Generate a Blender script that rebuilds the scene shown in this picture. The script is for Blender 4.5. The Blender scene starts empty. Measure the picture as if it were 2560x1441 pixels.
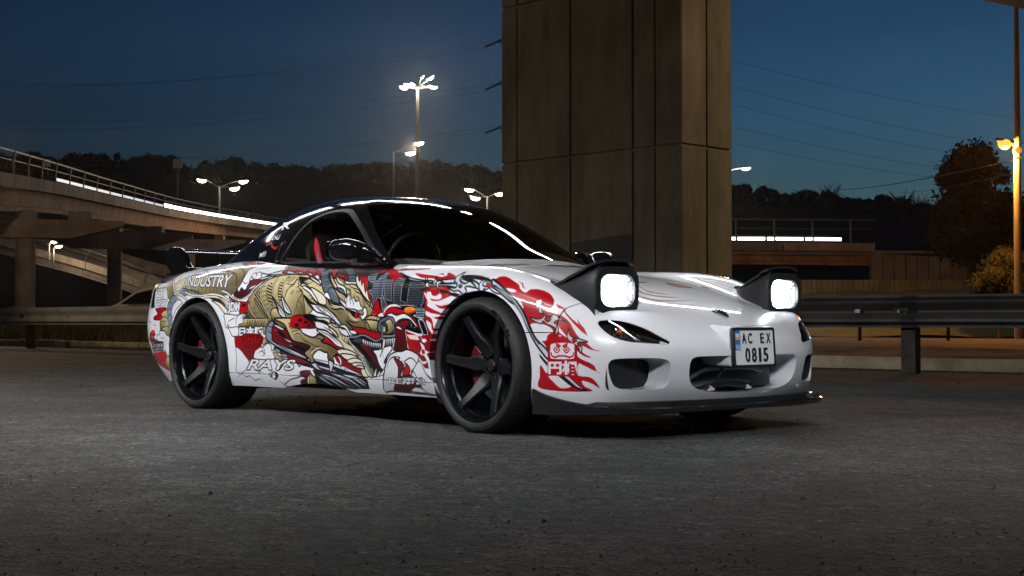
import bpy, bmesh, math, random
import numpy as np
from mathutils import Vector, Matrix

sc = bpy.context.scene
COL = sc.collection
PI = math.pi
R = math.radians
random.seed(7)

# ------------------------------------------------------------------ camera
cam_d = bpy.data.cameras.new('camera')
cam = bpy.data.objects.new('camera', cam_d)
COL.objects.link(cam)
cam.location = (0.0, 0.0, 0.4998)
cam.rotation_euler = (R(90 + 1.363), 0, 0)
cam_d.sensor_width = 36.0
cam_d.lens = 49.25
cam_d.clip_start = 0.05
cam_d.clip_end = 3000
cam_d.dof.use_dof = False
sc.camera = cam

# ------------------------------------------------------------------ world: blue hour sky
world = bpy.data.worlds.new('World')
sc.world = world
world.use_nodes = True
wt = world.node_tree
wt.nodes.clear()
w_out = wt.nodes.new('ShaderNodeOutputWorld')
w_bg = wt.nodes.new('ShaderNodeBackground')
w_sky = wt.nodes.new('ShaderNodeTexSky')
w_sky.sky_type = 'NISHITA'
w_sky.sun_disc = False
w_sky.sun_elevation = R(-4.8)
w_sky.sun_rotation = R(50)
w_sky.air_density = 1.0
w_sky.dust_density = 1.0
w_sky.ozone_density = 2.6
w_bg.inputs['Strength'].default_value = 2.75
w_tint = wt.nodes.new('ShaderNodeMixRGB'); w_tint.blend_type = 'MULTIPLY'; w_tint.inputs[0].default_value = 1.0
w_tint.inputs[2].default_value = (.58, 1.07, .93, 1)
# thin streaky cloud
w_tc = wt.nodes.new('ShaderNodeTexCoord'); w_mp = wt.nodes.new('ShaderNodeMapping'); w_mp.inputs['Scale'].default_value = (1.2, 1.2, 9.0); w_mp.inputs['Rotation'].default_value = (0, .10, 0)
w_nz = wt.nodes.new('ShaderNodeTexNoise'); w_nz.inputs['Scale'].default_value = 1.6; w_nz.inputs['Detail'].default_value = 5; w_nz.inputs['Roughness'].default_value = .5
w_mr = wt.nodes.new('ShaderNodeMapRange'); w_mr.inputs[1].default_value = .3; w_mr.inputs[2].default_value = .7; w_mr.inputs[3].default_value = .84; w_mr.inputs[4].default_value = 1.16
w_cl = wt.nodes.new('ShaderNodeMixRGB'); w_cl.blend_type = 'MULTIPLY'; w_cl.inputs[0].default_value = 1.0
wt.links.new(w_tc.outputs['Generated'], w_mp.inputs[0]); wt.links.new(w_mp.outputs[0], w_nz.inputs['Vector']); wt.links.new(w_nz.outputs['Fac'], w_mr.inputs[0])
wt.links.new(w_sky.outputs[0], w_tint.inputs[1]); wt.links.new(w_tint.outputs[0], w_cl.inputs[1]); wt.links.new(w_mr.outputs[0], w_cl.inputs[2])
wt.links.new(w_cl.outputs[0], w_bg.inputs[0])
wt.links.new(w_bg.outputs[0], w_out.inputs[0])

# ------------------------------------------------------------------ view
sc.view_settings.view_transform = 'Standard'
sc.view_settings.look = 'None'
sc.view_settings.exposure = 0.0
sc.view_settings.gamma = 1.0
sc.view_settings.use_curve_mapping = False
sc.render.engine = 'CYCLES'
sc.cycles.max_bounces = 6
sc.cycles.volume_bounces = 0
sc.cycles.transparent_max_bounces = 16
sc.cycles.sample_clamp_indirect = 4.0
sc.cycles.caustics_reflective = False
sc.cycles.caustics_refractive = False
try:
    sc.cycles.use_denoising = True
    sc.cycles.denoiser = 'OPENIMAGEDENOISE'
except Exception:
    pass
# ------------------------------------------------------------------ helpers
MATS = {}
def mat(name, col=(.5,.5,.5), rough=.5, metal=0.0, coat=0.0, emit=None, estr=0.0, spec=.5):
    m = bpy.data.materials.new(name)
    m.use_nodes = True
    b = m.node_tree.nodes['Principled BSDF']
    b.inputs['Base Color'].default_value = (*col, 1)
    b.inputs['Roughness'].default_value = rough
    b.inputs['Metallic'].default_value = metal
    b.inputs['Coat Weight'].default_value = coat
    b.inputs['Coat Roughness'].default_value = .03
    b.inputs['Specular IOR Level'].default_value = spec
    if emit:
        b.inputs['Emission Color'].default_value = (*emit, 1)
        b.inputs['Emission Strength'].default_value = estr
    MATS[name] = m
    return m

def N(m, t):
    return m.node_tree.nodes.new(t)
def L(m, a, b):
    m.node_tree.links.new(a, b)
def bsdf(m):
    return m.node_tree.nodes['Principled BSDF']

def noise_col(m, c1, c2, scale=5, detail=6, rough=.6, lo=.35, hi=.65, stretch=None, bump=0.0, bscale=None, coord='Object'):
    """two-tone noise base colour and optional bump on a principled material"""
    tc = N(m, 'ShaderNodeTexCoord')
    src = tc.outputs[coord]
    if stretch:
        mp = N(m, 'ShaderNodeMapping'); mp.inputs['Scale'].default_value = stretch
        L(m, src, mp.inputs[0]); src = mp.outputs[0]
    n = N(m, 'ShaderNodeTexNoise')
    n.inputs['Scale'].default_value = scale; n.inputs['Detail'].default_value = detail; n.inputs['Roughness'].default_value = rough
    L(m, src, n.inputs['Vector'])
    cr = N(m, 'ShaderNodeValToRGB')
    cr.color_ramp.elements[0].position = lo; cr.color_ramp.elements[1].position = hi
    cr.color_ramp.elements[0].color = (*c1, 1); cr.color_ramp.elements[1].color = (*c2, 1)
    L(m, n.outputs['Fac'], cr.inputs[0])
    L(m, cr.outputs[0], bsdf(m).inputs['Base Color'])
    if bump:
        n2 = N(m, 'ShaderNodeTexNoise')
        n2.inputs['Scale'].default_value = bscale or scale * 6; n2.inputs['Detail'].default_value = 6
        L(m, src, n2.inputs['Vector'])
        bp = N(m, 'ShaderNodeBump'); bp.inputs['Strength'].default_value = bump; bp.inputs['Distance'].default_value = .02
        L(m, n2.outputs['Fac'], bp.inputs['Height']); L(m, bp.outputs[0], bsdf(m).inputs['Normal'])
    return cr

def mesh_obj(name, V, F, m=None, parent=None, smooth=False, normals=None):
    me = bpy.data.meshes.new(name)
    me.from_pydata([tuple(map(float, v)) for v in V], [], [tuple(map(int, f)) for f in F])
    if m:
        me.materials.append(m)
    if smooth:
        me.polygons.foreach_set('use_smooth', [True] * len(me.polygons))
    me.update()
    if normals is not None:
        me.normals_split_custom_set_from_vertices([tuple(map(float, n)) for n in normals])
    o = bpy.data.objects.new(name, me)
    COL.objects.link(o)
    if parent:
        o.parent = parent
    return o

def empty(name, loc=(0,0,0), rz=0.0):
    o = bpy.data.objects.new(name, None)
    COL.objects.link(o)
    o.location = loc; o.rotation_euler = (0, 0, rz)
    o.empty_display_size = .2
    return o

def tag(o, label=None, cat=None, group=None, kind=None):
    if label: o['label'] = label
    if cat: o['category'] = cat
    if group: o['group'] = group
    if kind: o['kind'] = kind
    return o

class MB:
    """collects simple solids into one mesh"""
    def __init__(s): s.V = []; s.F = []
    def add(s, V, F):
        n = len(s.V); s.V.extend([tuple(v) for v in V]); s.F.extend([tuple(i + n for i in f) for f in F]); return s
    def box(s, c, d, rot=None):
        hx, hy, hz = d[0]/2, d[1]/2, d[2]/2
        P = [Vector(p) for p in ((-hx,-hy,-hz),(hx,-hy,-hz),(hx,hy,-hz),(-hx,hy,-hz),(-hx,-hy,hz),(hx,-hy,hz),(hx,hy,hz),(-hx,hy,hz))]
        if rot is not None:
            P = [rot @ p for p in P]
        P = [p + Vector(c) for p in P]
        return s.add(P, [(0,3,2,1),(4,5,6,7),(0,1,5,4),(1,2,6,5),(2,3,7,6),(3,0,4,7)])
    def tube(s, pts, r, n=8, caps=True, closed=False):
        pts = [Vector(p) for p in pts]
        rr = r if hasattr(r, '__len__') else [r] * len(pts)
        base = len(s.V); K = len(pts); up = None
        for i, p in enumerate(pts):
            if closed: t = pts[(i+1) % K] - pts[i-1]
            else: t = pts[min(i+1, K-1)] - pts[max(i-1, 0)]
            t.normalize()
            if up is None:
                up = Vector((0,0,1)) if abs(t.z) < .9 else Vector((1,0,0))
            a = t.cross(up)
            if a.length < 1e-5: a = t.cross(Vector((0,1,0)))
            a.normalize(); b = a.cross(t).normalized(); up = b
            for k in range(n):
                an = 2*PI*k/n
                s.V.append(tuple(p + (a*math.cos(an) + b*math.sin(an)) * rr[i]))
        for i in range(K if closed else K-1):
            j = (i+1) % K
            for k in range(n):
                k2 = (k+1) % n
                s.F.append((base+i*n+k, base+i*n+k2, base+j*n+k2, base+j*n+k))
        if caps and not closed:
            s.F.append(tuple(base+k for k in range(n))[::-1]); s.F.append(tuple(base+(K-1)*n+k for k in range(n)))
        return s
    def lathe(s, prof, n=32, axis='y', c=(0,0,0), close=False):
        """prof: list of (radius, h) revolved round axis"""
        base = len(s.V); K = len(prof)
        for (r, h) in prof:
            for k in range(n):
                an = 2*PI*k/n; u, v = r*math.cos(an), r*math.sin(an)
                p = (u, h, v) if axis == 'y' else ((u, v, h) if axis == 'z' else (h, u, v))
                s.V.append((p[0]+c[0], p[1]+c[1], p[2]+c[2]))
        for i in range(K if close else K-1):
            j = (i+1) % K
            for k in range(n):
                k2 = (k+1) % n
                s.F.append((base+i*n+k, base+j*n+k, base+j*n+k2, base+i*n+k2))
        return s
    def prism(s, poly, h0, h1, f):
        """extrude a 2-D polygon; f(u, v, h) -> 3-D point"""
        base = len(s.V); n = len(poly)
        for h in (h0, h1):
            for (u, v) in poly: s.V.append(tuple(f(u, v, h)))
        s.F.append(tuple(base+i for i in range(n))[::-1]); s.F.append(tuple(base+n+i for i in range(n)))
        for i in range(n):
            j = (i+1) % n
            s.F.append((base+i, base+j, base+n+j, base+n+i))
        return s
    def build(s, name, m=None, parent=None, smooth=False, bevel=0.0, auto=None):
        o = mesh_obj(name, s.V, s.F, m, parent, smooth)
        if bevel:
            md = o.modifiers.new('bevel', 'BEVEL'); md.width = bevel; md.segments = 2; md.limit_method = 'ANGLE'; md.angle_limit = R(40)
        if auto is not None:
            me = o.data
            bm = bmesh.new(); bm.from_mesh(me)
            bmesh.ops.recalc_face_normals(bm, faces=bm.faces)
            for e in bm.edges:
                e.smooth = len(e.link_faces) == 2 and e.calc_face_angle(0) < R(auto)
            for f in bm.faces: f.smooth = True
            bm.to_mesh(me); bm.free()
        return o

def rrect(w, h, r, n=4):
    P = []
    for (cx, cy, a0) in ((w/2-r, h/2-r, 0), (-w/2+r, h/2-r, 90), (-w/2+r, -h/2+r, 180), (w/2-r, -h/2+r, 270)):
        for k in range(n+1):
            a = R(a0 + 90*k/n); P.append((cx + r*math.cos(a), cy + r*math.sin(a)))
    return P

class Spl:
    """natural cubic spline, clamped outside its range by straight extension"""
    def __init__(s, pts):
        pts = sorted(pts); x = np.array([p[0] for p in pts], float); y = np.array([p[1] for p in pts], float)
        n = len(x); h = np.diff(x); A = np.zeros((n, n)); b = np.zeros(n)
        A[0,0] = A[-1,-1] = 1
        for i in range(1, n-1):
            A[i,i-1] = h[i-1]; A[i,i] = 2*(h[i-1]+h[i]); A[i,i+1] = h[i]
            b[i] = 6*((y[i+1]-y[i])/h[i] - (y[i]-y[i-1])/h[i-1])
        M = np.linalg.solve(A, b)
        s.x, s.y, s.h, s.M = x, y, h, M
    def __call__(s, q):
        q = np.asarray(q, float)
        i = np.clip(np.searchsorted(s.x, q) - 1, 0, len(s.x)-2)
        qc = np.clip(q, s.x[0], s.x[-1])
        x0, x1, h = s.x[i], s.x[i+1], s.h[i]; a = (x1-qc); b = (qc-x0)
        v = s.M[i]*a**3/(6*h) + s.M[i+1]*b**3/(6*h) + (s.y[i]/h - s.M[i]*h/6)*a + (s.y[i+1]/h - s.M[i+1]*h/6)*b
        # straight extension
        n = len(s.x)
        d0 = (s.y[1]-s.y[0])/s.h[0] - s.h[0]*(2*s.M[0]+s.M[1])/6
        d1 = (s.y[-1]-s.y[-2])/s.h[-1] + s.h[-1]*(2*s.M[-1]+s.M[-2])/6
        return v + np.where(q < s.x[0], (q-s.x[0])*d0, 0) + np.where(q > s.x[-1], (q-s.x[-1])*d1, 0)

def sstep(a, b, x):
    t = np.clip((x-a)/(b-a), 0, 1); return t*t*(3-2*t)

def rmax(u, v, r):
    return np.minimum(-r, np.maximum(u, v)) + np.sqrt(np.maximum(u+r, 0)**2 + np.maximum(v+r, 0)**2)

def poly_sdf(P, x, y):
    """signed distance to closed polygon, negative inside"""
    P = np.asarray(P, float); x = np.asarray(x, float); y = np.asarray(y, float)
    d = np.full(x.shape, 1e9); s = np.ones(x.shape)
    n = len(P)
    for i in range(n):
        a = P[i]; b = P[i-1]
        ex, ey = b[0]-a[0], b[1]-a[1]; wx, wy = x-a[0], y-a[1]
        t = np.clip((wx*ex+wy*ey)/(ex*ex+ey*ey+1e-12), 0, 1)
        d = np.minimum(d, (wx-ex*t)**2 + (wy-ey*t)**2)
        c1 = y >= a[1]; c2 = y < b[1]; c3 = ex*wy > ey*wx
        fl = (c1 & c2 & c3) | (~c1 & ~c2 & ~c3)
        s = np.where(fl, -s, s)
    return s*np.sqrt(d)

def smooth_poly(P, n=6, closed=True):
    """Catmull-Rom through P"""
    P = [tuple(p) for p in P]; K = len(P); out = []
    rng = range(K) if closed else range(K-1)
    for i in rng:
        if closed: p0, p1, p2, p3 = P[i-1], P[i], P[(i+1) % K], P[(i+2) % K]
        else: p0, p1, p2, p3 = P[max(i-1,0)], P[i], P[i+1], P[min(i+2,K-1)]
        for k in range(n):
            t = k/n
            out.append(tuple(.5*((2*p1[j]) + (-p0[j]+p2[j])*t + (2*p0[j]-5*p1[j]+4*p2[j]-p3[j])*t*t + (-p0[j]+3*p1[j]-3*p2[j]+p3[j])*t**3) for j in range(len(p1))))
    if not closed: out.append(P[-1])
    return out

# --- implicit surface -> mesh (surface nets), then exact projection and analytic normals
def iso_mesh(f, lo, hi, h):
    ax = [np.arange(lo[i], hi[i]+h, h) for i in range(3)]
    X, Y, Z = np.meshgrid(*ax, indexing='ij')
    D = f(X.ravel(), Y.ravel(), Z.ravel()).reshape(X.shape)
    S = D < 0
    nx, ny, nz = [s-1 for s in D.shape]
    acc = np.zeros((nx, ny, nz, 3)); cnt = np.zeros((nx, ny, nz))
    corner = [(i, j, k) for i in (0,1) for j in (0,1) for k in (0,1)]
    for a in corner:
        for b in corner:
            df = [b[q]-a[q] for q in range(3)]
            if sum(df) == 1 and min(df) == 0:
                Da = D[a[0]:a[0]+nx, a[1]:a[1]+ny, a[2]:a[2]+nz]; Db = D[b[0]:b[0]+nx, b[1]:b[1]+ny, b[2]:b[2]+nz]
                cr = (Da < 0) != (Db < 0)
                t = np.where(cr, Da/np.where(cr, Da-Db, 1), 0)
                for q in range(3):
                    acc[..., q] += np.where(cr, a[q] + df[q]*t, 0)
                cnt += cr
    act = cnt > 0
    idx = np.full((nx, ny, nz), -1); ids = np.argwhere(act); idx[act] = np.arange(len(ids))
    V = (ids + acc[act]/cnt[act][:, None]) * h + np.array([ax[0][0], ax[1][0], ax[2][0]])
    F = []
    for d in range(3):
        o = [q for q in range(3) if q != d]
        a = [slice(None)]*3; b = [slice(None)]*3
        a[d] = slice(0, -1); b[d] = slice(1, None)
        ch = S[tuple(a)] != S[tuple(b)]
        E = np.argwhere(ch)
        ok = (E[:, o[0]] > 0) & (E[:, o[1]] > 0) & (E[:, o[0]] < D.shape[o[0]]-1) & (E[:, o[1]] < D.shape[o[1]]-1) & (E[:, d] < D.shape[d]-1)
        E = E[ok]
        quad = []
        for (p, q) in ((0,0), (1,0), (1,1), (0,1)):
            c = E.copy(); c[:, o[0]] -= p; c[:, o[1]] -= q
            quad.append(idx[c[:,0], c[:,1], c[:,2]])
        Q = np.stack(quad, 1)
        ins = S[E[:,0], E[:,1], E[:,2]]
        flip = ins if d != 1 else ~ins
        Q[~flip] = Q[~flip][:, ::-1]
        F.append(Q)
    F = np.concatenate(F)
    F = F[(F >= 0).all(1)]
    return V, F

def grad(f, V, e=.004):
    g = np.zeros_like(V)
    for i in range(3):
        d = np.zeros(3); d[i] = e
        g[:, i] = (f(*(V+d).T) - f(*(V-d).T)) / (2*e)
    return g

def project(f, V, it=5):
    for _ in range(it):
        g = grad(f, V); v = f(*V.T)
        V = V - (v / np.maximum((g*g).sum(1), .05))[:, None] * g * .9
    return V

class Skin:
    """polygon soup with vertex normals that can be cut by functions"""
    def __init__(s, V, Nn, F): s.V = [tuple(v) for v in V]; s.N = [tuple(n) for n in Nn]; s.F = [tuple(map(int, f)) for f in F]
    def keep(s, fn):
        """part where fn < 0"""
        A = np.array(s.V)
        if len(A) == 0: return Skin([], [], [])
        val = fn(*A.T)
        V = list(s.V); Nn = list(s.N); out = []; cache = {}
        neg = (val < 0).tolist(); vl = val.tolist()
        def cut(i, j):
            k = (i, j) if i < j else (j, i)
            if k not in cache:
                a, b = k; t = vl[a]/(vl[a]-vl[b])
                V.append(tuple(V[a][q] + (V[b][q]-V[a][q])*t for q in range(3)))
                Nn.append(tuple(Nn[a][q] + (Nn[b][q]-Nn[a][q])*t for q in range(3)))
                cache[k] = len(V)-1
            return cache[k]
        for f in s.F:
            k = sum(neg[i] for i in f)
            if k == len(f): out.append(f)
            elif k:
                g = []
                for q in range(len(f)):
                    i, j = f[q-1], f[q]
                    if neg[i] != neg[j]: g.append(cut(i, j))
                    if neg[j]: g.append(j)
                if len(g) >= 3: out.append(tuple(g))
        r = Skin(V, Nn, out); r.compact(); return r
    def compact(s):
        used = sorted({i for f in s.F for i in f}); mp = {u: k for k, u in enumerate(used)}
        s.V = [s.V[u] for u in used]; s.N = [s.N[u] for u in used]; s.F = [tuple(mp[i] for i in f) for f in s.F]
    def mirror(s):
        return Skin([(v[0], -v[1], v[2]) for v in s.V], [(n[0], -n[1], n[2]) for n in s.N], [f[::-1] for f in s.F])
    def join(s, o):
        n = len(s.V)
        return Skin(s.V + o.V, s.N + o.N, s.F + [tuple(i+n for i in f) for f in o.F])
    def both(s):
        return s.join(s.mirror())
    def loops_edges(s):
        cnt = {}
        for f in s.F:
            for q in range(len(f)):
                i, j = f[q-1], f[q]
                cnt.setdefault((min(i, j), max(i, j)), []).append((i, j))
        return [e[0] for e in cnt.values() if len(e) == 1]
    def flange(s, fn, steps=1, sel=None):
        """add return faces along open edges; fn(v, n, k) -> point of step k"""
        E = s.loops_edges()
        newF = []; cur = {}
        def vid(i, k):
            if (i, k) not in cur:
                v = s.V[i]; n = s.N[i]
                p = v if k == 0 else tuple(fn(v, n, k))
                s.V.append(p); s.N.append((0,0,0)); cur[(i, k)] = len(s.V)-1
            return cur[(i, k)]
        for (i, j) in E:
            if sel and not (sel(s.V[i]) and sel(s.V[j])): continue
            if abs(s.V[i][1]) < 1e-4 and abs(s.V[j][1]) < 1e-4: continue
            for k in range(steps):
                newF.append((vid(j, k), vid(i, k), vid(i, k+1), vid(j, k+1)))
        # flange normals from their faces
        acc = {}
        for f in newF:
            a, b, c = (np.array(s.V[f[0]]), np.array(s.V[f[1]]), np.array(s.V[f[2]]))
            nn = np.cross(b-a, c-a); l = np.linalg.norm(nn)
            if l < 1e-12: continue
            for i in f: acc[i] = acc.get(i, 0) + nn/l
        for i, v in acc.items():
            l = np.linalg.norm(v); s.N[i] = tuple(v/l) if l > 1e-9 else (0,0,1)
        s.F.extend(newF)
        return s
    def obj(s, name, m, parent):
        return mesh_obj(name, s.V, s.F, m, parent, True, s.N)
# ------------------------------------------------------------------ setting
m_asph = mat('asphalt_dusty', (.05,.05,.05), .82)
def asphalt_nodes(m, c1, c2, c3, k=1.0):
    tc = N(m, 'ShaderNodeTexCoord')
    def nz(scale, detail=8, rough=.6, dist=0):
        n = N(m, 'ShaderNodeTexNoise'); n.inputs['Scale'].default_value = scale; n.inputs['Detail'].default_value = detail; n.inputs['Roughness'].default_value = rough; n.inputs['Distortion'].default_value = dist
        L(m, tc.outputs['Object'], n.inputs['Vector']); return n
    def ramp(src, p0, p1, a, b_):
        r = N(m, 'ShaderNodeValToRGB'); r.color_ramp.elements[0].position = p0; r.color_ramp.elements[1].position = p1
        r.color_ramp.elements[0].color = (*a, 1); r.color_ramp.elements[1].color = (*b_, 1); L(m, src, r.inputs[0]); return r.outputs[0]
    def mul(a, b_):
        x = N(m, 'ShaderNodeMixRGB'); x.blend_type = 'MULTIPLY'; x.inputs[0].default_value = 1; L(m, a, x.inputs[1]); L(m, b_, x.inputs[2]); return x.outputs[0]
    big = nz(.5, 6, .6, .6); mid = nz(2.6, 9, .7, .4); sm = nz(14, 6, .7); fine = nz(75, 3, .6); grain = nz(260, 2, .5)
    vor = N(m, 'ShaderNodeTexVoronoi'); vor.inputs['Scale'].default_value = 70; L(m, tc.outputs['Object'], vor.inputs['Vector'])
    vor2 = N(m, 'ShaderNodeTexVoronoi'); vor2.inputs['Scale'].default_value = 22; L(m, tc.outputs['Object'], vor2.inputs['Vector'])
    col = ramp(big.outputs['Fac'], .36, .64, c1, c2)
    col = mul(col, ramp(mid.outputs['Fac'], .34, .66, (.55,.55,.55), (1.45,1.44,1.42)))
    col = mul(col, ramp(sm.outputs['Fac'], .36, .64, (.45,.45,.45), (1.5,1.49,1.48)))
    col = mul(col, ramp(fine.outputs['Fac'], .36, .64, (.30,.30,.30), (1.7,1.69,1.68)))
    # each stone its own grey
    sg = N(m, 'ShaderNodeSeparateColor'); L(m, vor.outputs['Color'], sg.inputs[0])
    col = mul(col, ramp(sg.outputs[0], .05, .95, (.45,.45,.45), (1.6,1.6,1.6)))
    # sparse pale and dark chips
    v2 = N(m, 'ShaderNodeSeparateColor'); L(m, vor2.outputs['Color'], v2.inputs[0])
    def chips(col, chan, lo, c, rad):
        a = N(m, 'ShaderNodeMath'); a.operation = 'GREATER_THAN'; a.inputs[1].default_value = lo; L(m, v2.outputs[chan], a.inputs[0])
        b_ = N(m, 'ShaderNodeMath'); b_.operation = 'LESS_THAN'; b_.inputs[1].default_value = rad; L(m, vor2.outputs['Distance'], b_.inputs[0])
        k_ = N(m, 'ShaderNodeMath'); k_.operation = 'MULTIPLY'; L(m, a.outputs[0], k_.inputs[0]); L(m, b_.outputs[0], k_.inputs[1])
        x = N(m, 'ShaderNodeMixRGB'); x.inputs[2].default_value = (*c, 1); L(m, k_.outputs[0], x.inputs[0]); L(m, col, x.inputs[1]); return x.outputs[0]
    col = chips(col, 0, .93, c3, .22); col = chips(col, 1, .92, tuple(q*.25 for q in c1), .26)
    L(m, col, bsdf(m).inputs['Base Color'])
    def bump(src, st, dist, prev=None):
        b_ = N(m, 'ShaderNodeBump'); b_.inputs['Strength'].default_value = st; b_.inputs['Distance'].default_value = dist; L(m, src, b_.inputs['Height'])
        if prev: L(m, prev, b_.inputs['Normal'])
        return b_.outputs[0]
    n1 = bump(vor.outputs['Distance'], .7*k, .012); n1 = bump(fine.outputs['Fac'], .8*k, .012, n1); n1 = bump(sm.outputs['Fac'], .8*k, .03, n1); n1 = bump(mid.outputs['Fac'], .35*k, .06, n1)
    L(m, n1, bsdf(m).inputs['Normal'])
asphalt_nodes(m_asph, (.030,.0305,.0314), (.070,.0708,.0722), (.20,.202,.205))
m_road = mat('worn_road', (.07,.065,.06), .8); asphalt_nodes(m_road, (.055,.052,.048), (.085,.08,.072), (.14,.13,.12))
m_soil = mat('verge_soil', (.06,.045,.03), .95); noise_col(m_soil, (.035,.026,.018), (.085,.066,.045), 3.5, 8, .7, bump=.9, bscale=14)
m_grass = mat('verge_grass_soil', (.03,.035,.012), .95); noise_col(m_grass, (.05,.055,.016), (.11,.105,.036), 2.5, 8, .7, bump=.8, bscale=30)
m_blade = mat('grass_blade', (.045,.05,.016), .8); noise_col(m_blade, (.06,.066,.018), (.15,.138,.045), .9)
m_conc = mat('pier_concrete', (.20,.17,.13), .88)
def concrete_nodes(m, c1, c2, streak, wet=.6):
    tc = N(m, 'ShaderNodeTexCoord')
    mp = N(m, 'ShaderNodeMapping'); mp.inputs['Scale'].default_value = (1.6,1.6,.40); L(m, tc.outputs['Object'], mp.inputs[0])
    n1 = N(m, 'ShaderNodeTexNoise'); n1.inputs['Scale'].default_value = 2.2; n1.inputs['Detail'].default_value = 9; n1.inputs['Roughness'].default_value = .68; L(m, mp.outputs[0], n1.inputs['Vector'])
    n2 = N(m, 'ShaderNodeTexNoise'); n2.inputs['Scale'].default_value = .9; n2.inputs['Detail'].default_value = 8; L(m, tc.outputs['Object'], n2.inputs['Vector'])
    n3 = N(m, 'ShaderNodeTexNoise'); n3.inputs['Scale'].default_value = 40; n3.inputs['Detail'].default_value = 5; L(m, tc.outputs['Object'], n3.inputs['Vector'])
    r1 = N(m, 'ShaderNodeValToRGB'); r1.color_ramp.elements[0].position = .36; r1.color_ramp.elements[1].position = .66; r1.color_ramp.elements[0].color = (*c1, 1); r1.color_ramp.elements[1].color = (*c2, 1)
    L(m, n2.outputs['Fac'], r1.inputs[0])
    r2 = N(m, 'ShaderNodeValToRGB'); r2.color_ramp.elements[0].position = .30; r2.color_ramp.elements[1].position = .58; r2.color_ramp.elements[0].color = (*streak, 1); r2.color_ramp.elements[1].color = (1,1,1,1)
    L(m, n1.outputs['Fac'], r2.inputs[0])
    x = N(m, 'ShaderNodeMixRGB'); x.blend_type = 'MULTIPLY'; x.inputs[0].default_value = wet; L(m, r1.outputs[0], x.inputs[1]); L(m, r2.outputs[0], x.inputs[2])
    L(m, x.outputs[0], bsdf(m).inputs['Base Color'])
    b1 = N(m, 'ShaderNodeBump'); b1.inputs['Strength'].default_value = .25; b1.inputs['Distance'].default_value = .01; L(m, n3.outputs['Fac'], b1.inputs['Height']); L(m, b1.outputs[0], bsdf(m).inputs['Normal'])
concrete_nodes(m_conc, (.17,.142,.103), (.25,.212,.16), (.46,.42,.36), .75)
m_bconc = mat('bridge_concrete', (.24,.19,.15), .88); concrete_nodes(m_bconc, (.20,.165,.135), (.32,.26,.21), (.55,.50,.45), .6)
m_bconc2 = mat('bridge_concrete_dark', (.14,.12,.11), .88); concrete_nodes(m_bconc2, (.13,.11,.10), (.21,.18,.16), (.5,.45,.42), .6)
m_gird = mat('girder_weathered', (.26,.13,.07), .85); concrete_nodes(m_gird, (.20,.105,.06), (.32,.175,.10), (.40,.33,.28), .75)
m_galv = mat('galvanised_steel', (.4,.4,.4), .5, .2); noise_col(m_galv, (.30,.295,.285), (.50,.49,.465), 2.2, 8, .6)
m_gshade = mat('shaded_rail_steel', (.05,.05,.052), .45, .3); noise_col(m_gshade, (.030,.030,.032), (.075,.073,.070), 2.2, 8, .6)  # darker copy of the rail steel; the right run's shade put into colour
m_railp = mat('railing_steel', (.055,.05,.046), .6, .4)
m_post = mat('rail_post_steel', (.05,.045,.04), .7, .3); noise_col(m_post, (.035,.032,.03), (.085,.07,.055), 9)
m_pole = mat('lamp_pole_steel', (.028,.027,.025), .6, .2)
m_head = mat('lamp_housing', (.012,.012,.012), .7)
m_cpole = mat('concrete_pole', (.35,.32,.28), .85); noise_col(m_cpole, (.27,.24,.20), (.42,.38,.33), 4, stretch=(3,3,.4))
m_kerb = mat('kerb_stone', (.30,.26,.18), .85); noise_col(m_kerb, (.24,.20,.13), (.55,.47,.33), 1.8, 8, .7)
m_sign = mat('sign_back', (.75,.72,.62), .5)
m_wire = mat('wire_black', (.01,.01,.012), .6)
m_hill = mat('wooded_hill', (.014,.016,.010), .95); noise_col(m_hill, (.003,.004,.0025), (.009,.010,.006), .15)
m_leafd = mat('far_leaves', (.018,.020,.012), .9); noise_col(m_leafd, (.004,.005,.003), (.011,.012,.007), .2)
m_leafo = mat('bush_leaves', (.03,.034,.010), .8); noise_col(m_leafo, (.014,.018,.006), (.045,.046,.014), 2.0)
m_leaft = mat('tree_leaves', (.028,.022,.010), .85); noise_col(m_leaft, (.008,.008,.004), (.022,.017,.008), 1.2)
m_bark = mat('bark', (.05,.035,.025), .9)
def lamp_mat(name, col, e): return mat(name, (.04,.04,.04), .4, emit=col, estr=e)
m_lampw = lamp_mat('lamp_glass_warm_white', (1.0,.88,.66), 40)
m_lampo = lamp_mat('lamp_glass_sodium', (1.0,.34,.05), 2.1)
m_strip = lamp_mat('glow_strip_white', (.90,.94,1.0), 4.5)  # glow of the car light trails and bridge strips
m_strip2 = lamp_mat('glow_strip_dim', (.80,.90,1.0), .6)
m_tube = lamp_mat('added_tube_glow', (1.0,.97,.93), 3.0)

def sheet(name, pts, z, m, kind='structure'):
    o = mesh_obj(name, [(p[0], p[1], z) for p in pts], [tuple(range(len(pts)))], m); tag(o, kind=kind); return o
gnd = sheet('ground', [(-440,-60),(440,-60),(440,430),(-440,430)], -.02, m_soil)
# asphalt lot: gently uneven sheet in front of the rail
RA, RB = Vector((3.79,13.5,0)), Vector((-8.95,25.8,0))
RD = (RB-RA).normalized(); RN = Vector((RD.y, -RD.x, 0))         # RN points away from the camera
if RN.y < 0: RN = -RN
def railpt(s, off=0, z=0): return RA + RD*s + RN*off + Vector((0,0,z))
p1, p2 = railpt(-60, .9), railpt(90, .9)
sheet('asphalt_lot', [(-60,-40), (70,-40), (p1.x, p1.y), (p2.x, p2.y), (-75, 60)], 0.0, m_asph)

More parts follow.
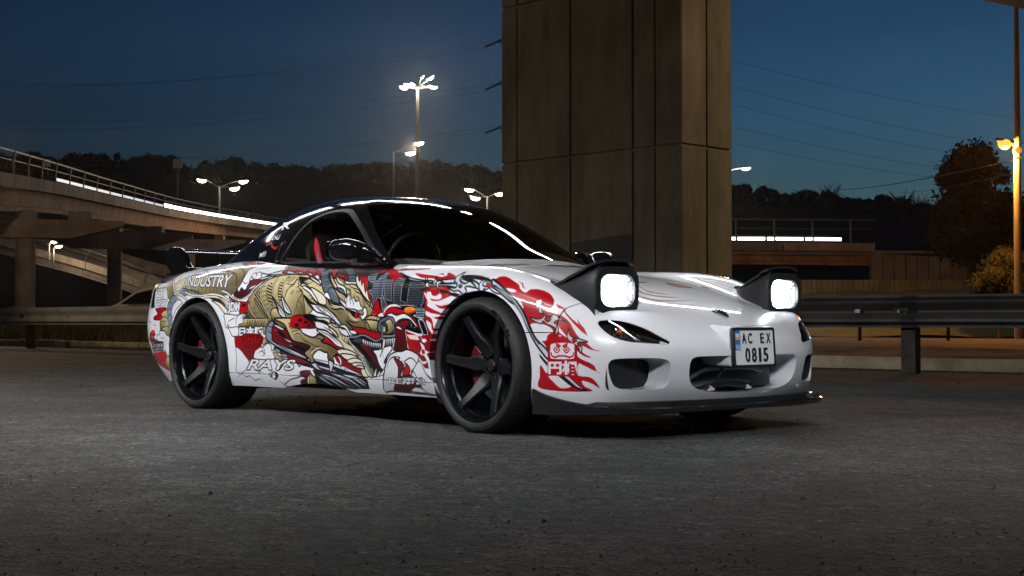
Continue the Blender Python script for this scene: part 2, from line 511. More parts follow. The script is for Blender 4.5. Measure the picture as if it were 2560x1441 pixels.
# kerb stones behind the rail
k0 = 0
for i in range(44):
    s0 = -22+i*1.5
    a = railpt(s0+.01, 1.0); b_ = railpt(s0+1.49, 1.0); c = railpt(s0+1.49, 1.2); d = railpt(s0+.01, 1.2)
    h = .13+random.uniform(-.012,.012)
    if i == 0:
        KERB = empty('kerb', tuple(railpt(0,1.1))); tag(KERB, kind='structure')
    mb = MB(); P = [a, b_, c, d]
    off = Vector(KERB.location)
    V = [tuple(p-off+Vector((0,0,-.05))) for p in P] + [tuple(p-off+Vector((0,0,h))) for p in P]
    mb.add(V, [(3,2,1,0),(4,5,6,7),(0,1,5,4),(1,2,6,5),(2,3,7,6),(3,0,4,7)]).build('kerb_stone', m_kerb, KERB, bevel=.015)
# verge: soil on the right, grass on the left
def strip(name, s0, s1, o0, o1, z0, z1, m, kind, nx=40, ny=8, bump=.05, seed=1):
    rnd = random.Random(seed); V = []; F = []
    for i in range(nx+1):
        for j in range(ny+1):
            s = s0+(s1-s0)*i/nx; o = o0+(o1-o0)*j/ny; p = railpt(s, o)
            V.append((p.x, p.y, z0+(z1-z0)*j/ny+rnd.uniform(-bump, bump)*(0 < j < ny)))
    for i in range(nx):
        for j in range(ny): F.append((i*(ny+1)+j, (i+1)*(ny+1)+j, (i+1)*(ny+1)+j+1, i*(ny+1)+j+1))
    ob = mesh_obj(name, V, [f[::-1] for f in F], m, None, True); tag(ob, kind=kind); return ob
strip('verge_soil', -30, 9, 1.2, 10, .08, .02, m_soil, 'structure', 90, 24, .05, 3)
strip('verge_grass', 9, 60, 1.2, 12, .10, .55, m_grass, 'structure', 80, 16, .05, 4)
# grass blades on the left verge
def grass(name, n, s0, s1, o0, o1, zf, h0, h1, seed, m):
    rnd = random.Random(seed); V = []; F = []
    for i in range(n):
        s = rnd.uniform(s0, s1); o = rnd.uniform(o0, o1); p = railpt(s, o); z = zf(o)
        h = rnd.uniform(h0, h1); an = rnd.uniform(0, PI); w = .012+.018*rnd.random(); ln = rnd.uniform(-.10,.10); ln2 = rnd.uniform(-.10,.10)
        k = len(V); cx, cy = math.cos(an)*w, math.sin(an)*w
        V += [(p.x-cx, p.y-cy, z), (p.x+cx, p.y+cy, z), (p.x+ln, p.y+ln2, z+h)]; F.append((k, k+1, k+2))
    ob = mesh_obj(name, V, F, m); tag(ob, 'short rough grass on the verge behind the guardrail', 'grass', kind='stuff')
grass('grass', 26000, 9, 40, 1.25, 9, lambda o: .10+(o-1.2)/10.8*.45-.02, .10, .32, 5, m_blade)
# road beyond the right-hand rail
far = sheet('road', [tuple(railpt(-60,10))[:2], tuple(railpt(9,10))[:2], tuple(railpt(16,24))[:2], tuple(railpt(-60,30))[:2]], .03, m_road)

# loose grit on the asphalt
def grit(n, seed):
    rnd = random.Random(seed); V = []; F = []
    for i in range(n):
        Y = 2.2+rnd.random()**1.3*13; X = rnd.uniform(-.42,.42)*Y*1.05
        r = rnd.choice((.0014,.0018,.0022,.003,.004)) * rnd.uniform(.7,1.4)*(.55+Y*.16)
        if rnd.random() < .012: r *= 2.2
        k = len(V)
        pts = []
        for q in ((1,0,0),(-.4,.9,0),(-.6,-.8,0),(.1,.1,1),(.0,.1,-.4)):
            pts.append((X+q[0]*r*rnd.uniform(.6,1.2), Y+q[1]*r*rnd.uniform(.6,1.2), max(0,q[2])*r*rnd.uniform(.5,1.1)+(-.002 if q[2] < 0 else .001)))
        V += pts; F += [(k,k+1,k+3),(k+1,k+2,k+3),(k+2,k,k+3),(k+1,k,k+4),(k+2,k+1,k+4),(k,k+2,k+4)]
    return V, F
m_grit = mat('grit_stone', (.13,.125,.12), .9); noise_col(m_grit, (.04,.04,.04), (.12,.12,.12), 6)
V, F = grit(5000, 11)
tag(mesh_obj('gravel', V, F, m_grit), 'loose grit scattered over the asphalt lot', 'gravel', kind='stuff')

# ------------------------------------------------------------------ guardrail
GR = empty('guardrail', tuple(RA)); tag(GR, 'steel guardrail with corrugated beam on posts along the lot edge', 'guardrail')
offG = Vector(GR.location)
prof = [(0,.0),(.0,.02),(.045,.055),(.045,.095),(.0,.135),(.0,.175),(.045,.215),(.045,.255),(.0,.29),(.0,.31)]
def rail_beam(s0, s1, dz=0):
    V = []; F = []; K = len(prof)
    for s in (s0, s1):
        for th in (0, .006):
            for (o, z) in prof:
                p = railpt(s, -.06-o+.0+th*-1, .44+z+dz) - offG; V.append(tuple(p))
    for i in range(K-1):
        F.append((i, i+1, 2*K+i+1, 2*K+i)); F.append((K+i, 3*K+i, 3*K+i+1, K+i+1))
    F += [(0, 2*K, 3*K, K), (K-1, 2*K-1, 4*K-1, 3*K-1)]
    return V, F
PS = 4.43
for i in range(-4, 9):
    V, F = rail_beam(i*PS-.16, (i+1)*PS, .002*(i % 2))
    MB().add(V, F).build('beam', m_galv if i >= 1 else m_gshade, GR, auto=50)  # right-hand beams take the steel with shade in its colour
for i in range(-4, 10):
    mb = MB(); rot = Matrix.Rotation(math.atan2(RD.y, RD.x), 3, 'Z')
    c = railpt(i*PS, .055, .36)-offG
    mb.box(c+Vector((0,0,0)), (.15,.012,.76), rot); mb.box(c+rot @ Vector((.07,-.05,0)), (.010,.10,.76), rot); mb.box(c+rot @ Vector((-.07,-.05,0)), (.010,.10,.76), rot)
    mb.build('post', m_post, GR)
    c = railpt(i*PS, -.03, .595)-offG
    MB().box(c, (.14,.10,.20), rot).build('spacer', m_post, GR)
    MB().tube([railpt(i*PS,-.115,.595)-offG, railpt(i*PS,-.135,.595)-offG], .016, 8).build('bolt', m_galv, GR)
m_refl = mat('reflector_white', (.85,.85,.85), .2, .6)
for s in (.45, 16.0):
    MB().box(railpt(s,-.113,.60)-offG, (.06,.012,.035), Matrix.Rotation(math.atan2(RD.y, RD.x), 3, 'Z')).build('reflector', m_refl, GR)

# ------------------------------------------------------------------ concrete pier under the overhead deck
PC = Vector((2.063,17.0,0)); PL_ = Vector((-.137,19.24,0)); 
u_l = (PL_-PC).normalized(); u_r = Vector((-u_l.y, u_l.x, 0));
if u_r.x < 0: u_r = -u_r
LW, RW = 3.16, 1.02
PIER = empty('bridge_pier', tuple(PC)); tag(PIER, 'massive square concrete bridge pier with panel joints behind the sports car', 'pier')
def ppt(a, b, z): return tuple(u_l*a + u_r*b + Vector((0,0,z)))
mb = MB()
V = [ppt(.03,.03,-.1), ppt(LW-.03,.03,-.1), ppt(LW-.03,RW-.03,-.1), ppt(.03,RW-.03,-.1)]; V += [tuple(Vector(v)+Vector((0,0,9.2))) for v in V]
mb.add(V, [(0,1,5,4),(1,2,6,5),(2,3,7,6),(3,0,4,7),(4,5,6,7),(3,2,1,0)]).build('core', m_conc, PIER)
rows = [(0,2.655),(2.675,4.80),(4.82,6.95),(6.97,9.05)]
def slab(name, a0, a1, z0, z1, face, m, th=.03, extra=0.0):
    j = .011
    a0 += j; a1 -= j; z0 += .0; z1 -= .012
    if face == 'l': f = lambda a, d, z: ppt(a, -d, z)
    elif face == 'r': f = lambda a, d, z: ppt(-d, a, z)
    elif face == 'bl': f = lambda a, d, z: ppt(a, RW+d, z)
    else: f = lambda a, d, z: ppt(LW+d, a, z)
    V = [f(a0,-th,z0), f(a1,-th,z0), f(a1,-th,z1), f(a0,-th,z1), f(a0,extra,z0), f(a1,extra,z0), f(a1,extra,z1), f(a0,extra,z1)]
    MB().add(V, [(0,1,2,3),(7,6,5,4),(0,4,5,1),(1,5,6,2),(2,6,7,3),(3,7,4,0)]).build(name, m, PIER, bevel=.012)
m_conc2 = mat('pier_concrete_b', (.2,.17,.13), .88); concrete_nodes(m_conc2, (.155,.13,.096), (.235,.20,.152), (.48,.44,.38), .8)
m_gpaint = mat('pier_grey_overpaint', (.10,.10,.095), .85); concrete_nodes(m_gpaint, (.060,.060,.058), (.10,.098,.092), (.6,.6,.6), .5)
LS_ = [0, .42, .78, 1.85, 2.85, LW]
for ri, (z0, z1) in enumerate(rows):
    for i in range(5):
        slab('panel', LS_[i], LS_[i+1], z0, z1, 'l', (m_conc, m_conc2)[(i+ri) % 2], extra=(0, -.006, .0, .004, -.003)[i])
    for (a0, a1) in ((0,.50),(.50,RW)):
        slab('panel', a0, a1, z0, z1, 'r', (m_conc2, m_conc)[(ri+(a0 > 0)) % 2], extra=.001+(.004 if a0 else 0))
    slab('panel', 0, LW, z0, z1, 'bl', m_conc); slab('panel', 0, RW, z0, z1, 'far', m_conc)
# painted-over patch low on the left face
V = [ppt(.80,-.0065,.02), ppt(1.83,-.0065,.02), ppt(1.83,-.0065,1.52), ppt(1.3,-.0065,1.57), ppt(.80,-.0065,1.60)]
mesh_obj('overpaint_patch', V, [(0,1,2,3,4)], m_gpaint, PIER)
# overhead deck, its far edge just enters the top right corner
e0, e1 = Vector((-40,.93,0)), Vector((60,69.8,0))
e0 = Vector((12.6-50*.822, 37-50*.569, 0)); e1 = Vector((12.6+60*.822, 37+60*.569, 0)); nn = Vector((.569,-.822,0))
DK = empty('overhead_bridge_deck', (0,0,9.0)); tag(DK, 'concrete deck of the bridge overhead, its edge in the top right corner', 'bridge')
def dpt(p, w, z): q = p + nn*w; return (q.x, q.y, z)
V = [dpt(e0,0,.0), dpt(e1,0,.0), dpt(e1,26,.0), dpt(e0,26,.0), dpt(e0,0,1.0), dpt(e1,0,1.0), dpt(e1,26,1.0), dpt(e0,26,1.0)]
MB().add(V, [(3,2,1,0),(4,5,6,7),(0,1,5,4),(1,2,6,5),(2,3,7,6),(3,0,4,7)]).build('deck_slab', m_bconc, DK)
for k in range(5):
    w = 3+k*5
    V = [dpt(e0,w,.0-.7), dpt(e1,w,-.7), dpt(e1,w+.5,-.7), dpt(e0,w+.5,-.7), dpt(e0,w,.02), dpt(e1,w,.02), dpt(e1,w+.5,.02), dpt(e0,w+.5,.02)]
    MB().add(V, [(3,2,1,0),(4,5,6,7),(0,1,5,4),(1,2,6,5),(2,3,7,6),(3,0,4,7)]).build('beam', m_bconc2, DK)

# ------------------------------------------------------------------ overpasses
class Path:
    def __init__(s, pts, n=40):
        P = smooth_poly(pts, n, False); s.P = [Vector(p) for p in P]
        s.S = [0]
        for i in range(1, len(s.P)): s.S.append(s.S[-1]+(s.P[i]-s.P[i-1]).length)
        s.len = s.S[-1]
    def at(s, d):
        d = min(max(d, 0), s.len-1e-6); i = int(np.searchsorted(s.S, d, 'right')-1); t = (d-s.S[i])/(s.S[i+1]-s.S[i])
        p = s.P[i].lerp(s.P[i+1], t); a = max(i-3, 0); b = min(i+4, len(s.P)-1); v = (s.P[b]-s.P[a]).normalized()
        h = Vector((v.x, v.y, 0)).normalized(); left = Vector((-h.y, h.x, 0))
        return p, v, left
    def sweep(s, sec, d0, d1, n=2):
        V = []; F = []; K = len(sec)
        for i in range(n+1):
            p, v, l = s.at(d0+(d1-d0)*i/n)
            for (o, z) in sec: V.append(tuple(p+l*o+Vector((0,0,z))))
        for i in range(n):
            for k in range(K): F.append((i*K+k, (i+1)*K+k, (i+1)*K+(k+1) % K, i*K+(k+1) % K))
        F.append(tuple(range(K))); F.append(tuple(n*K+k for k in range(K))[::-1])
        return MB().add(V, F)
def bx(o0, o1, z0, z1): return [(o0,z0),(o1,z0),(o1,z1),(o0,z1)]
def overpass(name, label, pts, width, seg, strip_rng, strip_dim, post_step, gd=1.05, gin=.45, fas=.62, tilt=True, mats=None, rail=True):
    root = empty(name, (0,0,0)); tag(root, label, 'overpass'); p = Path(pts)
    gm = mats or m_gird
    nseg = int(p.len/seg)
    for i in range(nseg):
        d0 = i*p.len/nseg; d1 = (i+1)*p.len/nseg-.06
        p.sweep(bx(-.12,.14,-fas,.0), d0, d1, 2).build('fascia_panel', m_bconc if (i*7) % 5 != 2 else m_bconc2, root)
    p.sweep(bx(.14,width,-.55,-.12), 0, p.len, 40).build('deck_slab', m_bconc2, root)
    ng = max(1, int(p.len/22))
    for i in range(ng):
        d0 = i*p.len/ng; d1 = (i+1)*p.len/ng-.12
        for o in (gin, width*.5, width-.8):
            p.sweep([(o-.06,-fas+.02),(o+.06,-fas-gd*.75),(o-.12,-fas-gd*.8),(o-.12,-fas-gd),(o+.55,-fas-gd),(o+.55,-fas-gd*.8),(o+.38,-fas-gd*.75),(o+.5,-fas+.02)], d0, d1, 10).build('girder', gm, root)
    if rail:
        p.sweep([(.02,1.02),(.10,1.02),(.10,1.10),(.02,1.10)], 0, p.len, 60).build('top_rail', m_railp, root)
        p.sweep(bx(.05,.08,.62,.66), 0, p.len, 60).build('middle_rail', m_railp, root)
        d = 1.0
        while d < p.len:
            q, v, l = p.at(d)
            lean = v*(.55 if tilt else 0)
            MB().tube([q+l*.03, q+l*.03+Vector((0,0,.55)), q+l*.03+Vector((0,0,1.06))+lean*.9], .055, 6).build('rail_post', m_railp, root)
            d += post_step
        d = 1.0
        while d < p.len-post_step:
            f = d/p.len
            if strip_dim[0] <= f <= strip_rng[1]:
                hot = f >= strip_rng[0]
                p.sweep(bx(.0,.06,.10,.10+(.30 if hot else .16)), d+.28, d+post_step-.28, 2).build('glow_strip', m_strip if hot else m_strip2, root)  # on the upper deck these glowing boxes stand for car light trails
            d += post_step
        # far-side parapet
        p.sweep(bx(width-.15,width,-.3,.9), 0, p.len, 40).build('parapet', m_bconc2, root)
    return root, p
def P3(px, d, py): return ((px-1280)/3502*d, d, .5+(803.8-py)/3502*d)
up_pts = [P3(-420,40,360), P3(-150,49,405), P3(0,60,430), P3(150,78,459), P3(300,98,495), P3(480,130,534), P3(690,175,566), P3(830,225,585), P3(960,300,600)]
OV1, PATH1 = overpass('upper_overpass', 'upper curved overpass ramp with rusty brown girder and car light trails at its railing on the left', up_pts, 9.0, 4.6, (.29,.80), (.14,.0), 4.5)
def hammer(px, d, wpx, ytop, caps, name, label, path):
    X = (px-1280)/3502*d; h = .5+(803.8-ytop)/3502*d; w = wpx/3502*d
    root = empty(name, (X, d, 0)); tag(root, label, 'pier', 'hammerhead piers under the upper overpass')
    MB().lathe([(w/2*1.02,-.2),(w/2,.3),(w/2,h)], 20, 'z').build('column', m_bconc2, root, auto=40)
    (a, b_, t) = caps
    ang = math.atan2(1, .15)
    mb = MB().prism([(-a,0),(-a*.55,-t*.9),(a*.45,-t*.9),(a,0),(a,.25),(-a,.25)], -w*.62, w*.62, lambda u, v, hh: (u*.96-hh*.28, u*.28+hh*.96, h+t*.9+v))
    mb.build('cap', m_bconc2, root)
    for k in (-.55, .0, .55):
        MB().box((k*a*.96, k*a*.28, h+t*.9+.25+.22), (.9,.9,.46)).build('bearing_block', m_bconc2, root)
hammer(62, 68, 49, 596, (4.6,0,.72), 'hammerhead_pier', 'nearer hammerhead pier column under the overpass at the left edge', PATH1)
hammer(286, 98, 36, 622, (5.2,0,1.0), 'hammerhead_pier', 'second hammerhead pier column under the overpass, beside the pale car', PATH1)
hammer(470, 140, 34, 628, (5.6,0,1.0), 'hammerhead_pier', 'far hammerhead pier hidden behind the sports car tail', PATH1)
lo_pts = [P3(-260,128,540), P3(-60,126,580), P3(90,124,622), P3(180,123,645), P3(270,122,673), P3(340,121,698), P3(400,120,730), P3(440,120,775)]
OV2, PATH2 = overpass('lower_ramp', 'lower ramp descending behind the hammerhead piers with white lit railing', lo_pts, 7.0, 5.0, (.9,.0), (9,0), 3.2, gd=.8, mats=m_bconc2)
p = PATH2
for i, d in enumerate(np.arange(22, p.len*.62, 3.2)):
    if i % 4 != 1: p.sweep(bx(.0,.06,.12,.26), d+.2, d+2.6, 1).build('glow_strip', m_strip2, OV2)
rt_pts = [P3(1500,64,606), P3(1850,64,606), P3(2020,64,607), P3(2190,64,609)]
OV3, PATH3 = overpass('road_bridge', 'low road bridge with white light strip right of the concrete pier', rt_pts, 9.0, 3.8, (.45,.97), (9,0), 1.75, gd=.62, fas=.38, tilt=False, mats=m_gird)
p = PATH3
for d in np.arange(.6, p.len-1.8, 1.75): p.sweep(bx(.0,.05,.10,.24), d+.06, d+1.70, 1).build('glow_strip', m_strip, OV3)
# abutment and ribbed retaining wall
AB = empty('abutment_wall', P3(2190,63.5,803.8)); AB.location.z = 0; tag(AB, 'ribbed concrete abutment wall at the end of the low road bridge', 'wall')
for k in range(22):
    w = .52; h = 3.55-.02*k
    MB().box((k*w, 0+.03*(k % 2), h/2), (w-.03,.5,h)).build('wall_panel', m_bconc2, AB, bevel=.02)
MB().box((5.8,.1,3.62), (12,.8,.14)).build('coping', m_bconc2, AB)
WL = empty('corrugated_fence', (P3(1880,54,800)[0], 54, 1.25)); tag(WL, 'low ribbed fence on top of the grass bank behind the right guardrail', 'fence')
m_fence = mat('fence_sheet', (.10,.10,.06), .7); noise_col(m_fence, (.06,.06,.036), (.12,.115,.07), 1.5, 6)
for k in range(46):
    MB().box((k*.20,.04*(k % 2),.42), (.185,.05,.86)).build('fence_rib', m_fence, WL)
V = []; F = []
rnd = random.Random(9)
nx, ny = 44, 16
for i in range(nx+1):
    for j in range(ny+1):
        X = 6.5+i*.85; Y = 42+j*1.4; t_ = j/ny; z = .05+1.35*(1-(1-min(1, t_/.6))**2)*(1+.012*i) + .25*t_ + rnd.uniform(-.05,.05)
        V.append((X, Y, z))
for i in range(nx):
    for j in range(ny): F.append((i*(ny+1)+j, (i+1)*(ny+1)+j, (i+1)*(ny+1)+j+1, i*(ny+1)+j+1))
tag(mesh_obj('embankment', V, F, m_grass, None, True), kind='structure')
# short bollards along the far road
for i, px in enumerate((2149, 2370, 2600, 1930)):
    d = 34.0; X = (px-1280)/3502*d
    o = MB().tube([(0,0,0),(0,0,.42)], .045, 8); ob = o.build('bollard', m_post, None, auto=40); ob.location = (X, d, .02)
    tag(ob, ['short road post under the guardrail left of its right-hand post', 'short road post under the guardrail right of its right-hand post', 'short road post beyond the right edge of the picture', 'short road post hidden behind the front of the sports car'][i], 'post', 'short posts along the far road')

# ------------------------------------------------------------------ trees, hills
def leaf_cloud(n, blobs, size, seed, flat=1.0):
    rnd = random.Random(seed); V = []; F = []
    tot = sum(b[3]**2 for b in blobs)
    for (bx_, by_, bz_, br) in blobs:
        k_ = int(n*br*br/tot)
        for _ in range(k_):
            u = rnd.uniform(-1,1); t = rnd.uniform(0,2*PI); r = br*(.55+.5*rnd.random()**.5)*(1+.16*math.sin(5*t+bx_)+.12*math.sin(9*t+3*u))
            q = math.sqrt(1-u*u)
            c = Vector((bx_+r*q*math.cos(t), by_+r*q*math.sin(t), bz_+r*u*flat))
            a = Vector((rnd.gauss(0,1), rnd.gauss(0,1), rnd.gauss(0,1))).normalized(); b_ = a.cross(Vector((rnd.gauss(0,1), rnd.gauss(0,1), rnd.gauss(0,1)))).normalized()
            s_ = size*rnd.uniform(.6,1.4); i = len(V)
            V += [tuple(c-a*s_), tuple(c+b_*s_*.55), tuple(c+a*s_), tuple(c-b_*s_*.55)]; F.append((i, i+1, i+2, i+3))
    return V, F
def cores(blobs, k, seed, n=7):
    rnd = random.Random(seed); V = []; F = []
    for (x, y, z, r) in blobs:
        b = len(V); ph = rnd.uniform(0, 6)
        for i in range(n):
            u = -1+2*i/(n-1); q = math.sqrt(max(0, 1-u*u))
            for j in range(n+1):
                t = 2*PI*j/(n+1); rr = r*k*(1+.14*math.sin(3*t+ph)+.10*math.sin(5*t+2*u+ph)); V.append((x+rr*q*math.cos(t), y+rr*q*math.sin(t), z+rr*u))
        for i in range(n-1):
            for j in range(n+1): F.append((b+i*(n+1)+j, b+i*(n+1)+(j+1) % (n+1), b+(i+1)*(n+1)+(j+1) % (n+1), b+(i+1)*(n+1)+j))
    return V, F
def merge(a, b):
    n = len(a[0]); return a[0]+b[0], a[1]+[tuple(i+n for i in f) for f in b[1]]
def tree(name, label, loc, h, blobs, n, size, mleaf, seed, cat='tree', group=None, trunk=.16):
    root = empty(name, loc); tag(root, label, cat, group)
    rnd = random.Random(seed)
    if trunk:
        MB().tube([(0,0,-.2),(.05,0,h*.35),(-.06,.05,h*.62),(.02,0,h*.85)], [trunk,trunk*.8,trunk*.55,trunk*.2], 8).build('trunk', m_bark, root, auto=50)
        for b_ in blobs[:7]:
            z0 = h*rnd.uniform(.30,.55)
            MB().tube([(0,0,z0), (b_[0]*.5, b_[1]*.5, (z0+b_[2])*.52), (b_[0], b_[1], b_[2])], [trunk*.4,trunk*.25,.02], 5).build('limb', m_bark, root)
    V, F = merge(leaf_cloud(n, blobs, size, seed), cores(blobs, .74, seed))
    mesh_obj('crown', V, F, mleaf, root)
    return root
# the large umbrella-shaped tree on the right
dT = 62.0
def tb(px, py, r): X, Y, Z = P3(px, dT, py); return (X-P3(2425,dT,800)[0], random.Random(px).uniform(-.8,.8), Z, r)
blobs = [tb(2400,450,.75),tb(2450,440,.75),tb(2375,480,.65),tb(2425,475,.9),tb(2480,470,.6),tb(2495,490,.42),tb(2360,495,.38),tb(2440,505,.75),tb(2405,520,.8),tb(2450,540,.9),tb(2390,560,1.0),tb(2440,590,1.1),tb(2400,620,1.2),tb(2480,600,.9),tb(2360,640,.8),tb(2440,650,1.2),tb(2500,560,.8),tb(2530,600,.9),tb(2540,560,.8)]
tree('dark_tree', 'tall dark tree with flat rounded crown left of the orange lamp post', (P3(2425,dT,800)[0], dT, .8), 7.0, blobs, 15000, .085, m_leaft, 21, trunk=.2)
dB = 41.0
blobs = [((px-2495)/3502*dB, random.Random(px).uniform(-.4,.4), .5+(803.8-py)/3502*dB-.1, r) for (px, py, r) in ((2475,690,.42),(2505,680,.45),(2530,690,.42),(2500,655,.36),(2525,650,.36),(2490,715,.5),(2530,715,.5),(2460,715,.35),(2512,635,.25))]
tree('roadside_bush', 'olive green bush at the foot of the orange lit lamp post', ((2495-1280)/3502*dB, dB, .1), 1.4, blobs, 5200, .040, m_leafo, 22, 'bush', trunk=.05)
# wooded ridge behind everything: one terrain and one mass of crowns
sky_l = [(-900,360),(-400,365),(-120,372),(0,376),(60,378),(110,390),(170,384),(270,378),(330,390),(400,384),(470,408),(540,402),(600,394),(655,412),(720,409),(800,420),(870,410),(930,404),(1000,412),(1060,402),(1110,406),(1180,412),(1240,428),(1300,440),(1500,455),(1850,462),(1900,466),(1950,478),(2030,472),(2080,480),(2150,492),(2200,486),(2260,496),(2340,508),(2450,515),(2600,520),(3000,530),(3600,560)]
dH = 330.0
V = []; F = []
cols = []
xs_ = np.linspace(-900, 3600, 150); sk = np.interp(xs_, [p_[0] for p_ in sky_l], [p_[1] for p_ in sky_l])
for i, (px, py) in enumerate(zip(xs_, sk)):
    X = (px-1280)/3502*dH; zt = .5+(803.8-py)/3502*dH-2.2
    for (k, zz) in ((0,-1),(.35,.35),(.7,.75),(1,1),(1.5,1.02)):
        Y = dH-90+90*k; V.append((X*(Y/dH), Y, zz*zt if zz > 0 else -1.5))
for i in range(149):
    for j in range(4): F.append((i*5+j, (i+1)*5+j, (i+1)*5+j+1, i*5+j+1))
tag(mesh_obj('hills', V, F, m_hill, None, True), kind='structure')
rnd = random.Random(31); blobs = []
for i in range(900):
    px = rnd.uniform(-150, 2720)
    if 1330 < px < 1800 and rnd.random() < .85: continue
    py = np.interp(px, [p_[0] for p_ in sky_l], [p_[1] for p_ in sky_l]) + rnd.uniform(2, 14) + (rnd.random()**2)*60
    r = rnd.uniform(.9, 2.4); d = dH-rnd.uniform(0, 14)
    X, Y, Z = P3(px, d, py); blobs.append((X, Y, Z-r*.6, r))
Vl, Fl = merge(leaf_cloud(90000, blobs, .30, 32), cores(blobs, .86, 33))
tag(mesh_obj('wood', Vl, Fl, m_leafd), 'dark wooded hillside of tree crowns along the skyline', 'wood', kind='stuff')
# two leafless trees standing out on the right skyline
for (px, py, h, lab) in ((2075,470,9.0,'round fine-twigged tree on the skyline right of the pier'), (2258,492,8.0,'leafless tree on the skyline left of the large dark tree'), (2300,500,7.0,'smaller leafless tree on the skyline beside the large dark tree')):
    X, Y, Z = P3(px, dH-18, py); root = empty('bare_tree', (X, Y, Z-h*.75)); tag(root, lab, 'tree', 'bare trees on the skyline')
    rr = random.Random(px)
    MB().tube([(0,0,-4),(0,0,h*.4),(.2,0,h*.75)], [.35,.25,.08], 6).build('trunk', m_bark, root)
    mb = MB()
    for k in range(60):
        an = rr.uniform(0,2*PI); l = h*rr.uniform(.35,.62); z0 = h*rr.uniform(.15,.5)
        mb.tube([(0,0,z0), (l*.35*math.cos(an), l*.35*math.sin(an), z0+l*.45), (l*.6*math.cos(an+rr.uniform(-.4,.4)), l*.6*math.sin(an), z0+l*rr.uniform(.6,.95))], [.10,.07,.03], 4)
    mb.build('crown', m_bark, root)

# ------------------------------------------------------------------ street lamps
def add_light(name, kind, loc, energy, col, size=.4, parent=None, **kw):
    ld = bpy.data.lights.new(name, kind); ld.energy = energy; ld.color = col
    if kind == 'POINT': ld.shadow_soft_size = size
    if kind == 'SPOT': ld.shadow_soft_size = size; ld.spot_size = kw.get('cone', R(150)); ld.spot_blend = .6
    if kind == 'AREA': ld.shape = 'RECTANGLE'; ld.size = kw['sx']; ld.size_y = kw['sy']
    o = bpy.data.objects.new(name, ld); COL.objects.link(o); o.location = loc
    if 'rot' in kw: o.rotation_euler = kw['rot']
    if parent: o.parent = parent
    return o
def lamp_head(root, c, w, col_m, tilt=0.0, yaw=0.0, name='lamp_head'):
    """cobra head: tapered housing with a glowing bowl below"""
    rot = Matrix.Rotation(yaw, 3, 'Z') @ Matrix.Rotation(tilt, 3, 'Y')
    V = []; F = []; n = 12; st = (-.5,-.42,-.2,.1,.38,.5)
    wd = (.10,.17,.21,.20,.15,.05)
    for x, q in zip(st, wd):
        for k in range(n):
            an = 2*PI*k/n; V.append(tuple(Vector(c)+rot @ Vector((x*w, q*w*math.cos(an), .11*w*max(math.sin(an),-.25)+.05*w))))
    for i in range(5):
        for k in range(n): F.append((i*n+k, i*n+(k+1) % n, (i+1)*n+(k+1) % n, (i+1)*n+k))
    F += [tuple(range(n)), tuple(5*n+k for k in range(n))]
    h = MB().add(V, F).build(name, m_head, root, auto=50)
    V = []; F = []
    for j in range(5):
        ph = PI/2*j/4
        for k in range(n):
            an = 2*PI*k/n; V.append(tuple(Vector(c)+rot @ Vector((.42*w*math.cos(ph)*math.cos(an), .18*w*math.cos(ph)*math.sin(an), -.24*w*math.sin(ph)+.015*w))))
    for j in range(4):
        for k in range(n): F.append((j*n+k, j*n+(k+1) % n, (j+1)*n+(k+1) % n, (j+1)*n+k))
    MB().add(V, F).build('lamp_bowl', col_m, h, auto=60)
    return h
def street_lamp(label, px, d, heads, ybase=None, wpx=7, group='street lamps along the roads', m=None, hw=28, top=None, z0=0.0, power=0, glow=800):
    """heads: list of (px, py); arms meet the pole a little below"""
    X = (px-1280)/3502*d; root = empty('street_lamp', (X, d, z0)); tag(root, label, 'street lamp', group)
    ymin = min(h[1] for h in heads); ytop = top if top is not None else max(h[1] for h in heads)+6
    zt = .5+(803.8-ytop)/3502*d - z0
    r = wpx/2/3502*d
    MB().tube([(0,0,-.3),(0,0,zt*.5),(0,0,zt)], [r*1.25,r,r*.7], 10).build('pole', m or m_pole, root, auto=50)
    for (hx, hy) in heads:
        c = Vector(((hx-px)/3502*d, 0, .5+(803.8-hy)/3502*d - z0)); sg = 1 if c.x > 0 else -1; w = hw/3502*d
        MB().tube([(0,0,zt-.15), (c.x*.5, 0, (zt+c.z)/2+.15*abs(c.x)*.3), (c.x-sg*w*.4, 0, c.z+.03*w)], r*.45, 6).build('arm', m_head, root, auto=50)
        lamp_head(root, c, w, m_lampw, tilt=-.12*sg)
        add_light('bulb_light', 'POINT', tuple(c-Vector((0,.25,.35))), glow, (1.0,.80,.55), .25, root)
    if power:
        o = add_light('lamp_light', 'SPOT', tuple(c-Vector((.6,.6,.4))), power, (1.0,.70,.44), .3, root, cone=R(110))
        o.rotation_euler = (Vector((-30,118,9))-Vector((X+c.x, d, c.z))).to_track_quat('-Z', 'Y').to_euler()
    return root
street_lamp('three-headed street lamp behind the overpass, left of the car roof', 547, 158, [(503,450),(607,453),(585,471)], wpx=6, top=465)
street_lamp('three-headed street lamp just left of the pier, behind the car roof', 1218, 135, [(1173,474),(1250,484),(1188,495)], wpx=5, top=490, power=9000)
street_lamp('two-headed street lamp with thin pole left of the tall floodlight mast', 983, 150, [(1026,382),(1047,357)], wpx=5, top=378, power=9000)
street_lamp('single street lamp head right beside the concrete pier', 1800, 46, [(1866,420)], wpx=9, top=432, hw=26, glow=260)
street_lamp('small lamp under the overpass at the left, upper of two', 122, 119, [(135,604)], wpx=4, top=608, hw=22, z0=6.0, glow=500)
street_lamp('small lamp under the overpass at the left, lower of two', 133, 118, [(146,616)], wpx=4, top=620, hw=22, z0=5.6, glow=500)
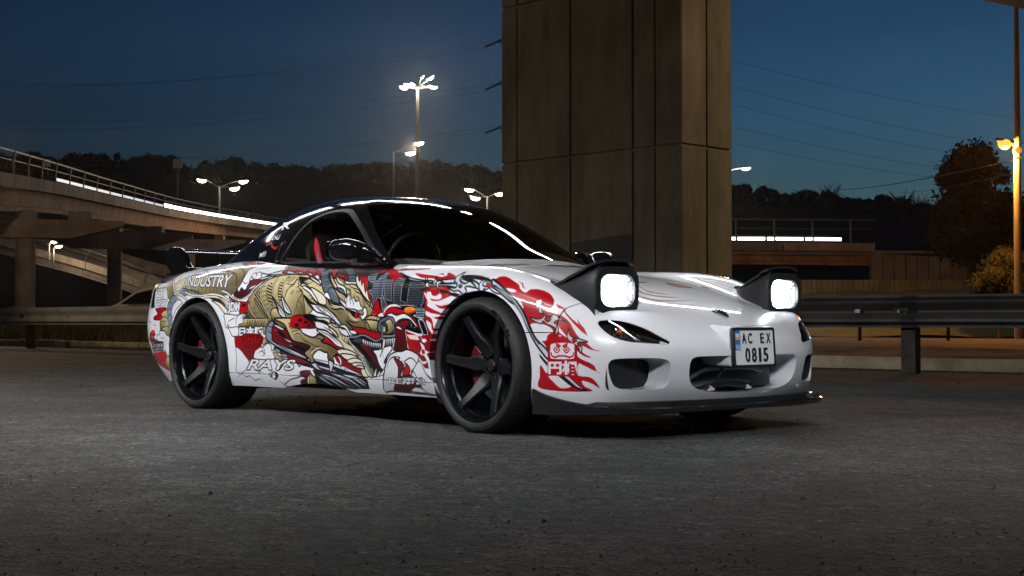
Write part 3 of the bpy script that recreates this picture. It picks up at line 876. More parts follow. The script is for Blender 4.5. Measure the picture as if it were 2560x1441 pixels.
# floodlight mast
dM = 172.0; Xm = (1043-1280)/3502*dM
MAST = empty('floodlight_mast', (Xm, dM, 0)); tag(MAST, 'tall floodlight mast with a ring of bright lamp heads in the sky', 'floodlight')
zt = .5+(803.8-216)/3502*dM
MB().tube([(0,0,-.5),(0,0,zt*.55),(0,0,zt)], [.40,.28,.16], 12).build('pole', m_pole, MAST, auto=50)
MB().lathe([(.9,zt-.1),(1.0,zt-.1),(1.0,zt+.05),(.9,zt+.05)], 20, 'z', close=True).build('ring', m_head, MAST)
for (px, py, w, yaw, t) in ((1008,217,1.25,.3,.2),(1020,212,1.3,-.3,.2),(1030,207,.9,.8,.3),(1055,191,.95,1.2,-.7),(1076,193,1.15,.5,-.6),(1072,213,.7,-.5,-.2),(1084,216,1.0,.2,-.1)):
    c = Vector(((px-1043)/3502*dM, random.Random(px).uniform(-.6,.6), .5+(803.8-py)/3502*dM))
    MB().tube([(0,0,zt), (c.x*.6, c.y, (zt+c.z)/2), tuple(c+Vector((0,0,.1)))], .07, 6).build('arm', m_head, MAST)
    lamp_head(MAST, c, w, m_lampw, tilt=t, yaw=yaw, name='floodlight_head')
    add_light('bulb_light', 'POINT', tuple(c-Vector((0,.3,.4))), 2000, (1.0,.86,.64), .25, MAST)
# concrete pole with the sodium lamp at the right edge
dO = 38.0; Xo = (2546-1280)/3502*dO
OL = empty('orange_lamp_post', (Xo, dO, 0)); tag(OL, 'concrete lamp post with glowing orange sodium lamp at the right edge', 'street lamp')
MB().tube([(0,0,-.3),(0,0,5),(0,0,10.5)], [.115,.095,.06], 14).build('pole', m_cpole, OL, auto=50)
zl = .5+(803.8-356)/3502*dO; xl = (2511-2546)/3502*dO
MB().tube([(0,0,zl-.25),(xl*.5,-.05,zl+.02),(xl*.8,-.1,zl+.08)], .022, 8).build('arm', m_pole, OL)
lamp_head(OL, Vector((xl,-.12,zl)), .50, m_lampo, tilt=.15)
MB().lathe([(.175*math.sin(PI*k/10), -.14*math.cos(PI*k/10)) for k in range(11)], 20, 'z', (xl,-.12,zl-.06)).build('lamp_globe', m_lampo, OL, smooth=True)
MB().tube([(0,-.1,zl-.22),(0,.1,zl-.22)], .10, 10).build('clamp_band', m_pole, OL)
MB().box((.0,-.02,zl-.42), (.16,.16,.05)).build('clamp_band', m_pole, OL)
add_light('sodium_glow', 'POINT', (xl,-.15,zl-.26), 1500, (1.0,.36,.05), .10, OL)

# sign boards seen from behind
for (px, py, d, w, yb, lab) in ((446,410,128,23,505,'square sign board on a tall pole above the middle of the overpass'), (124,410,76,18,470,'square sign board on the overpass railing near the left edge')):
    X = (px-1280)/3502*d; z = .5+(803.8-py)/3502*d; zb = .5+(803.8-yb)/3502*d; ww = w/3502*d
    root = empty('sign_board', (X, d-.6, zb)); tag(root, lab, 'sign', 'sign boards on the overpass')
    MB().box((0,0,z-zb), (ww,.03,ww)).build('board', m_sign, root, bevel=.01)
    MB().tube([(0,.06,0),(0,.06,z-zb+ww*.3)], .045, 8).build('pole', m_pole, root)
    for q in (-.25,.25): MB().box((0,.035,z-zb+q*ww), (ww*.9,.03,.04)).build('stiffener', m_pole, root)

# ------------------------------------------------------------------ pylon behind the pier, wires
PY = empty('power_pylon', P3(1330,140,803.8)); PY.location.z = 0; tag(PY, 'lattice power pylon hidden behind the pier, only arm tips showing', 'pylon')
m_pyl = mat('pylon_steel', (.03,.03,.032), .6, .4)
for (sx, sy) in ((-1,-1),(1,-1),(1,1),(-1,1)):
    MB().tube([(sx*2.2,sy*2.2,0),(sx*1.1,sy*1.1,16),(sx*.5,sy*.5,34)], .12, 5).build('leg', m_pyl, PY)
for k in range(9):
    z0 = 2+k*3.4; r0 = 2.2-1.7*z0/34*1.1; r0 = max(r0, .5)
    MB().tube([(-r0,-r0,z0),(r0,-r0,z0+3.2)], .06, 4).build('brace', m_pyl, PY); MB().tube([(r0,-r0,z0),(-r0,-r0,z0+3.2)], .06, 4).build('brace', m_pyl, PY)
arms = ((100,112),(207,220),(318,328))
for (y0, y1) in arms:
    z = .5+(803.8-y0)/3502*140; xt = (1243-1330)/3502*140
    MB().tube([(xt,0,z),(-xt,0,z)], .09, 5).build('arm', m_pyl, PY); MB().tube([(xt,0,z),(0,0,z+1.6)], .06, 5).build('arm_stay', m_pyl, PY); MB().tube([(xt,0,z),(xt*.5,0,z-.9),(0,0,z)], .06, 5).build('arm_stay', m_pyl, PY)
    a = Vector((xt,0,z-.1)); b_ = Vector(((1212-1330)/3502*140, -.5, .5+(803.8-(y1+6))/3502*140))
    MB().tube([a, a.lerp(b_, .5), b_], .11, 7).build('insulator_string', m_pyl, PY)
def wire(label, p0, p1, sag, r=.02, group='power lines across the sky'):
    P0, P1 = Vector(p0), Vector(p1); pts = []
    for i in range(25):
        t = i/24; q = P0.lerp(P1, t); q.z -= sag*4*t*(1-t); pts.append(q-P0)
    o = MB().tube(pts, r, 4).build('power_line', m_wire); o.location = P0
    tag(o, label, 'wire', group)
wl = [(1212,118,-60,205),(1250,98,-60,215),(1207,228,-60,318),(1250,205,-60,300),(1216,328,-60,392),(1250,314,-60,395)]
nm = ['highest insulator', 'top pylon arm tip', 'middle insulator', 'middle pylon arm tip', 'lowest insulator', 'lowest pylon arm tip']
for (a, b_, c, d), q in zip(wl, nm):
    wire(f'thin power line running left from the {q} beside the pier', P3(a,140,b_), P3(c,200,d), 1.5, .014)
wr = [(1835,150,2700,310,'uppermost'),(1840,215,2700,385,'second'),(1845,262,2700,420,'third'),(1845,318,2700,455,'fourth'),(1845,360,2700,470,'lowest')]
for (a, b_, c, d, q) in wr:
    wire(f'thin power line over the right sky, {q} of the five beside the pier', P3(a,150,b_), P3(c,190,d), 1.0, .014)
wire('dark sagging cable running from the orange lamp post down to the left', P3(2540,38,400), P3(2070,120,474), .25, .016)
wire('second fainter cable from the orange lamp post toward the skyline', P3(2540,38,432), P3(2220,120,482), .2, .010)
wire('cable from the orange lamp post to the upper right', P3(2550,38,360), P3(2700,38,290), .1, .012)

# ------------------------------------------------------------------ pale hatchback passing behind the rail
SUV = empty('pale_hatchback', P3(402,46,803.8), R(180-6)); SUV.location.z = .05
tag(SUV, 'pale beige hatchback car behind the guardrail, partly hidden by the sports car', 'car')
m_beige = mat('hatchback_paint', (.72,.70,.62), .3, .0, .8); m_dg = mat('hatchback_glass', (.01,.01,.012), .08, 0, .5)
bodyp = smooth_poly([(2.15,.35),(2.2,.62),(2.05,.80),(1.25,.98),(.55,1.42),(0,1.56),(-.9,1.58),(-1.7,1.48),(-2.05,1.05),(-2.15,.7),(-2.1,.35)], 5)
def hb(u, v, h):
    s_ = 1-.16*max(0, (v-.85))/.7; return (u, h*s_, v)
n = len(bodyp); V = []; F = []
ws = (-.88,-.84,.84,.88)
for i, h in enumerate(ws):
    k = .985 if i in (0,3) else 1.0
    for (u, v) in bodyp: V.append(hb(u*k, .9+(v-.9)*k, h))
for i in range(3):
    for k in range(n): F.append((i*n+k, i*n+(k+1) % n, (i+1)*n+(k+1) % n, (i+1)*n+k))
F += [tuple(range(n))[::-1], tuple(3*n+k for k in range(n))]
MB().add(V, F).build('body', m_beige, SUV, auto=35)
for s in (-1, 1):
    for P in ([(1.05,1.0),(.52,1.36),(.02,1.47),(-.02,1.02)], [(-.10,1.02),(-.06,1.47),(-.85,1.48),(-.92,1.04)], [(-1.0,1.05),(-.93,1.48),(-1.50,1.42),(-1.72,1.10)]):
        V = [hb(u, v, s*.892) for (u, v) in P]; V = [(a, b_*1.004, c) for (a, b_, c) in V]
        mesh_obj('side_window', V, [(0,1,2,3) if s < 0 else (3,2,1,0)], m_dg, SUV)
    for x in (1.35,-1.35):
        MB().lathe([(.0,-.02),(.19,-.02),(.21,.0),(.31,.0),(.33,.03),(.33,.2),(0,.2)], 28, 'y', (x, -.90 if s < 0 else .70, .30)).build('wheel', m_dg, SUV, auto=40)
    MB().box((2.06,s*.62,.70), (.16,.30,.12)).build('headlight', m_refl, SUV, bevel=.03)
MB().add([(1.27,-.70,.99),(1.27,.70,.99),(.60,.62,1.42),(.60,-.62,1.42)], [(0,1,2,3)]).build('windscreen', m_dg, SUV)
# a red-lit car far left behind the rail: only its roof edge shows
RC = empty('distant_car', P3(5,60,803.8), R(175)); RC.location.z = 0; tag(RC, 'low dark car with red tail light at the left edge behind the rail', 'car')
P = smooth_poly([(2.0,.3),(2.05,.6),(1.3,.75),(.6,1.1),(-.6,1.12),(-1.4,.85),(-2.0,.80),(-2.05,.3)], 4)
MB().prism(P, -.82, .82, lambda u, v, h: (u, h*(1-.15*max(0,v-.7)), v)).build('body', m_dg, RC, auto=40)
m_tail = mat('tail_light', (.5,.02,.01), .3, emit=(1,.12,.04), estr=1.5)
for s in (-1,1): MB().box((-2.03,s*.62,.72), (.06,.34,.10)).build('tail_light', m_tail, RC)

# ------------------------------------------------------------------ lamps outside the frame: assumed street lamps, and others added for their light
def added_lamp_post(label, X, Y, h, ax, ay, col, energy, cone=150, aim=None):
    root = empty('street_lamp', (X, Y, 0)); tag(root, label, 'street lamp', 'street lamps along the roads')  # every post built here is out of view
    MB().tube([(0,0,-.3),(0,0,h*.5),(0,0,h-.3),(ax*.4,ay*.4,h),(ax,ay,h+.05)], [.10,.08,.06,.04,.035], 10).build('pole', m_pole, root, auto=50)
    lamp_head(root, Vector((ax,ay,h)), .8, m_lampw, yaw=math.atan2(ay, ax))
    if cone: add_light('added_street_light', 'SPOT', (ax,ay,h-.13), energy, col, .18, root, cone=R(cone), rot=(0,0,0))
    elif aim:
        o = add_light('added_street_light', 'SPOT', (ax,ay,h-.30), energy, col, .18, root, cone=R(aim[3]))
        o.rotation_euler = (Vector(aim[:3])-Vector((X+ax, Y+ay, h-.3))).to_track_quat('-Z', 'Y').to_euler()
    else: add_light('added_street_light', 'POINT', (ax,ay,h-.35), energy, col, .18, root)
    return root
added_lamp_post('assumed unseen street lamp beyond the right edge lighting the pier side', 12.0, 13.5, 7.0, -1.6, .2, (1.0,.74,.42), 1150, 0, (3.5,18.5,3.2,64))  # unseen lamp, assumed from the warm light on the pier's right face
added_lamp_post('assumed unseen street lamp beyond the left edge lighting the overpass', -18.9, 45.0, 6.0, .4, .8, (1.0,.66,.40), 2600, 0)  # unseen lamp, assumed from the brown glow on fascia and girder
added_lamp_post('added street lamp beyond the left edge to light the pier and near rail', -13.5, 18.5, 6.0, 1.2, .3, (1.0,.78,.52), 620, 0, (-3.0,21.5,1.2,96))  # unseen lamp added to brighten the pier's left face and rail
add_light('road_light', 'POINT', (P3(1866,46,424)[0], 46, P3(1866,46,424)[2]-.35), 520, (1.0,.80,.52), .15, None)
# added tube luminaires, out of view, put in to light the car and ground
CX_, CY_ = Vector((.68186,-.73148,0)), Vector((.73148,.68186,0)); CO = Vector((.4851,6.8668,0))
def car_pt(x, y): return CO + CX_*x + CY_*y
def luminaire(p, z, ang, ln, power, label, aim, az, spread=80):
    """added tube fitting on rods; the fitting is turned about its long axis so that it faces its target"""
    root = empty('added_luminaire', (p[0], p[1], z), ang); tag(root, label, 'lamp', 'added unseen tube lamps lighting the car')
    d = Vector((aim[0]-p[0], aim[1]-p[1], 0)); side = Vector((-math.sin(ang), math.cos(ang), 0))
    t = math.atan2(d.dot(side), z-az)
    def turn(o): o.rotation_euler = (t, 0, 0); return o
    turn(MB().prism([(-.15,0),(.15,0),(.09,.11),(-.09,.11)], -ln/2, ln/2, lambda u, v, h: (h, u, v)).build('housing', m_pole, root))
    for k in (-ln*.4, ln*.4): MB().tube([(k,0,.05),(k,0,9.0-z)], .010, 6).build('hanger_rod', m_pole, root)
    for k in (-.07,.07): turn(MB().tube([(-ln/2+.05,k,-.022),(ln/2-.05,k,-.022)], .018, 8).build('tube', m_tube, root))
    o = turn(add_light('fill_light', 'AREA', tuple(Matrix.Rotation(t, 3, 'X') @ Vector((0,0,-.05))), power, (.97,.985,1.0), 1, root, sx=ln, sy=.09))
    o.data.spread = R(spread)
CA = R(-47.01)
for i, (x, y, w, s_) in enumerate(((-7.2,-4.2,42,85),(-4.2,-4.2,31,72),(-1.2,-4.2,33,68))):
    luminaire(car_pt(x, y), 2.9, CA, 2.9, w, f'added unseen tube lamp left of the camera facing the car side, {("first","second","third","fourth")[i]} from the tail', car_pt(x+.3, -.9), .55, s_)
for i, (x, y, w) in enumerate(((-3.6,-2.7,13),(-.4,-2.6,22),(2.7,-.3,15))):
    luminaire(car_pt(x, y), 2.7, CA, 2.4, w, f'added unseen tube lamp above the ground in front of the car, {("first","second","third")[i]} from the tail', car_pt(x, y), 0, 95)
luminaire(car_pt(5.3,-4.3), 3.7, 0.0, 2.2, 13.5, 'added unseen short tube lamp above the camera facing the nose of the car', car_pt(.3,-.5), .95, 32)
for i, X in enumerate((-4.4,-1.1,2.2)):
    luminaire((X,13.0), 4.1, 0.0, 3.0, (13,13,11)[i], f'added unseen tube lamp behind the car above the guardrail, {("first","second","third")[i]} from the left', (X*.4-.3, 7.6), .8, 90)
LIV = [
('f', 'K', 0, '-3132 680 -3212 731 -3263 768 -3159 799 -2961 805 -2860 785 -2915 762 -2948 730 -3042 726 -3128 726 -3066 685 -3019 582 -3118 576'),
('f', 'D', 0, '-2979 731 -3016 759 -3019 780 -2887 792 -2850 772 -2882 749 -2928 730'),
('s', 'L', 1, 3.9, '-2947 735 -2941 756 -2893 776'),
('g', 'Gg', 1, '-2893 722 -2877 747 -2776 723 -2726 663 -2767 633 -2807 640 -2834 682', '-2868 712 -2720 651'),
('o', 'K', 1, 4.9, '-2893 722 -2877 747 -2776 723 -2726 663 -2767 633 -2807 640 -2834 682'),
('h', 'g', 20, 14.0, 4.0, '-2877 713 -2760 711 -2716 639 -2807 640'),
('g', 'Gg', 1, '-2760 711 -2723 734 -2658 759 -2524 771 -2357 776 -2231 778 -2199 804 -2115 809 -2029 803 -1989 775 -2013 747 -2000 719 -2034 672 -2066 652 -2150 646 -2242 648 -2366 650 -2526 675 -2628 689 -2696 662', '-2330 790 -2289 645'),
('o', 'K', 1, 4.9, '-2760 711 -2723 734 -2658 759 -2524 771 -2357 776 -2231 778 -2199 804 -2115 809 -2029 803 -1989 775 -2013 747 -2000 719 -2034 672 -2066 652 -2150 646 -2242 648 -2366 650 -2526 675 -2628 689 -2696 662'),
('f', 'W', 1, '-2609 773 -2516 798 -2332 805 -2270 797 -2233 772 -2405 771 -2541 766'),
('o', 'K', 1, 3.9, '-2609 773 -2516 798 -2332 805 -2270 797 -2233 772 -2405 771 -2541 766'),
('s', 'K', 1, 3.7, '-2605 776 -2472 770 -2502 795 -2387 771'),
('s', 'K', 1, 3.7, '-2508 798 -2294 771'),
('f', 'D', 0, '-2303 799 -2227 806 -2210 783 -2224 774 -2254 792'),
('s', 'K', 0, 4.6, '-2314 783 -2208 780 -2123 767 -2071 734 -2042 672 -2062 653'),
('s', 'K', 0, 4.4, '-2219 798 -2136 798 -2064 783 -2023 759 -2012 733'),
('h', 'g', -38, 13.0, 4.0, '-2132 727 -2071 732 -2043 675 -2077 653 -2111 670'),
('h', 'g', -38, 13.0, 4.0, '-2066 731 -2017 742 -2006 713 -2037 680'),
('s', 'K', 1, 3.9, '-2517 706 -2511 680 -2526 671'),
('s', 'g', 1, 3.9, '-2516 694 -2512 671'),
('s', 'K', 1, 3.9, '-2468 705 -2462 679 -2477 670'),
('s', 'g', 1, 3.9, '-2467 693 -2463 670'),
('s', 'K', 1, 3.9, '-2422 704 -2416 678 -2426 654'),
('s', 'g', 1, 3.9, '-2421 693 -2417 669'),
('s', 'K', 1, 3.9, '-2380 703 -2375 677 -2383 653'),
('s', 'g', 1, 3.9, '-2379 692 -2375 669'),
('s', 'K', 1, 3.9, '-2341 703 -2335 677 -2342 653'),
('s', 'g', 1, 3.9, '-2340 691 -2336 668'),
('s', 'K', 1, 3.9, '-2303 702 -2297 676 -2289 652'),
('s', 'g', 1, 3.9, '-2302 690 -2298 668'),
('s', 'K', 1, 3.9, '-2265 701 -2261 676 -2253 651'),
('s', 'g', 1, 3.9, '-2265 690 -2261 667'),
('s', 'K', 1, 3.9, '-2226 701 -2223 675 -2216 651'),
('s', 'g', 1, 3.9, '-2227 689 -2224 666'),
('s', 'K', 1, 3.9, '-2181 700 -2180 674 -2175 650'),
('s', 'g', 1, 3.9, '-2183 689 -2182 666'),
('s', 'K', 1, 3.9, '-2136 699 -2137 674 -2133 650'),
('s', 'g', 1, 3.9, '-2139 688 -2139 665'),
('f', 'S', 1, '-2655 666 -2629 690 -2590 691 -2530 680 -2494 682 -2431 664 -2371 650 -2455 647 -2528 652 -2605 650'),
('o', 'K', 1, 5.9, '-2655 666 -2629 690 -2590 691 -2530 680 -2494 682 -2431 664 -2371 650 -2455 647 -2528 652 -2605 650'),
('s', 'K', 1, 4.2, '-2616 681 -2575 672 -2587 655'),
('s', 'K', 1, 4.2, '-2569 681 -2529 671 -2541 654'),
('s', 'K', 1, 4.2, '-2523 680 -2486 670 -2498 653'),
('s', 'K', 1, 4.2, '-2480 679 -2444 670 -2457 653'),
('s', 'K', 1, 4.2, '-2438 678 -2405 669 -2417 652'),
('s', 'K', 0, 16.1, '-2711 662 -2637 626 -2580 602'),
('s', 'K', 0, 16.1, '-2698 665 -2604 649 -2534 622'),
('s', 'K', 0, 16.1, '-2574 669 -2486 652 -2370 646 -2277 652 -2196 646 -2135 629 -2073 600 -2042 583'),
('s', 'K', 0, 16.1, '-2341 638 -2228 637 -2168 621 -2116 592 -2089 570'),
('s', 'K', 0, 16.1, '-2178 670 -2116 655 -2065 628 -2014 616 -1953 621 -1890 651 -1839 683 -1788 711 -1734 727'),
('s', 'C', 0, 9.8, '-2711 662 -2637 626 -2580 602'),
('s', 'C', 0, 9.8, '-2698 665 -2604 649 -2534 622'),
('s', 'C', 0, 9.8, '-2574 669 -2486 652 -2370 646 -2277 652 -2196 646 -2135 629 -2073 600 -2042 583'),
('s', 'C', 0, 9.8, '-2341 638 -2228 637 -2168 621 -2116 592 -2089 570'),
('s', 'C', 0, 9.8, '-2178 670 -2116 655 -2065 628 -2014 616 -1953 621 -1890 651 -1839 683 -1788 711 -1734 727'),
('s', 'W', 1, 2.9, '-2158 666 -2109 649 -2059 624 -2009 613 -1948 616 -1883 644'),
('f', 'K', 1, '-2285 630 -2198 629 -2157 615 -2113 584 -2178 598 -2240 619'),
('f', 'C', 1, '-2255 616 -2191 610 -2130 584 -2080 550 -2112 542 -2174 584 -2228 607'),
('o', 'K', 1, 4.9, '-2255 616 -2191 610 -2130 584 -2080 550 -2112 542 -2174 584 -2228 607'),
('f', 'R', 0, '-2166 615 -2147 598 -2123 587 -2150 592'),
('f', 'K', 1, '-2108 645 -2070 628 -1999 609 -2046 606 -2087 620'),
('f', 'D', 1, '-2079 628 -2018 612 -2022 607 -2067 614'),
('f', 'S', 1, '-2800 592 -2784 616 -2747 642 -2714 653 -2680 641 -2678 621 -2721 592 -2712 533 -2710 494 -2738 468 -2765 468 -2785 533'),
('o', 'K', 1, 5.9, '-2800 592 -2784 616 -2747 642 -2714 653 -2680 641 -2678 621 -2721 592 -2712 533 -2710 494 -2738 468 -2765 468 -2785 533'),
('s', 'K', 0, 4.4, '-2800 604 -2767 613 -2732 601'),
('s', 'L', 1, 4.9, '-2780 591 -2750 583'),
('s', 'K', 0, 4.4, '-2790 568 -2756 577 -2720 565'),
('s', 'L', 1, 4.9, '-2770 555 -2740 547'),
('s', 'K', 0, 4.4, '-2780 530 -2746 539 -2711 527'),
('s', 'L', 1, 4.9, '-2761 517 -2733 509'),
('f', 'W', 1, '-2723 562 -2700 597 -2651 625 -2593 611 -2663 568 -2704 521'),
('o', 'K', 1, 4.9, '-2723 562 -2700 597 -2651 625 -2593 611 -2663 568 -2704 521'),
('t', 'KYIV', 'W', 'K', 2.9, 0.03, '-3121 728 -2864 729 -2836 685 -3044 681'),
('t', 'CAR', 'W', 'K', 2.9, 0.03, '-3042 677 -2869 679 -2861 631 -3018 628'),
('t', 'FEST', 'W', 'K', 2.9, 0.03, '-3014 624 -2811 628 -2827 581 -3005 576'),
('f', 'K', 1, '-2996 576 -2821 582 -2816 560 -2884 533 -2835 533 -2840 508 -3003 506 -3017 527 -2955 545'),
('f', 'R', 1, '-2985 573 -2833 579 -2834 566 -2893 536 -2843 530 -2857 512 -2989 511 -3007 526 -2928 542'),
('s', 'K', 1, 3.4, '-2969 563 -2867 569'),
('s', 'K', 1, 3.4, '-2968 521 -2866 523'),
('g', 'Gg', 1, '-2886 545 -2810 566 -2777 518 -2761 468 -2773 462 -2894 461 -2897 506 -2843 506', '-2846 548 -2852 462'),
('o', 'K', 1, 4.9, '-2886 545 -2810 566 -2777 518 -2761 468 -2773 462 -2894 461 -2897 506 -2843 506'),
('s', 'K', 1, 4.4, '-2892 494 -2839 503 -2778 500'),
('s', 'K', 1, 3.7, '-3139 494 -3096 499 -3056 490'),
('s', 'K', 1, 3.7, '-3020 491 -2996 476 -2963 470'),
('g', 'Gg', 1, '-2899 450 -2898 506 -2842 526 -2779 513 -2759 471 -2842 464 -2872 451', '-2841 517 -2872 451'),
('o', 'K', 1, 4.9, '-2899 450 -2898 506 -2842 526 -2779 513 -2759 471 -2842 464 -2872 451'),
('g', 'Gg', 1, '-2876 448 -2842 461 -2796 468 -2752 464 -2704 425 -2735 399 -2788 425 -2818 443', '-2811 464 -2734 404'),
('o', 'K', 1, 4.9, '-2876 448 -2842 461 -2796 468 -2752 464 -2704 425 -2735 399 -2788 425 -2818 443'),
('s', 'K', 1, 4.4, '-2897 494 -2846 500 -2776 497'),
('f', 'D', 1, '-3196 414 -3130 395 -3093 431 -3059 423 -3061 391 -3031 420 -3006 396 -2966 386 -2936 376 -3081 371 -3113 379'),
('f', 'W', 1, '-2960 413 -2904 424 -2911 440 -2872 443 -2826 440 -2795 422 -2740 401 -2743 346 -2764 296 -2802 301 -2820 321 -2857 331 -2855 374 -2936 378 -2956 391'),
('o', 'K', 1, 4.9, '-2960 413 -2904 424 -2911 440 -2872 443 -2826 440 -2795 422 -2740 401 -2743 346 -2764 296 -2802 301 -2820 321 -2857 331 -2855 374 -2936 378 -2956 391'),
('s', 'K', 1, 3.9, '-2899 405 -2868 398 -2843 403'),
('s', 'K', 1, 3.9, '-2844 395 -2798 390'),
('s', 'K', 1, 3.9, '-2841 361 -2796 356'),
('s', 'K', 1, 3.9, '-2846 377 -2810 366'),
('g', 'RD', 0, '-3096 306 -2878 321 -2813 318 -2804 293 -2862 244 -2808 219 -2801 200 -2974 226 -3116 260 -3139 281', '-2985 316 -3070 234'),
('f', 'K', 0, '-3085 371 -2854 378 -2869 323 -3031 316 -3077 307 -3098 328'),
('t', 'Gram', 'W', 'K', 3.1, 0.0, '-3081 371 -2854 378 -2861 346 -3108 340'),
('t', 'Lights', 'W', 'K', 2.3, 0.0, '-3078 338 -2866 346 -2881 323 -3073 314'),
('g', 'Gg', 1, '-2850 260 -2818 279 -2768 292 -2786 217 -2855 236', '-2809 279 -2816 218'),
('o', 'K', 1, 4.9, '-2850 260 -2818 279 -2768 292 -2786 217 -2855 236'),
('s', 'K', 0, 14.9, '-2867 761 -2768 711 -2723 674 -2664 670 -2627 696 -2638 726'),
('s', 'W', 0, 8.3, '-2867 761 -2768 711 -2723 674 -2664 670 -2627 696 -2638 726'),
('s', 'K', 0, 12.7, '-2758 765 -2731 734 -2720 680'),
('s', 'W', 0, 6.4, '-2758 765 -2731 734 -2720 680'),
('s', 'W', 0, 5.4, '-2723 704 -2687 709 -2648 711'),
('s', 'W', 0, 5.4, '-2700 683 -2659 694 -2645 726'),
('t', 'INDUSTRY', 'W', 'K', 5.1, 0.025, '-2652 764 -2134 764 -2123 688 -2594 703'),
('f', 'g', 1, '-2190 830 -2168 841 -2069 821 -2030 802 -2091 812'),
('o', 'K', 1, 3.9, '-2190 830 -2168 841 -2069 821 -2030 802 -2091 812'),
('s', 'R', 0, 13.5, '-2181 846 -2106 835 -2027 814 -2006 795 -2015 790'),
('s', 'L', 0, 9.8, '-2186 852 -2096 841 -2005 816 -1972 797'),
('s', 'K', 0, 9.8, '-2193 857 -2088 843 -1965 809'),
('s', 'R', 0, 7.8, '-2180 861 -2076 844 -1968 812'),
('s', 'K', 0, 8.8, '-2162 865 -2038 840 -1954 814'),
('s', 'R', 0, 7.8, '-2135 864 -2031 840 -1952 817'),
('g', 'Dd', 1, '-1949 707 -1935 723 -1846 730 -1791 750 -1758 752 -1766 733 -1840 705 -1875 681 -1921 648 -1987 627 -2058 642 -2024 672 -2005 686 -1947 671', '-1901 728 -2002 627'),
('o', 'K', 1, 3.9, '-1949 707 -1935 723 -1846 730 -1791 750 -1758 752 -1766 733 -1840 705 -1875 681 -1921 648 -1987 627 -2058 642 -2024 672 -2005 686 -1947 671'),
('h', 'd', 80, 16.0, 4.0, '-2014 672 -1906 706 -1889 667 -1987 627 -2053 642'),
('f', 'L', 0, '-1943 665 -1907 689 -1859 702 -1880 681 -1920 673'),
('o', 'K', 0, 3.9, '-1943 665 -1907 689 -1859 702 -1880 681 -1920 673'),
('f', 'L', 0, '-1865 730 -1818 740 -1732 746 -1666 748 -1769 736 -1825 726'),
('o', 'K', 0, 3.9, '-1865 730 -1818 740 -1732 746 -1666 748 -1769 736 -1825 726'),
('f', 'W', 1, '-2014 784 -1998 794 -1967 806 -1953 819 -1955 830 -1867 819 -1743 807 -1704 797 -1681 776 -1735 767 -1797 755 -1862 763 -1846 743 -1857 731 -1902 729 -1944 746 -1936 712 -1946 696 -1949 675 -1972 672 -1995 685 -2011 662 -2031 679 -2013 702 -2005 725 -2007 760'),
('o', 'K', 1, 5.4, '-2014 784 -1998 794 -1967 806 -1953 819 -1955 830 -1867 819 -1743 807 -1704 797 -1681 776 -1735 767 -1797 755 -1862 763 -1846 743 -1857 731 -1902 729 -1944 746 -1936 712 -1946 696 -1949 675 -1972 672 -1995 685 -2011 662 -2031 679 -2013 702 -2005 725 -2007 760'),
('s', 'K', 1, 3.9, '-1944 746 -1946 760 -1921 766 -1896 750 -1903 731'),
('s', 'K', 1, 3.9, '-1921 766 -1889 770 -1862 763'),
('s', 'K', 1, 3.9, '-2006 722 -1968 707 -1942 718'),
('s', 'K', 1, 3.2, '-1886 810 -1851 813 -1812 807'),
('s', 'K', 1, 3.2, '-1945 777 -1928 788 -1862 792 -1817 799'),
('s', 'C', 1, 3.4, '-1799 715 -1811 704 -1852 666 -1881 637'),
('f', 'K', 0, '-2163 896 -1993 833 -1734 807 -1677 789 -1665 775 -1600 778 -1363 765 -1297 715 -1216 716'),
('f', 'K', 0, '-2046 892 -1821 808 -1693 793 -1586 770 -1362 764 -1291 712 -1154 715 -1050 699 -968 698 -979 736 -913 745 -857 758 -729 751 -788 781 -975 821 -1280 871'),
('s', 'R', 0, 9.8, '-1680 759 -1664 775 -1579 778 -1484 770 -1406 765 -1332 742 -1299 715'),
('f', 'R', 1, '-1683 764 -1660 775 -1597 776 -1484 770 -1398 763 -1326 739 -1300 713 -1348 727 -1464 745 -1566 756 -1664 753'),
('f', 'L', 0, '-1665 775 -1581 765 -1569 752 -1640 755 -1628 763'),
('o', 'K', 0, 4.9, '-1665 775 -1581 765 -1569 752 -1640 755 -1628 763'),
('f', 'L', 0, '-1569 773 -1477 755 -1486 749 -1527 754 -1527 761'),
('o', 'K', 0, 4.9, '-1569 773 -1477 755 -1486 749 -1527 754 -1527 761'),
('f', 'L', 0, '-1475 768 -1397 749 -1380 731 -1422 743 -1434 755'),
('o', 'K', 0, 4.9, '-1475 768 -1397 749 -1380 731 -1422 743 -1434 755'),
('f', 'L', 0, '-1392 758 -1324 738 -1296 710 -1349 728 -1348 740'),
('o', 'K', 0, 4.9, '-1392 758 -1324 738 -1296 710 -1349 728 -1348 740'),
('f', 'K', 1, '-1671 761 -1667 766 -1651 761 -1653 755'),
('f', 'K', 1, '-1574 762 -1572 767 -1554 761 -1556 756'),
('f', 'K', 1, '-1472 758 -1470 763 -1453 757 -1455 752'),
('f', 'K', 1, '-1389 742 -1386 747 -1369 742 -1372 737'),
('f', 'L', 0, '-1789 756 -1734 766 -1687 773 -1673 753 -1737 751'),
('o', 'K', 0, 4.4, '-1789 756 -1734 766 -1687 773 -1673 753 -1737 751'),
('g', 'Gg', 1, '-1932 582 -1914 618 -1884 648 -1834 694 -1775 720 -1684 744 -1579 750 -1489 745 -1403 739 -1281 694 -1223 651 -1265 601 -1375 524 -1481 530 -1513 492 -1643 482 -1729 476 -1798 465 -1937 465 -1943 517', '-1756 719 -1798 476'),
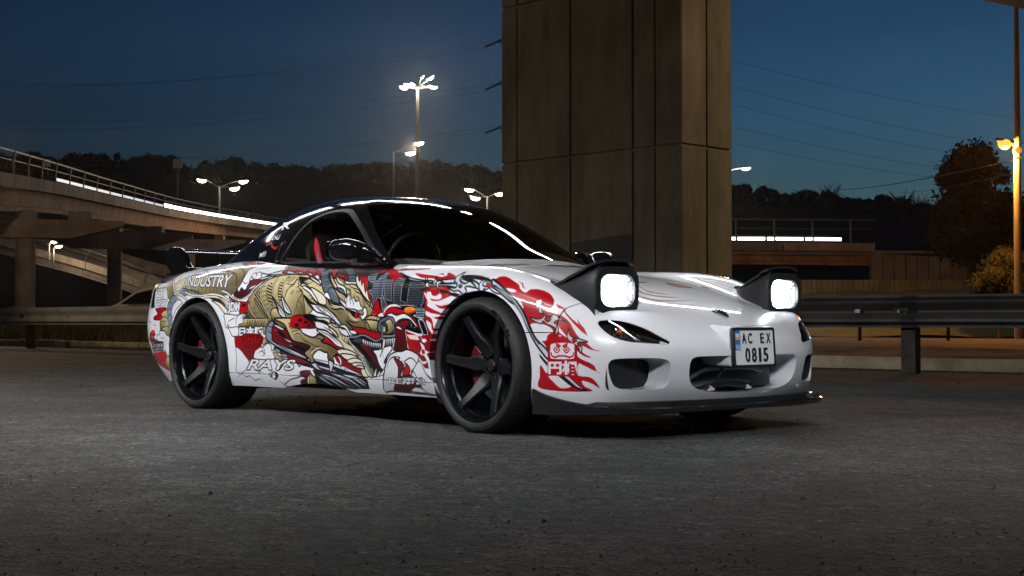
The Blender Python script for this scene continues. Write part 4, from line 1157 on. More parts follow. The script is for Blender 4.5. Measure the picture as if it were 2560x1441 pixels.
('o', 'K', 1, 6.9, '-1932 582 -1914 618 -1884 648 -1834 694 -1775 720 -1684 744 -1579 750 -1489 745 -1403 739 -1281 694 -1223 651 -1265 601 -1375 524 -1481 530 -1513 492 -1643 482 -1729 476 -1798 465 -1937 465 -1943 517'),
('h', 'K', -38, 15.0, 7.0, '-1865 648 -1825 688 -1804 639 -1764 581 -1705 514 -1744 527 -1803 568 -1848 612'),
('h', 'K', -14, 15.0, 7.0, '-1758 689 -1717 713 -1700 664 -1690 621 -1673 572 -1721 605 -1744 649'),
('h', 'K', -8, 15.0, 7.0, '-1649 688 -1626 728 -1616 684 -1600 609 -1623 596 -1640 636'),
('h', 'K', -70, 15.0, 6.0, '-1935 533 -1901 569 -1846 533 -1770 495 -1729 476 -1770 465 -1844 470'),
('h', 'K', 30, 15.0, 5.0, '-1593 738 -1511 741 -1523 725 -1579 700'),
('s', 'K', 0, 11.7, '-1882 642 -1904 612 -1895 571 -1827 517 -1729 483'),
('s', 'C', 0, 4.9, '-1882 642 -1904 612 -1895 571 -1827 517 -1729 483'),
('s', 'K', 0, 11.7, '-1778 719 -1808 674 -1789 611 -1733 554 -1693 520'),
('s', 'C', 0, 4.9, '-1778 719 -1808 674 -1789 611 -1733 554 -1693 520'),
('s', 'K', 0, 11.7, '-1681 741 -1699 686 -1690 637 -1667 580'),
('s', 'C', 0, 4.9, '-1681 741 -1699 686 -1690 637 -1667 580'),
('s', 'K', 0, 11.7, '-1586 744 -1610 698 -1606 644 -1602 628'),
('s', 'C', 0, 4.9, '-1586 744 -1610 698 -1606 644 -1602 628'),
('s', 'K', 1, 4.4, '-1869 626 -1803 568 -1716 506'),
('s', 'K', 1, 4.4, '-1750 703 -1748 643 -1715 594'),
('s', 'K', 1, 4.4, '-1645 712 -1645 658 -1635 623'),
('s', 'K', 1, 4.4, '-1926 536 -1863 503 -1816 479'),
('h', 'g', 0, 26.0, 5.0, '-1898 596 -1873 596 -1801 544 -1725 495 -1827 517'),
('h', 'g', 10, 26.0, 5.0, '-1808 682 -1767 698 -1746 638 -1699 583 -1695 543 -1733 562 -1783 617'),
('g', 'Gg', 1, '-1578 622 -1551 678 -1516 690 -1493 722 -1460 676 -1428 660 -1406 620 -1391 581 -1384 529 -1459 532 -1481 505 -1512 503 -1553 582', '-1524 661 -1410 529'),
('o', 'K', 1, 4.9, '-1578 622 -1551 678 -1516 690 -1493 722 -1460 676 -1428 660 -1406 620 -1391 581 -1384 529 -1459 532 -1481 505 -1512 503 -1553 582'),
('s', 'K', 1, 5.4, '-1588 700 -1522 695 -1494 733 -1458 692 -1496 674'),
('s', 'K', 1, 4.9, '-1577 620 -1565 662 -1537 686'),
('s', 'K', 1, 5.4, '-1484 650 -1442 660 -1424 644 -1453 608 -1466 568 -1486 521'),
('s', 'K', 1, 4.6, '-1453 610 -1414 581 -1392 531'),
('h', 'g', -60, 12.0, 5.0, '-1463 582 -1404 576 -1384 531 -1446 537'),
('h', 'K', 60, 12.0, 3.0, '-1537 646 -1512 667 -1492 661 -1512 635'),
('s', 'C', 1, 3.9, '-1447 687 -1386 633 -1387 581'),
('f', 'K', 1, '-1494 733 -1470 735 -1401 728 -1364 717 -1406 696 -1451 697'),
('g', 'Gg', 1, '-1435 707 -1398 720 -1357 711 -1370 696 -1414 694', '-1396 717 -1414 694'),
('o', 'K', 1, 3.9, '-1435 707 -1398 720 -1357 711 -1370 696 -1414 694'),
('h', 'K', 0, 16.0, 6.0, '-1352 638 -1293 632 -1264 593 -1337 606'),
('f', 'W', 1, '-1452 689 -1411 675 -1339 643 -1311 609 -1264 592 -1283 624 -1366 675 -1424 697'),
('o', 'K', 1, 6.9, '-1452 689 -1411 675 -1339 643 -1311 609 -1264 592 -1283 624 -1366 675 -1424 697'),
('f', 'W', 1, '-1411 739 -1354 724 -1296 705 -1269 682 -1314 698 -1377 721'),
('o', 'K', 1, 5.9, '-1411 739 -1354 724 -1296 705 -1269 682 -1314 698 -1377 721'),
('f', 'C', 1, '-1353 674 -1298 654 -1245 634 -1193 613 -1198 583 -1246 589 -1286 616'),
('o', 'K', 1, 5.9, '-1353 674 -1298 654 -1245 634 -1193 613 -1198 583 -1246 589 -1286 616'),
('h', 'g', 80, 10.0, 3.0, '-1244 631 -1193 613 -1198 583 -1238 590'),
('f', 'W', 1, '-1405 636 -1331 599 -1263 580 -1196 567 -1109 528 -1072 485 -1094 485 -1152 519 -1239 540 -1305 558 -1361 591'),
('o', 'K', 1, 7.3, '-1405 636 -1331 599 -1263 580 -1196 567 -1109 528 -1072 485 -1094 485 -1152 519 -1239 540 -1305 558 -1361 591'),
('s', 'K', 1, 3.9, '-1373 612 -1307 578 -1217 554 -1131 513'),
('s', 'K', 1, 3.9, '-1307 578 -1235 564 -1174 536'),
('f', 'K', 1, '-1384 534 -1331 538 -1261 522 -1132 495 -1090 477 -1240 503 -1322 512 -1370 518'),
('g', 'RD', 1, '-1477 529 -1370 529 -1305 505 -1256 467 -1469 466 -1495 487', '-1459 516 -1351 466'),
('o', 'K', 1, 4.9, '-1477 529 -1370 529 -1305 505 -1256 467 -1469 466 -1495 487'),
('f', 'K', 1, '-1452 516 -1437 523 -1421 516 -1437 509'),
('f', 'K', 1, '-1408 511 -1397 516 -1386 511 -1397 505'),
('f', 'K', 1, '-1375 500 -1349 513 -1323 500 -1350 488'),
('f', 'K', 1, '-1453 479 -1428 491 -1405 479 -1430 468'),
('f', 'K', 1, '-1482 484 -1468 491 -1455 484 -1469 478'),
('f', 'K', 1, '-1394 477 -1376 485 -1359 477 -1377 468'),
('g', 'Gg', 1, '-1689 559 -1647 571 -1612 537 -1553 512 -1508 500 -1527 466 -1594 466 -1647 492 -1686 519', '-1646 562 -1661 492'),
('o', 'K', 1, 7.8, '-1689 559 -1647 571 -1612 537 -1553 512 -1508 500 -1527 466 -1594 466 -1647 492 -1686 519'),
('s', 'K', 1, 4.4, '-1680 530 -1643 506 -1611 503'),
('s', 'C', 1, 2.9, '-1548 519 -1526 529 -1531 545'),
('f', 'L', 1, '-1694 633 -1627 588 -1567 543 -1556 511 -1612 536 -1633 570'),
('o', 'K', 1, 7.8, '-1694 633 -1627 588 -1567 543 -1556 511 -1612 536 -1633 570'),
('f', 'L', 1, '-1608 635 -1552 590 -1522 564 -1511 537 -1559 549 -1585 583'),
('o', 'K', 1, 7.8, '-1608 635 -1552 590 -1522 564 -1511 537 -1559 549 -1585 583'),
('s', 'K', 1, 3.9, '-1672 615 -1615 564 -1566 524'),
('s', 'K', 1, 3.9, '-1591 620 -1557 577 -1523 550'),
('f', 'W', 1, '-2119 536 -2087 539 -2011 533 -1946 541 -1912 525 -1949 517 -1942 476 -1984 464 -2089 464 -2105 503'),
('o', 'K', 1, 4.9, '-2119 536 -2087 539 -2011 533 -1946 541 -1912 525 -1949 517 -1942 476 -1984 464 -2089 464 -2105 503'),
('s', 'K', 1, 4.4, '-2083 495 -2049 511 -2023 517'),
('s', 'K', 1, 4.4, '-2069 481 -2030 495'),
('s', 'K', 1, 4.4, '-2012 475 -2010 517 -1988 531'),
('s', 'K', 1, 4.4, '-1972 514 -1945 530 -1912 525'),
('t', 'JDM', 'W', 'K', 4.3, 0.05, '-2102 605 -1986 605 -1982 543 -2091 542'),
('f', 'R', 0, '-1986 605 -1932 606 -1889 605 -1908 596 -1909 547 -1966 547 -1988 533 -1985 569'),
('o', 'K', 0, 3.9, '-1986 605 -1932 606 -1889 605 -1908 596 -1909 547 -1966 547 -1988 533 -1985 569'),
('f', 'K', 1, '-1962 591 -1930 595 -1937 583 -1965 580'),
('g', 'RD', 0, '-2023 415 -1944 415 -1780 409 -1789 367 -1848 339 -1863 299 -1910 283 -1940 310 -1976 337 -2017 359', '-1970 410 -1905 295'),
('o', 'K', 0, 3.9, '-2023 415 -1944 415 -1780 409 -1789 367 -1848 339 -1863 299 -1910 283 -1940 310 -1976 337 -2017 359'),
('h', 'd', 70, 18.0, 3.0, '-2017 410 -1928 411 -1865 327 -1911 289 -1976 337'),
('f', 'W', 1, '-2013 352 -1980 343 -1944 313 -1909 274 -1944 234 -2028 213 -2013 294'),
('o', 'K', 1, 2.9, '-2013 352 -1980 343 -1944 313 -1909 274 -1944 234 -2028 213 -2013 294'),
('f', 'W', 1, '-1858 299 -1843 339 -1820 359 -1769 361 -1758 367 -1721 381 -1693 368 -1690 341 -1666 353 -1677 324 -1670 300 -1777 292'),
('o', 'K', 1, 5.4, '-1858 299 -1843 339 -1820 359 -1769 361 -1758 367 -1721 381 -1693 368 -1690 341 -1666 353 -1677 324 -1670 300 -1777 292'),
('s', 'K', 1, 4.9, '-1814 327 -1781 340 -1761 322 -1780 311'),
('s', 'K', 1, 3.9, '-1764 316 -1753 340 -1769 361'),
('s', 'K', 1, 3.9, '-1729 311 -1698 317'),
('f', 'W', 1, '-2083 484 -2058 465 -1994 468 -1989 423 -2021 416 -2043 422'),
('o', 'K', 1, 4.4, '-2083 484 -2058 465 -1994 468 -1989 423 -2021 416 -2043 422'),
('g', 'Gg', 1, '-1775 406 -1719 406 -1716 383 -1747 379 -1768 373', '-1765 406 -1727 380'),
('o', 'K', 1, 3.9, '-1775 406 -1719 406 -1716 383 -1747 379 -1768 373'),
('g', 'Gg', 0, '-1762 478 -1732 481 -1733 430 -1758 430', '-1757 478 -1738 430'),
('o', 'K', 0, 3.9, '-1762 478 -1732 481 -1733 430 -1758 430'),
('f', 'S', 1, '-1738 430 -1727 469 -1686 503 -1656 487 -1669 463 -1679 410 -1665 394 -1569 367 -1425 328 -1372 304 -1426 306 -1547 333 -1667 373 -1727 399'),
('o', 'K', 1, 8.8, '-1738 430 -1727 469 -1686 503 -1656 487 -1669 463 -1679 410 -1665 394 -1569 367 -1425 328 -1372 304 -1426 306 -1547 333 -1667 373 -1727 399'),
('s', 'L', 1, 6.4, '-1686 389 -1594 360 -1473 333 -1387 308'),
('s', 'K', 1, 5.4, '-1722 448 -1687 437 -1672 446'),
('s', 'K', 1, 5.4, '-1716 475 -1686 469 -1666 475'),
('s', 'K', 1, 4.4, '-1699 404 -1618 369 -1497 335'),
('s', 'L', 1, 8.3, '-1701 481 -1686 472'),
('s', 'L', 1, 7.3, '-1713 430 -1688 422'),
('g', 'Dd', 1, '-1671 472 -1562 461 -1497 405 -1397 380 -1341 364 -1400 327 -1472 342 -1617 378 -1672 399', '-1661 463 -1376 334'),
('o', 'K', 1, 5.9, '-1671 472 -1562 461 -1497 405 -1397 380 -1341 364 -1400 327 -1472 342 -1617 378 -1672 399'),
('f', 'K', 1, '-1632 449 -1588 440 -1560 417 -1599 422'),
('f', 'K', 1, '-1495 370 -1422 368 -1385 346 -1448 345'),
('f', 'R', 1, '-1674 410 -1626 390 -1554 370 -1612 381'),
('f', 'R', 1, '-1666 460 -1632 452 -1642 446 -1667 451'),
('f', 'L', 1, '-1585 411 -1541 402 -1498 388 -1537 390'),
('o', 'K', 1, 3.9, '-1585 411 -1541 402 -1498 388 -1537 390'),
('f', 'L', 1, '-1543 379 -1495 370 -1455 377 -1475 368 -1519 367'),
('o', 'K', 1, 3.9, '-1543 379 -1495 370 -1455 377 -1475 368 -1519 367'),
('f', 'L', 1, '-1671 483 -1616 475 -1567 455 -1592 452 -1636 466'),
('o', 'K', 1, 4.9, '-1671 483 -1616 475 -1567 455 -1592 452 -1636 466'),
('f', 'K', 1, '-1668 365 -1547 332 -1377 300 -1330 280 -1285 250 -1381 262 -1477 277 -1549 302 -1645 339'),
('f', 'D', 1, '-1620 342 -1523 320 -1402 296 -1369 280 -1476 286 -1549 308'),
('f', 'S', 1, '-1664 353 -1624 351 -1616 333 -1646 333'),
('o', 'K', 1, 4.9, '-1664 353 -1624 351 -1616 333 -1646 333'),
('f', 'S', 1, '-1612 322 -1572 328 -1548 314 -1584 307'),
('o', 'K', 1, 4.9, '-1612 322 -1572 328 -1548 314 -1584 307'),
('f', 'S', 1, '-1467 277 -1438 275 -1450 260'),
('o', 'K', 1, 4.9, '-1467 277 -1438 275 -1450 260'),
('g', 'Gg', 1, '-1681 332 -1642 324 -1599 304 -1575 290 -1634 241 -1646 282', '-1671 330 -1631 253'),
('o', 'K', 1, 4.9, '-1681 332 -1642 324 -1599 304 -1575 290 -1634 241 -1646 282'),
('g', 'Gg', 0, '-1944 514 -1722 514 -1727 469 -1989 470 -1991 481 -1948 490', '-1865 508 -1864 469'),
('o', 'K', 0, 3.9, '-1944 514 -1722 514 -1727 469 -1989 470 -1991 481 -1948 490'),
('h', 'K', -70, 15.0, 5.0, '-1917 508 -1742 508 -1742 475 -1916 475'),
('t', '日本版', 'W', 'K', 4.3, 0.05, '-1983 469 -1759 470 -1765 418 -1983 416'),
('f', 'r', 1, '-1948 429 -1769 423 -1784 367 -1843 339 -1884 338 -1944 359'),
('t', 'Style', 'R', 'K', 2.3, 0.02, '-1943 426 -1781 422 -1794 364 -1951 359'),
('t', 'RAYS', 'W', 'K', 6.3, 0.02, '-1880 292 -1475 297 -1515 243 -1937 234'),
('s', 'K', 1, 4.4, '-2037 191 -1990 208 -1962 195 -1922 200 -1891 177 -1838 186 -1808 164'),
('s', 'K', 1, 4.4, '-1872 232 -1842 230 -1822 215 -1821 231 -1786 216'),
('s', 'K', 1, 4.4, '-1828 194 -1805 207'),
('s', 'K', 1, 4.4, '-1668 186 -1626 161 -1570 174 -1555 190 -1509 200 -1470 209'),
('s', 'K', 1, 4.4, '-1586 219 -1570 234'),
('s', 'K', 1, 4.4, '-1473 225 -1433 243'),
('f', 'K', 1, '-1743 208 -1721 224 -1688 231 -1660 223 -1662 202 -1695 184 -1720 194'),
('f', 'G', 1, '-1740 208 -1716 224 -1705 224 -1739 196'),
('f', 'W', 1, '-1701 222 -1685 225 -1685 201 -1706 191 -1716 200'),
('f', 'W', 1, '-1631 154 -1555 190 -1499 200 -1444 211 -1415 200 -1462 187 -1479 156'),
('o', 'K', 1, 4.9, '-1631 154 -1555 190 -1499 200 -1444 211 -1415 200 -1462 187 -1479 156'),
('g', 'Dd', 1, '-1434 239 -1364 244 -1359 228 -1389 212 -1425 158 -1472 158 -1464 187 -1414 201 -1455 221', '-1410 238 -1451 160'),
('o', 'K', 1, 3.9, '-1434 239 -1364 244 -1359 228 -1389 212 -1425 158 -1472 158 -1464 187 -1414 201 -1455 221'),
('f', 'K', 0, '-1360 239 -1306 192 -1251 164 -1333 159'),
('g', 'Gg', 1, '-1372 223 -1335 211 -1293 189 -1326 162 -1397 159 -1384 192', '-1361 219 -1336 161'),
('o', 'K', 1, 4.9, '-1372 223 -1335 211 -1293 189 -1326 162 -1397 159 -1384 192'),
('f', 'K', 0, '-1339 247 -1047 235 -955 225 -994 156 -1249 167 -1304 195'),
('f', 'K', 0, '-1321 240 -1177 235 -902 229 -874 205 -881 163 -1121 157 -1330 170'),
('s', 'S', 1, 12.2, '-1278 218 -1189 201 -1107 163'),
('s', 'L', 1, 7.3, '-1266 226 -1157 208 -1041 163'),
('s', 'S', 1, 9.8, '-1177 235 -1067 205 -1004 161'),
('s', 'L', 1, 7.3, '-1158 233 -1033 206 -946 164'),
('s', 'L', 1, 9.8, '-1072 230 -983 213 -901 174'),
('s', 'D', 1, 7.3, '-1117 212 -1057 196 -1015 172'),
('s', 'D', 1, 7.3, '-972 219 -929 206 -896 182'),
('s', 'W', 1, 4.9, '-1044 228 -945 214 -886 182'),
('s', 'L', 1, 4.9, '-1307 220 -1242 193 -1187 166'),
('g', 'Rr', 0, '-1296 439 -1210 434 -1143 389 -1076 367 -1106 350 -928 331 -885 268 -912 229 -964 247 -1075 272 -1121 293 -1168 349 -1233 394', '-1212 422 -981 258'),
('f', 'K', 0, '-1362 311 -1266 302 -1170 292 -1084 275 -963 250 -901 232 -1034 231 -1177 235 -1321 240'),
('s', 'S', 1, 12.2, '-1338 306 -1218 291 -1099 266 -975 241'),
('s', 'L', 1, 7.3, '-1314 298 -1170 281 -1038 256 -939 234'),
('s', 'L', 1, 7.3, '-1355 277 -1239 262 -1126 245'),
('s', 'W', 1, 5.9, '-1237 291 -1142 276 -1048 256'),
('s', 'L', 1, 7.3, '-1142 276 -1065 267 -1001 251 -920 234'),
('s', 'D', 1, 7.3, '-1327 257 -1241 251 -1176 238'),
('f', 'L', 0, '-1057 256 -1045 278 -1038 256 -1022 243 -1044 248'),
('o', 'K', 0, 3.9, '-1057 256 -1045 278 -1038 256 -1022 243 -1044 248'),
('g', 'Gg', 1, '-1661 514 -1571 484 -1533 440 -1493 397 -1397 383 -1348 366 -1400 334 -1353 300 -1344 279 -1317 295 -1328 322 -1279 353 -1231 342 -1200 337 -1198 309 -1172 297 -1143 292 -1152 317 -1108 339 -1117 355 -1181 380 -1252 396 -1222 411 -1263 432 -1322 416 -1402 435 -1425 455 -1473 470 -1496 490 -1484 514', '-1561 493 -1183 309'),
('o', 'K', 1, 8.8, '-1661 514 -1571 484 -1533 440 -1493 397 -1397 383 -1348 366 -1400 334 -1353 300 -1344 279 -1317 295 -1328 322 -1279 353 -1231 342 -1200 337 -1198 309 -1172 297 -1143 292 -1152 317 -1108 339 -1117 355 -1181 380 -1252 396 -1222 411 -1263 432 -1322 416 -1402 435 -1425 455 -1473 470 -1496 490 -1484 514'),
('s', 'K', 1, 4.6, '-1536 484 -1511 490 -1492 487'),
('s', 'K', 1, 4.6, '-1527 470 -1502 476 -1478 470'),
('s', 'K', 1, 4.6, '-1518 455 -1493 464 -1459 461'),
('s', 'K', 1, 4.6, '-1509 441 -1479 449 -1430 453'),
('s', 'K', 1, 4.6, '-1480 429 -1461 435 -1432 432 -1404 412'),
('s', 'K', 1, 4.6, '-1471 420 -1447 423'),
('s', 'K', 1, 4.6, '-1424 412 -1372 392 -1325 381'),
('s', 'K', 1, 4.6, '-1382 392 -1349 387 -1307 370 -1240 368'),
('s', 'K', 1, 4.6, '-1304 410 -1265 410 -1233 394'),
('s', 'K', 1, 4.6, '-1342 323 -1318 321'),
('s', 'K', 1, 4.6, '-1351 346 -1317 358 -1322 335'),
('s', 'K', 1, 4.6, '-1191 371 -1163 349'),
('s', 'K', 1, 4.6, '-1183 349 -1154 327'),
('s', 'K', 1, 4.6, '-1168 355 -1140 338'),
('h', 'g', 60, 12.0, 5.0, '-1504 435 -1418 421 -1344 387 -1249 373 -1307 364 -1397 383 -1478 397'),
('s', 'C', 1, 4.9, '-1347 329 -1307 353 -1249 365'),
('s', 'K', 1, 5.4, '-1192 334 -1183 315 -1155 298'),
('f', 'L', 1, '-1340 277 -1305 285 -1273 262 -1232 247 -1285 248 -1322 263'),
('o', 'K', 1, 7.3, '-1340 277 -1305 285 -1273 262 -1232 247 -1285 248 -1322 263'),
('f', 'L', 1, '-1191 299 -1153 290 -1160 259 -1181 238 -1186 267'),
('o', 'K', 1, 7.3, '-1191 299 -1153 290 -1160 259 -1181 238 -1186 267'),
('f', 'L', 1, '-1123 329 -1087 317 -1076 286 -1092 269 -1097 300'),
('o', 'K', 1, 7.3, '-1123 329 -1087 317 -1076 286 -1092 269 -1097 300'),
('s', 'K', 1, 4.4, '-1310 278 -1283 259 -1251 249'),
('s', 'K', 1, 4.4, '-1170 290 -1173 253'),
('f', 'R', 0, '-970 721 -950 742 -875 746 -851 759 -714 754 -641 728 -558 713 -397 686 -347 461 -420 460 -581 503 -767 515 -797 552 -845 651 -895 701'),
('f', 'K', 0, '-902 719 -906 740 -833 739 -772 741 -733 735 -713 712 -672 706 -648 667 -645 711 -580 711 -397 686 -348 465 -442 503 -544 550 -626 567 -700 575 -730 549 -771 615 -790 561 -846 636'),
('g', 'Ss', 0, '-892 726 -888 735 -827 735 -815 700 -804 694 -778 721 -767 737 -737 733 -737 693 -728 624 -733 610 -772 617 -795 574 -811 625 -848 646 -846 653 -817 653 -814 685 -877 706', '-764 723 -708 575'),
('o', 'K', 0, 5.9, '-892 726 -888 735 -827 735 -815 700 -804 694 -778 721 -767 737 -737 733 -737 693 -728 624 -733 610 -772 617 -795 574 -811 625 -848 646 -846 653 -817 653 -814 685 -877 706'),
('o', 'L', 0, 3.4, '-892 726 -888 735 -827 735 -815 700 -804 694 -778 721 -767 737 -737 733 -737 693 -728 624 -733 610 -772 617 -795 574 -811 625 -848 646 -846 653 -817 653 -814 685 -877 706'),
('g', 'Ss', 0, '-730 705 -670 701 -664 662 -648 598 -702 606 -724 663', '-764 723 -708 575'),
('o', 'K', 0, 5.9, '-730 705 -670 701 -664 662 -648 598 -702 606 -724 663'),
('o', 'L', 0, 3.4, '-730 705 -670 701 -664 662 -648 598 -702 606 -724 663'),
('g', 'Ss', 0, '-638 708 -575 703 -579 665 -577 598 -523 586 -521 669 -520 693 -415 680 -394 648 -412 643 -392 596 -415 566 -514 576 -626 575 -644 667', '-764 723 -708 575'),
('o', 'K', 0, 5.9, '-638 708 -575 703 -579 665 -577 598 -523 586 -521 669 -520 693 -415 680 -394 648 -412 643 -392 596 -415 566 -514 576 -626 575 -644 667'),
('o', 'L', 0, 3.4, '-638 708 -575 703 -579 665 -577 598 -523 586 -521 669 -520 693 -415 680 -394 648 -412 643 -392 596 -415 566 -514 576 -626 575 -644 667'),
('g', 'Ss', 0, '-729 629 -712 605 -684 580 -718 554 -736 600', '-764 723 -708 575'),
('o', 'K', 0, 5.9, '-729 629 -712 605 -684 580 -718 554 -736 600'),
('o', 'L', 0, 3.4, '-729 629 -712 605 -684 580 -718 554 -736 600'),
('g', 'Ss', 0, '-611 700 -580 700 -585 670 -601 680', '-764 723 -708 575'),
('o', 'K', 0, 5.9, '-611 700 -580 700 -585 670 -601 680'),
('o', 'L', 0, 3.4, '-611 700 -580 700 -585 670 -601 680'),
('h', 'K', 0, 12.0, 3.2, '-892 726 -888 735 -827 735 -815 700 -804 694 -778 721 -767 737 -737 733 -737 693 -728 624 -733 610 -772 617 -795 574 -811 625 -848 646 -846 653 -817 653 -814 685 -877 706'),
('h', 'K', 0, 12.0, 3.2, '-730 705 -670 701 -664 662 -648 598 -702 606 -724 663'),
('h', 'K', 0, 12.0, 3.2, '-638 708 -575 703 -579 665 -577 598 -523 586 -521 669 -520 693 -415 680 -394 648 -412 643 -392 596 -415 566 -514 576 -626 575 -644 667'),
('f', 's', 0, '-531 665 -465 656 -468 651 -529 660'),
('f', 'K', 0, '-480 614 -456 607 -478 601'),
('f', 'K', 0, '-446 564 -429 582 -415 564'),
('f', 'K', 0, '-421 651 -400 646 -397 629 -407 620'),
('f', 'S', 0, '-453 559 -386 559 -380 507 -463 526 -440 538'),
('o', 'L', 0, 5.9, '-453 559 -386 559 -380 507 -463 526 -440 538'),
('h', 'K', 0, 12.0, 4.0, '-453 559 -386 559 -380 507 -463 526 -440 538'),
('f', 'R', 0, '-774 573 -743 544 -809 527 -793 549'),
('f', 'K', 0, '-438 512 -373 507 -361 497 -306 427 -381 427'),
('s', 'L', 0, 4.4, '-428 505 -387 502 -337 443 -381 442 -428 505'),
('f', 'K', 0, '-472 507 -437 505 -392 442 -459 447 -529 462 -490 499'),
('s', 'L', 1, 3.4, '-490 499 -481 471 -525 476'),
('s', 'L', 1, 3.4, '-463 497 -450 476 -467 463'),
('f', 'R', 0, '-1397 816 -1257 770 -1213 753 -1180 728 -1240 771 -1212 766 -1159 741 -1104 733 -1050 707 -1091 720 -1141 723 -1193 752 -1171 719 -1224 744 -1261 754'),
('f', 'T', 1, '-1657 874 -1521 830 -1444 809 -1393 799 -1296 763 -1295 778 -1416 819 -1356 803 -1269 771 -1261 756 -1238 735 -1191 702 -1149 671 -1114 670 -1068 659 -1038 631 -1010 605 -1051 620 -1092 620 -1091 589 -1152 604 -1195 646 -1230 649 -1267 694 -1306 736 -1420 794'),
('o', 'K', 1, 6.9, '-1657 874 -1521 830 -1444 809 -1393 799 -1296 763 -1295 778 -1416 819 -1356 803 -1269 771 -1261 756 -1238 735 -1191 702 -1149 671 -1114 670 -1068 659 -1038 631 -1010 605 -1051 620 -1092 620 -1091 589 -1152 604 -1195 646 -1230 649 -1267 694 -1306 736 -1420 794'),
('s', 'K', 0, 4.6, '-1292 728 -1268 735 -1246 738'),
('s', 'K', 0, 4.6, '-1273 704 -1256 722 -1223 724'),
('s', 'K', 0, 4.6, '-1256 683 -1240 701 -1195 705'),
('s', 'K', 0, 4.6, '-1232 657 -1231 680 -1200 692 -1174 692'),
('s', 'K', 0, 4.6, '-1195 646 -1196 666 -1151 676'),
('s', 'K', 0, 4.6, '-1326 755 -1318 763 -1292 763'),
('s', 'K', 0, 4.6, '-1367 778 -1369 787 -1352 786'),
('s', 'K', 0, 4.6, '-1114 668 -1102 639 -1102 619'),
('s', 'S', 1, 9.8, '-1305 750 -1295 755'),
('s', 'S', 1, 12.2, '-1257 714 -1242 722'),
('s', 'S', 1, 12.2, '-1171 656 -1135 650 -1121 624'),
('s', 'S', 1, 9.8, '-1219 672 -1206 685'),
('s', 'R', 0, 7.8, '-1676 874 -1501 819 -1354 764 -1294 712'),
('s', 'R', 0, 7.8, '-1630 867 -1493 827 -1389 798'),
('s', 'R', 0, 7.8, '-1257 800 -1113 755 -1050 701'),
('s', 'R', 0, 7.8, '-1104 785 -1021 755'),
('f', 'T', 0, '-1201 792 -1196 797 -1140 789 -1128 790 -999 734 -977 698 -1035 699 -1067 731'),
('o', 'K', 0, 6.9, '-1201 792 -1196 797 -1140 789 -1128 790 -999 734 -977 698 -1035 699 -1067 731'),
('s', 'K', 0, 4.4, '-1121 766 -1110 775 -1063 770'),
('s', 'K', 0, 4.4, '-1087 747 -1070 755 -1026 750'),
('s', 'K', 0, 4.4, '-1060 725 -1038 734 -996 729'),
('s', 'K', 0, 4.4, '-1044 707 -1019 715 -979 711'),
('f', 'R', 0, '-1012 745 -948 741 -877 706 -850 651 -795 576 -809 527 -850 577 -937 677'),
('f', 'C', 0, '-988 716 -987 740 -942 697 -938 710 -910 677 -905 698 -871 640 -863 658 -837 611 -809 588 -792 561 -801 542 -826 586 -867 614 -911 642 -940 667 -964 688'),
('o', 'K', 0, 6.9, '-988 716 -987 740 -942 697 -938 710 -910 677 -905 698 -871 640 -863 658 -837 611 -809 588 -792 561 -801 542 -826 586 -867 614 -911 642 -940 667 -964 688'),
('g', 'Gg', 1, '-1234 741 -1210 737 -1139 691 -1123 670 -1140 669 -1100 650 -1044 629 -1022 603 -1049 669 -1117 691 -1167 728 -1191 752 -1142 725 -1082 710 -1057 689 -1025 685 -977 683 -932 662 -902 639 -862 606 -848 599 -824 589 -814 571 -800 559 -809 537 -834 515 -830 527 -754 522 -721 512 -738 464 -1065 462 -1112 526 -1191 567 -1222 605 -1206 618 -1188 613 -1111 588 -1072 587 -1031 563', '-980 678 -1004 468'),
('o', 'K', 1, 7.8, '-1234 741 -1210 737 -1139 691 -1123 670 -1140 669 -1100 650 -1044 629 -1022 603 -1049 669 -1117 691 -1167 728 -1191 752 -1142 725 -1082 710 -1057 689 -1025 685 -977 683 -932 662 -902 639 -862 606 -848 599 -824 589 -814 571 -800 559 -809 537 -834 515 -830 527 -754 522 -721 512 -738 464 -1065 462 -1112 526 -1191 567 -1222 605 -1206 618 -1188 613 -1111 588 -1072 587 -1031 563'),
('f', 'G', 1, '-1231 741 -1209 735 -1130 683 -1127 670 -1142 669 -1170 692'),
('o', 'K', 1, 5.9, '-1231 741 -1209 735 -1130 683 -1127 670 -1142 669 -1170 692'),
('f', 'G', 1, '-1187 605 -1150 589 -1088 579 -1053 571 -1026 553 -1087 568 -1149 576'),
('o', 'K', 1, 6.9, '-1187 605 -1150 589 -1088 579 -1053 571 -1026 553 -1087 568 -1149 576'),
('s', 'K', 1, 6.4, '-1185 590 -1148 564 -1104 558 -1061 563 -1031 548 -1001 513'),
('s', 'C', 1, 5.9, '-1175 579 -1122 571 -1062 571 -1035 555 -1009 523'),
('h', 'K', 80, 12.0, 3.0, '-1113 556 -1052 551 -1069 530 -1091 536'),
('s', 'K', 1, 5.4, '-1132 714 -1084 700 -1055 674 -1025 659 -996 643 -991 618'),
('s', 'K', 1, 5.4, '-1024 681 -993 668 -940 657 -900 632'),
('s', 'K', 1, 5.4, '-985 668 -954 647 -909 634 -861 596 -829 579'),
('s', 'K', 1, 5.4, '-954 627 -922 614 -928 597 -947 610'),
('s', 'K', 1, 5.4, '-1032 669 -1003 656 -1003 638 -982 615'),
('s', 'K', 1, 5.4, '-1047 659 -1029 638 -1001 628'),
('s', 'K', 1, 5.4, '-897 614 -872 587 -878 562'),
('s', 'K', 1, 5.4, '-860 591 -824 574 -841 574'),
('s', 'K', 1, 5.4, '-968 633 -960 612 -936 590'),
('s', 'K', 1, 5.4, '-929 607 -905 579 -882 562'),
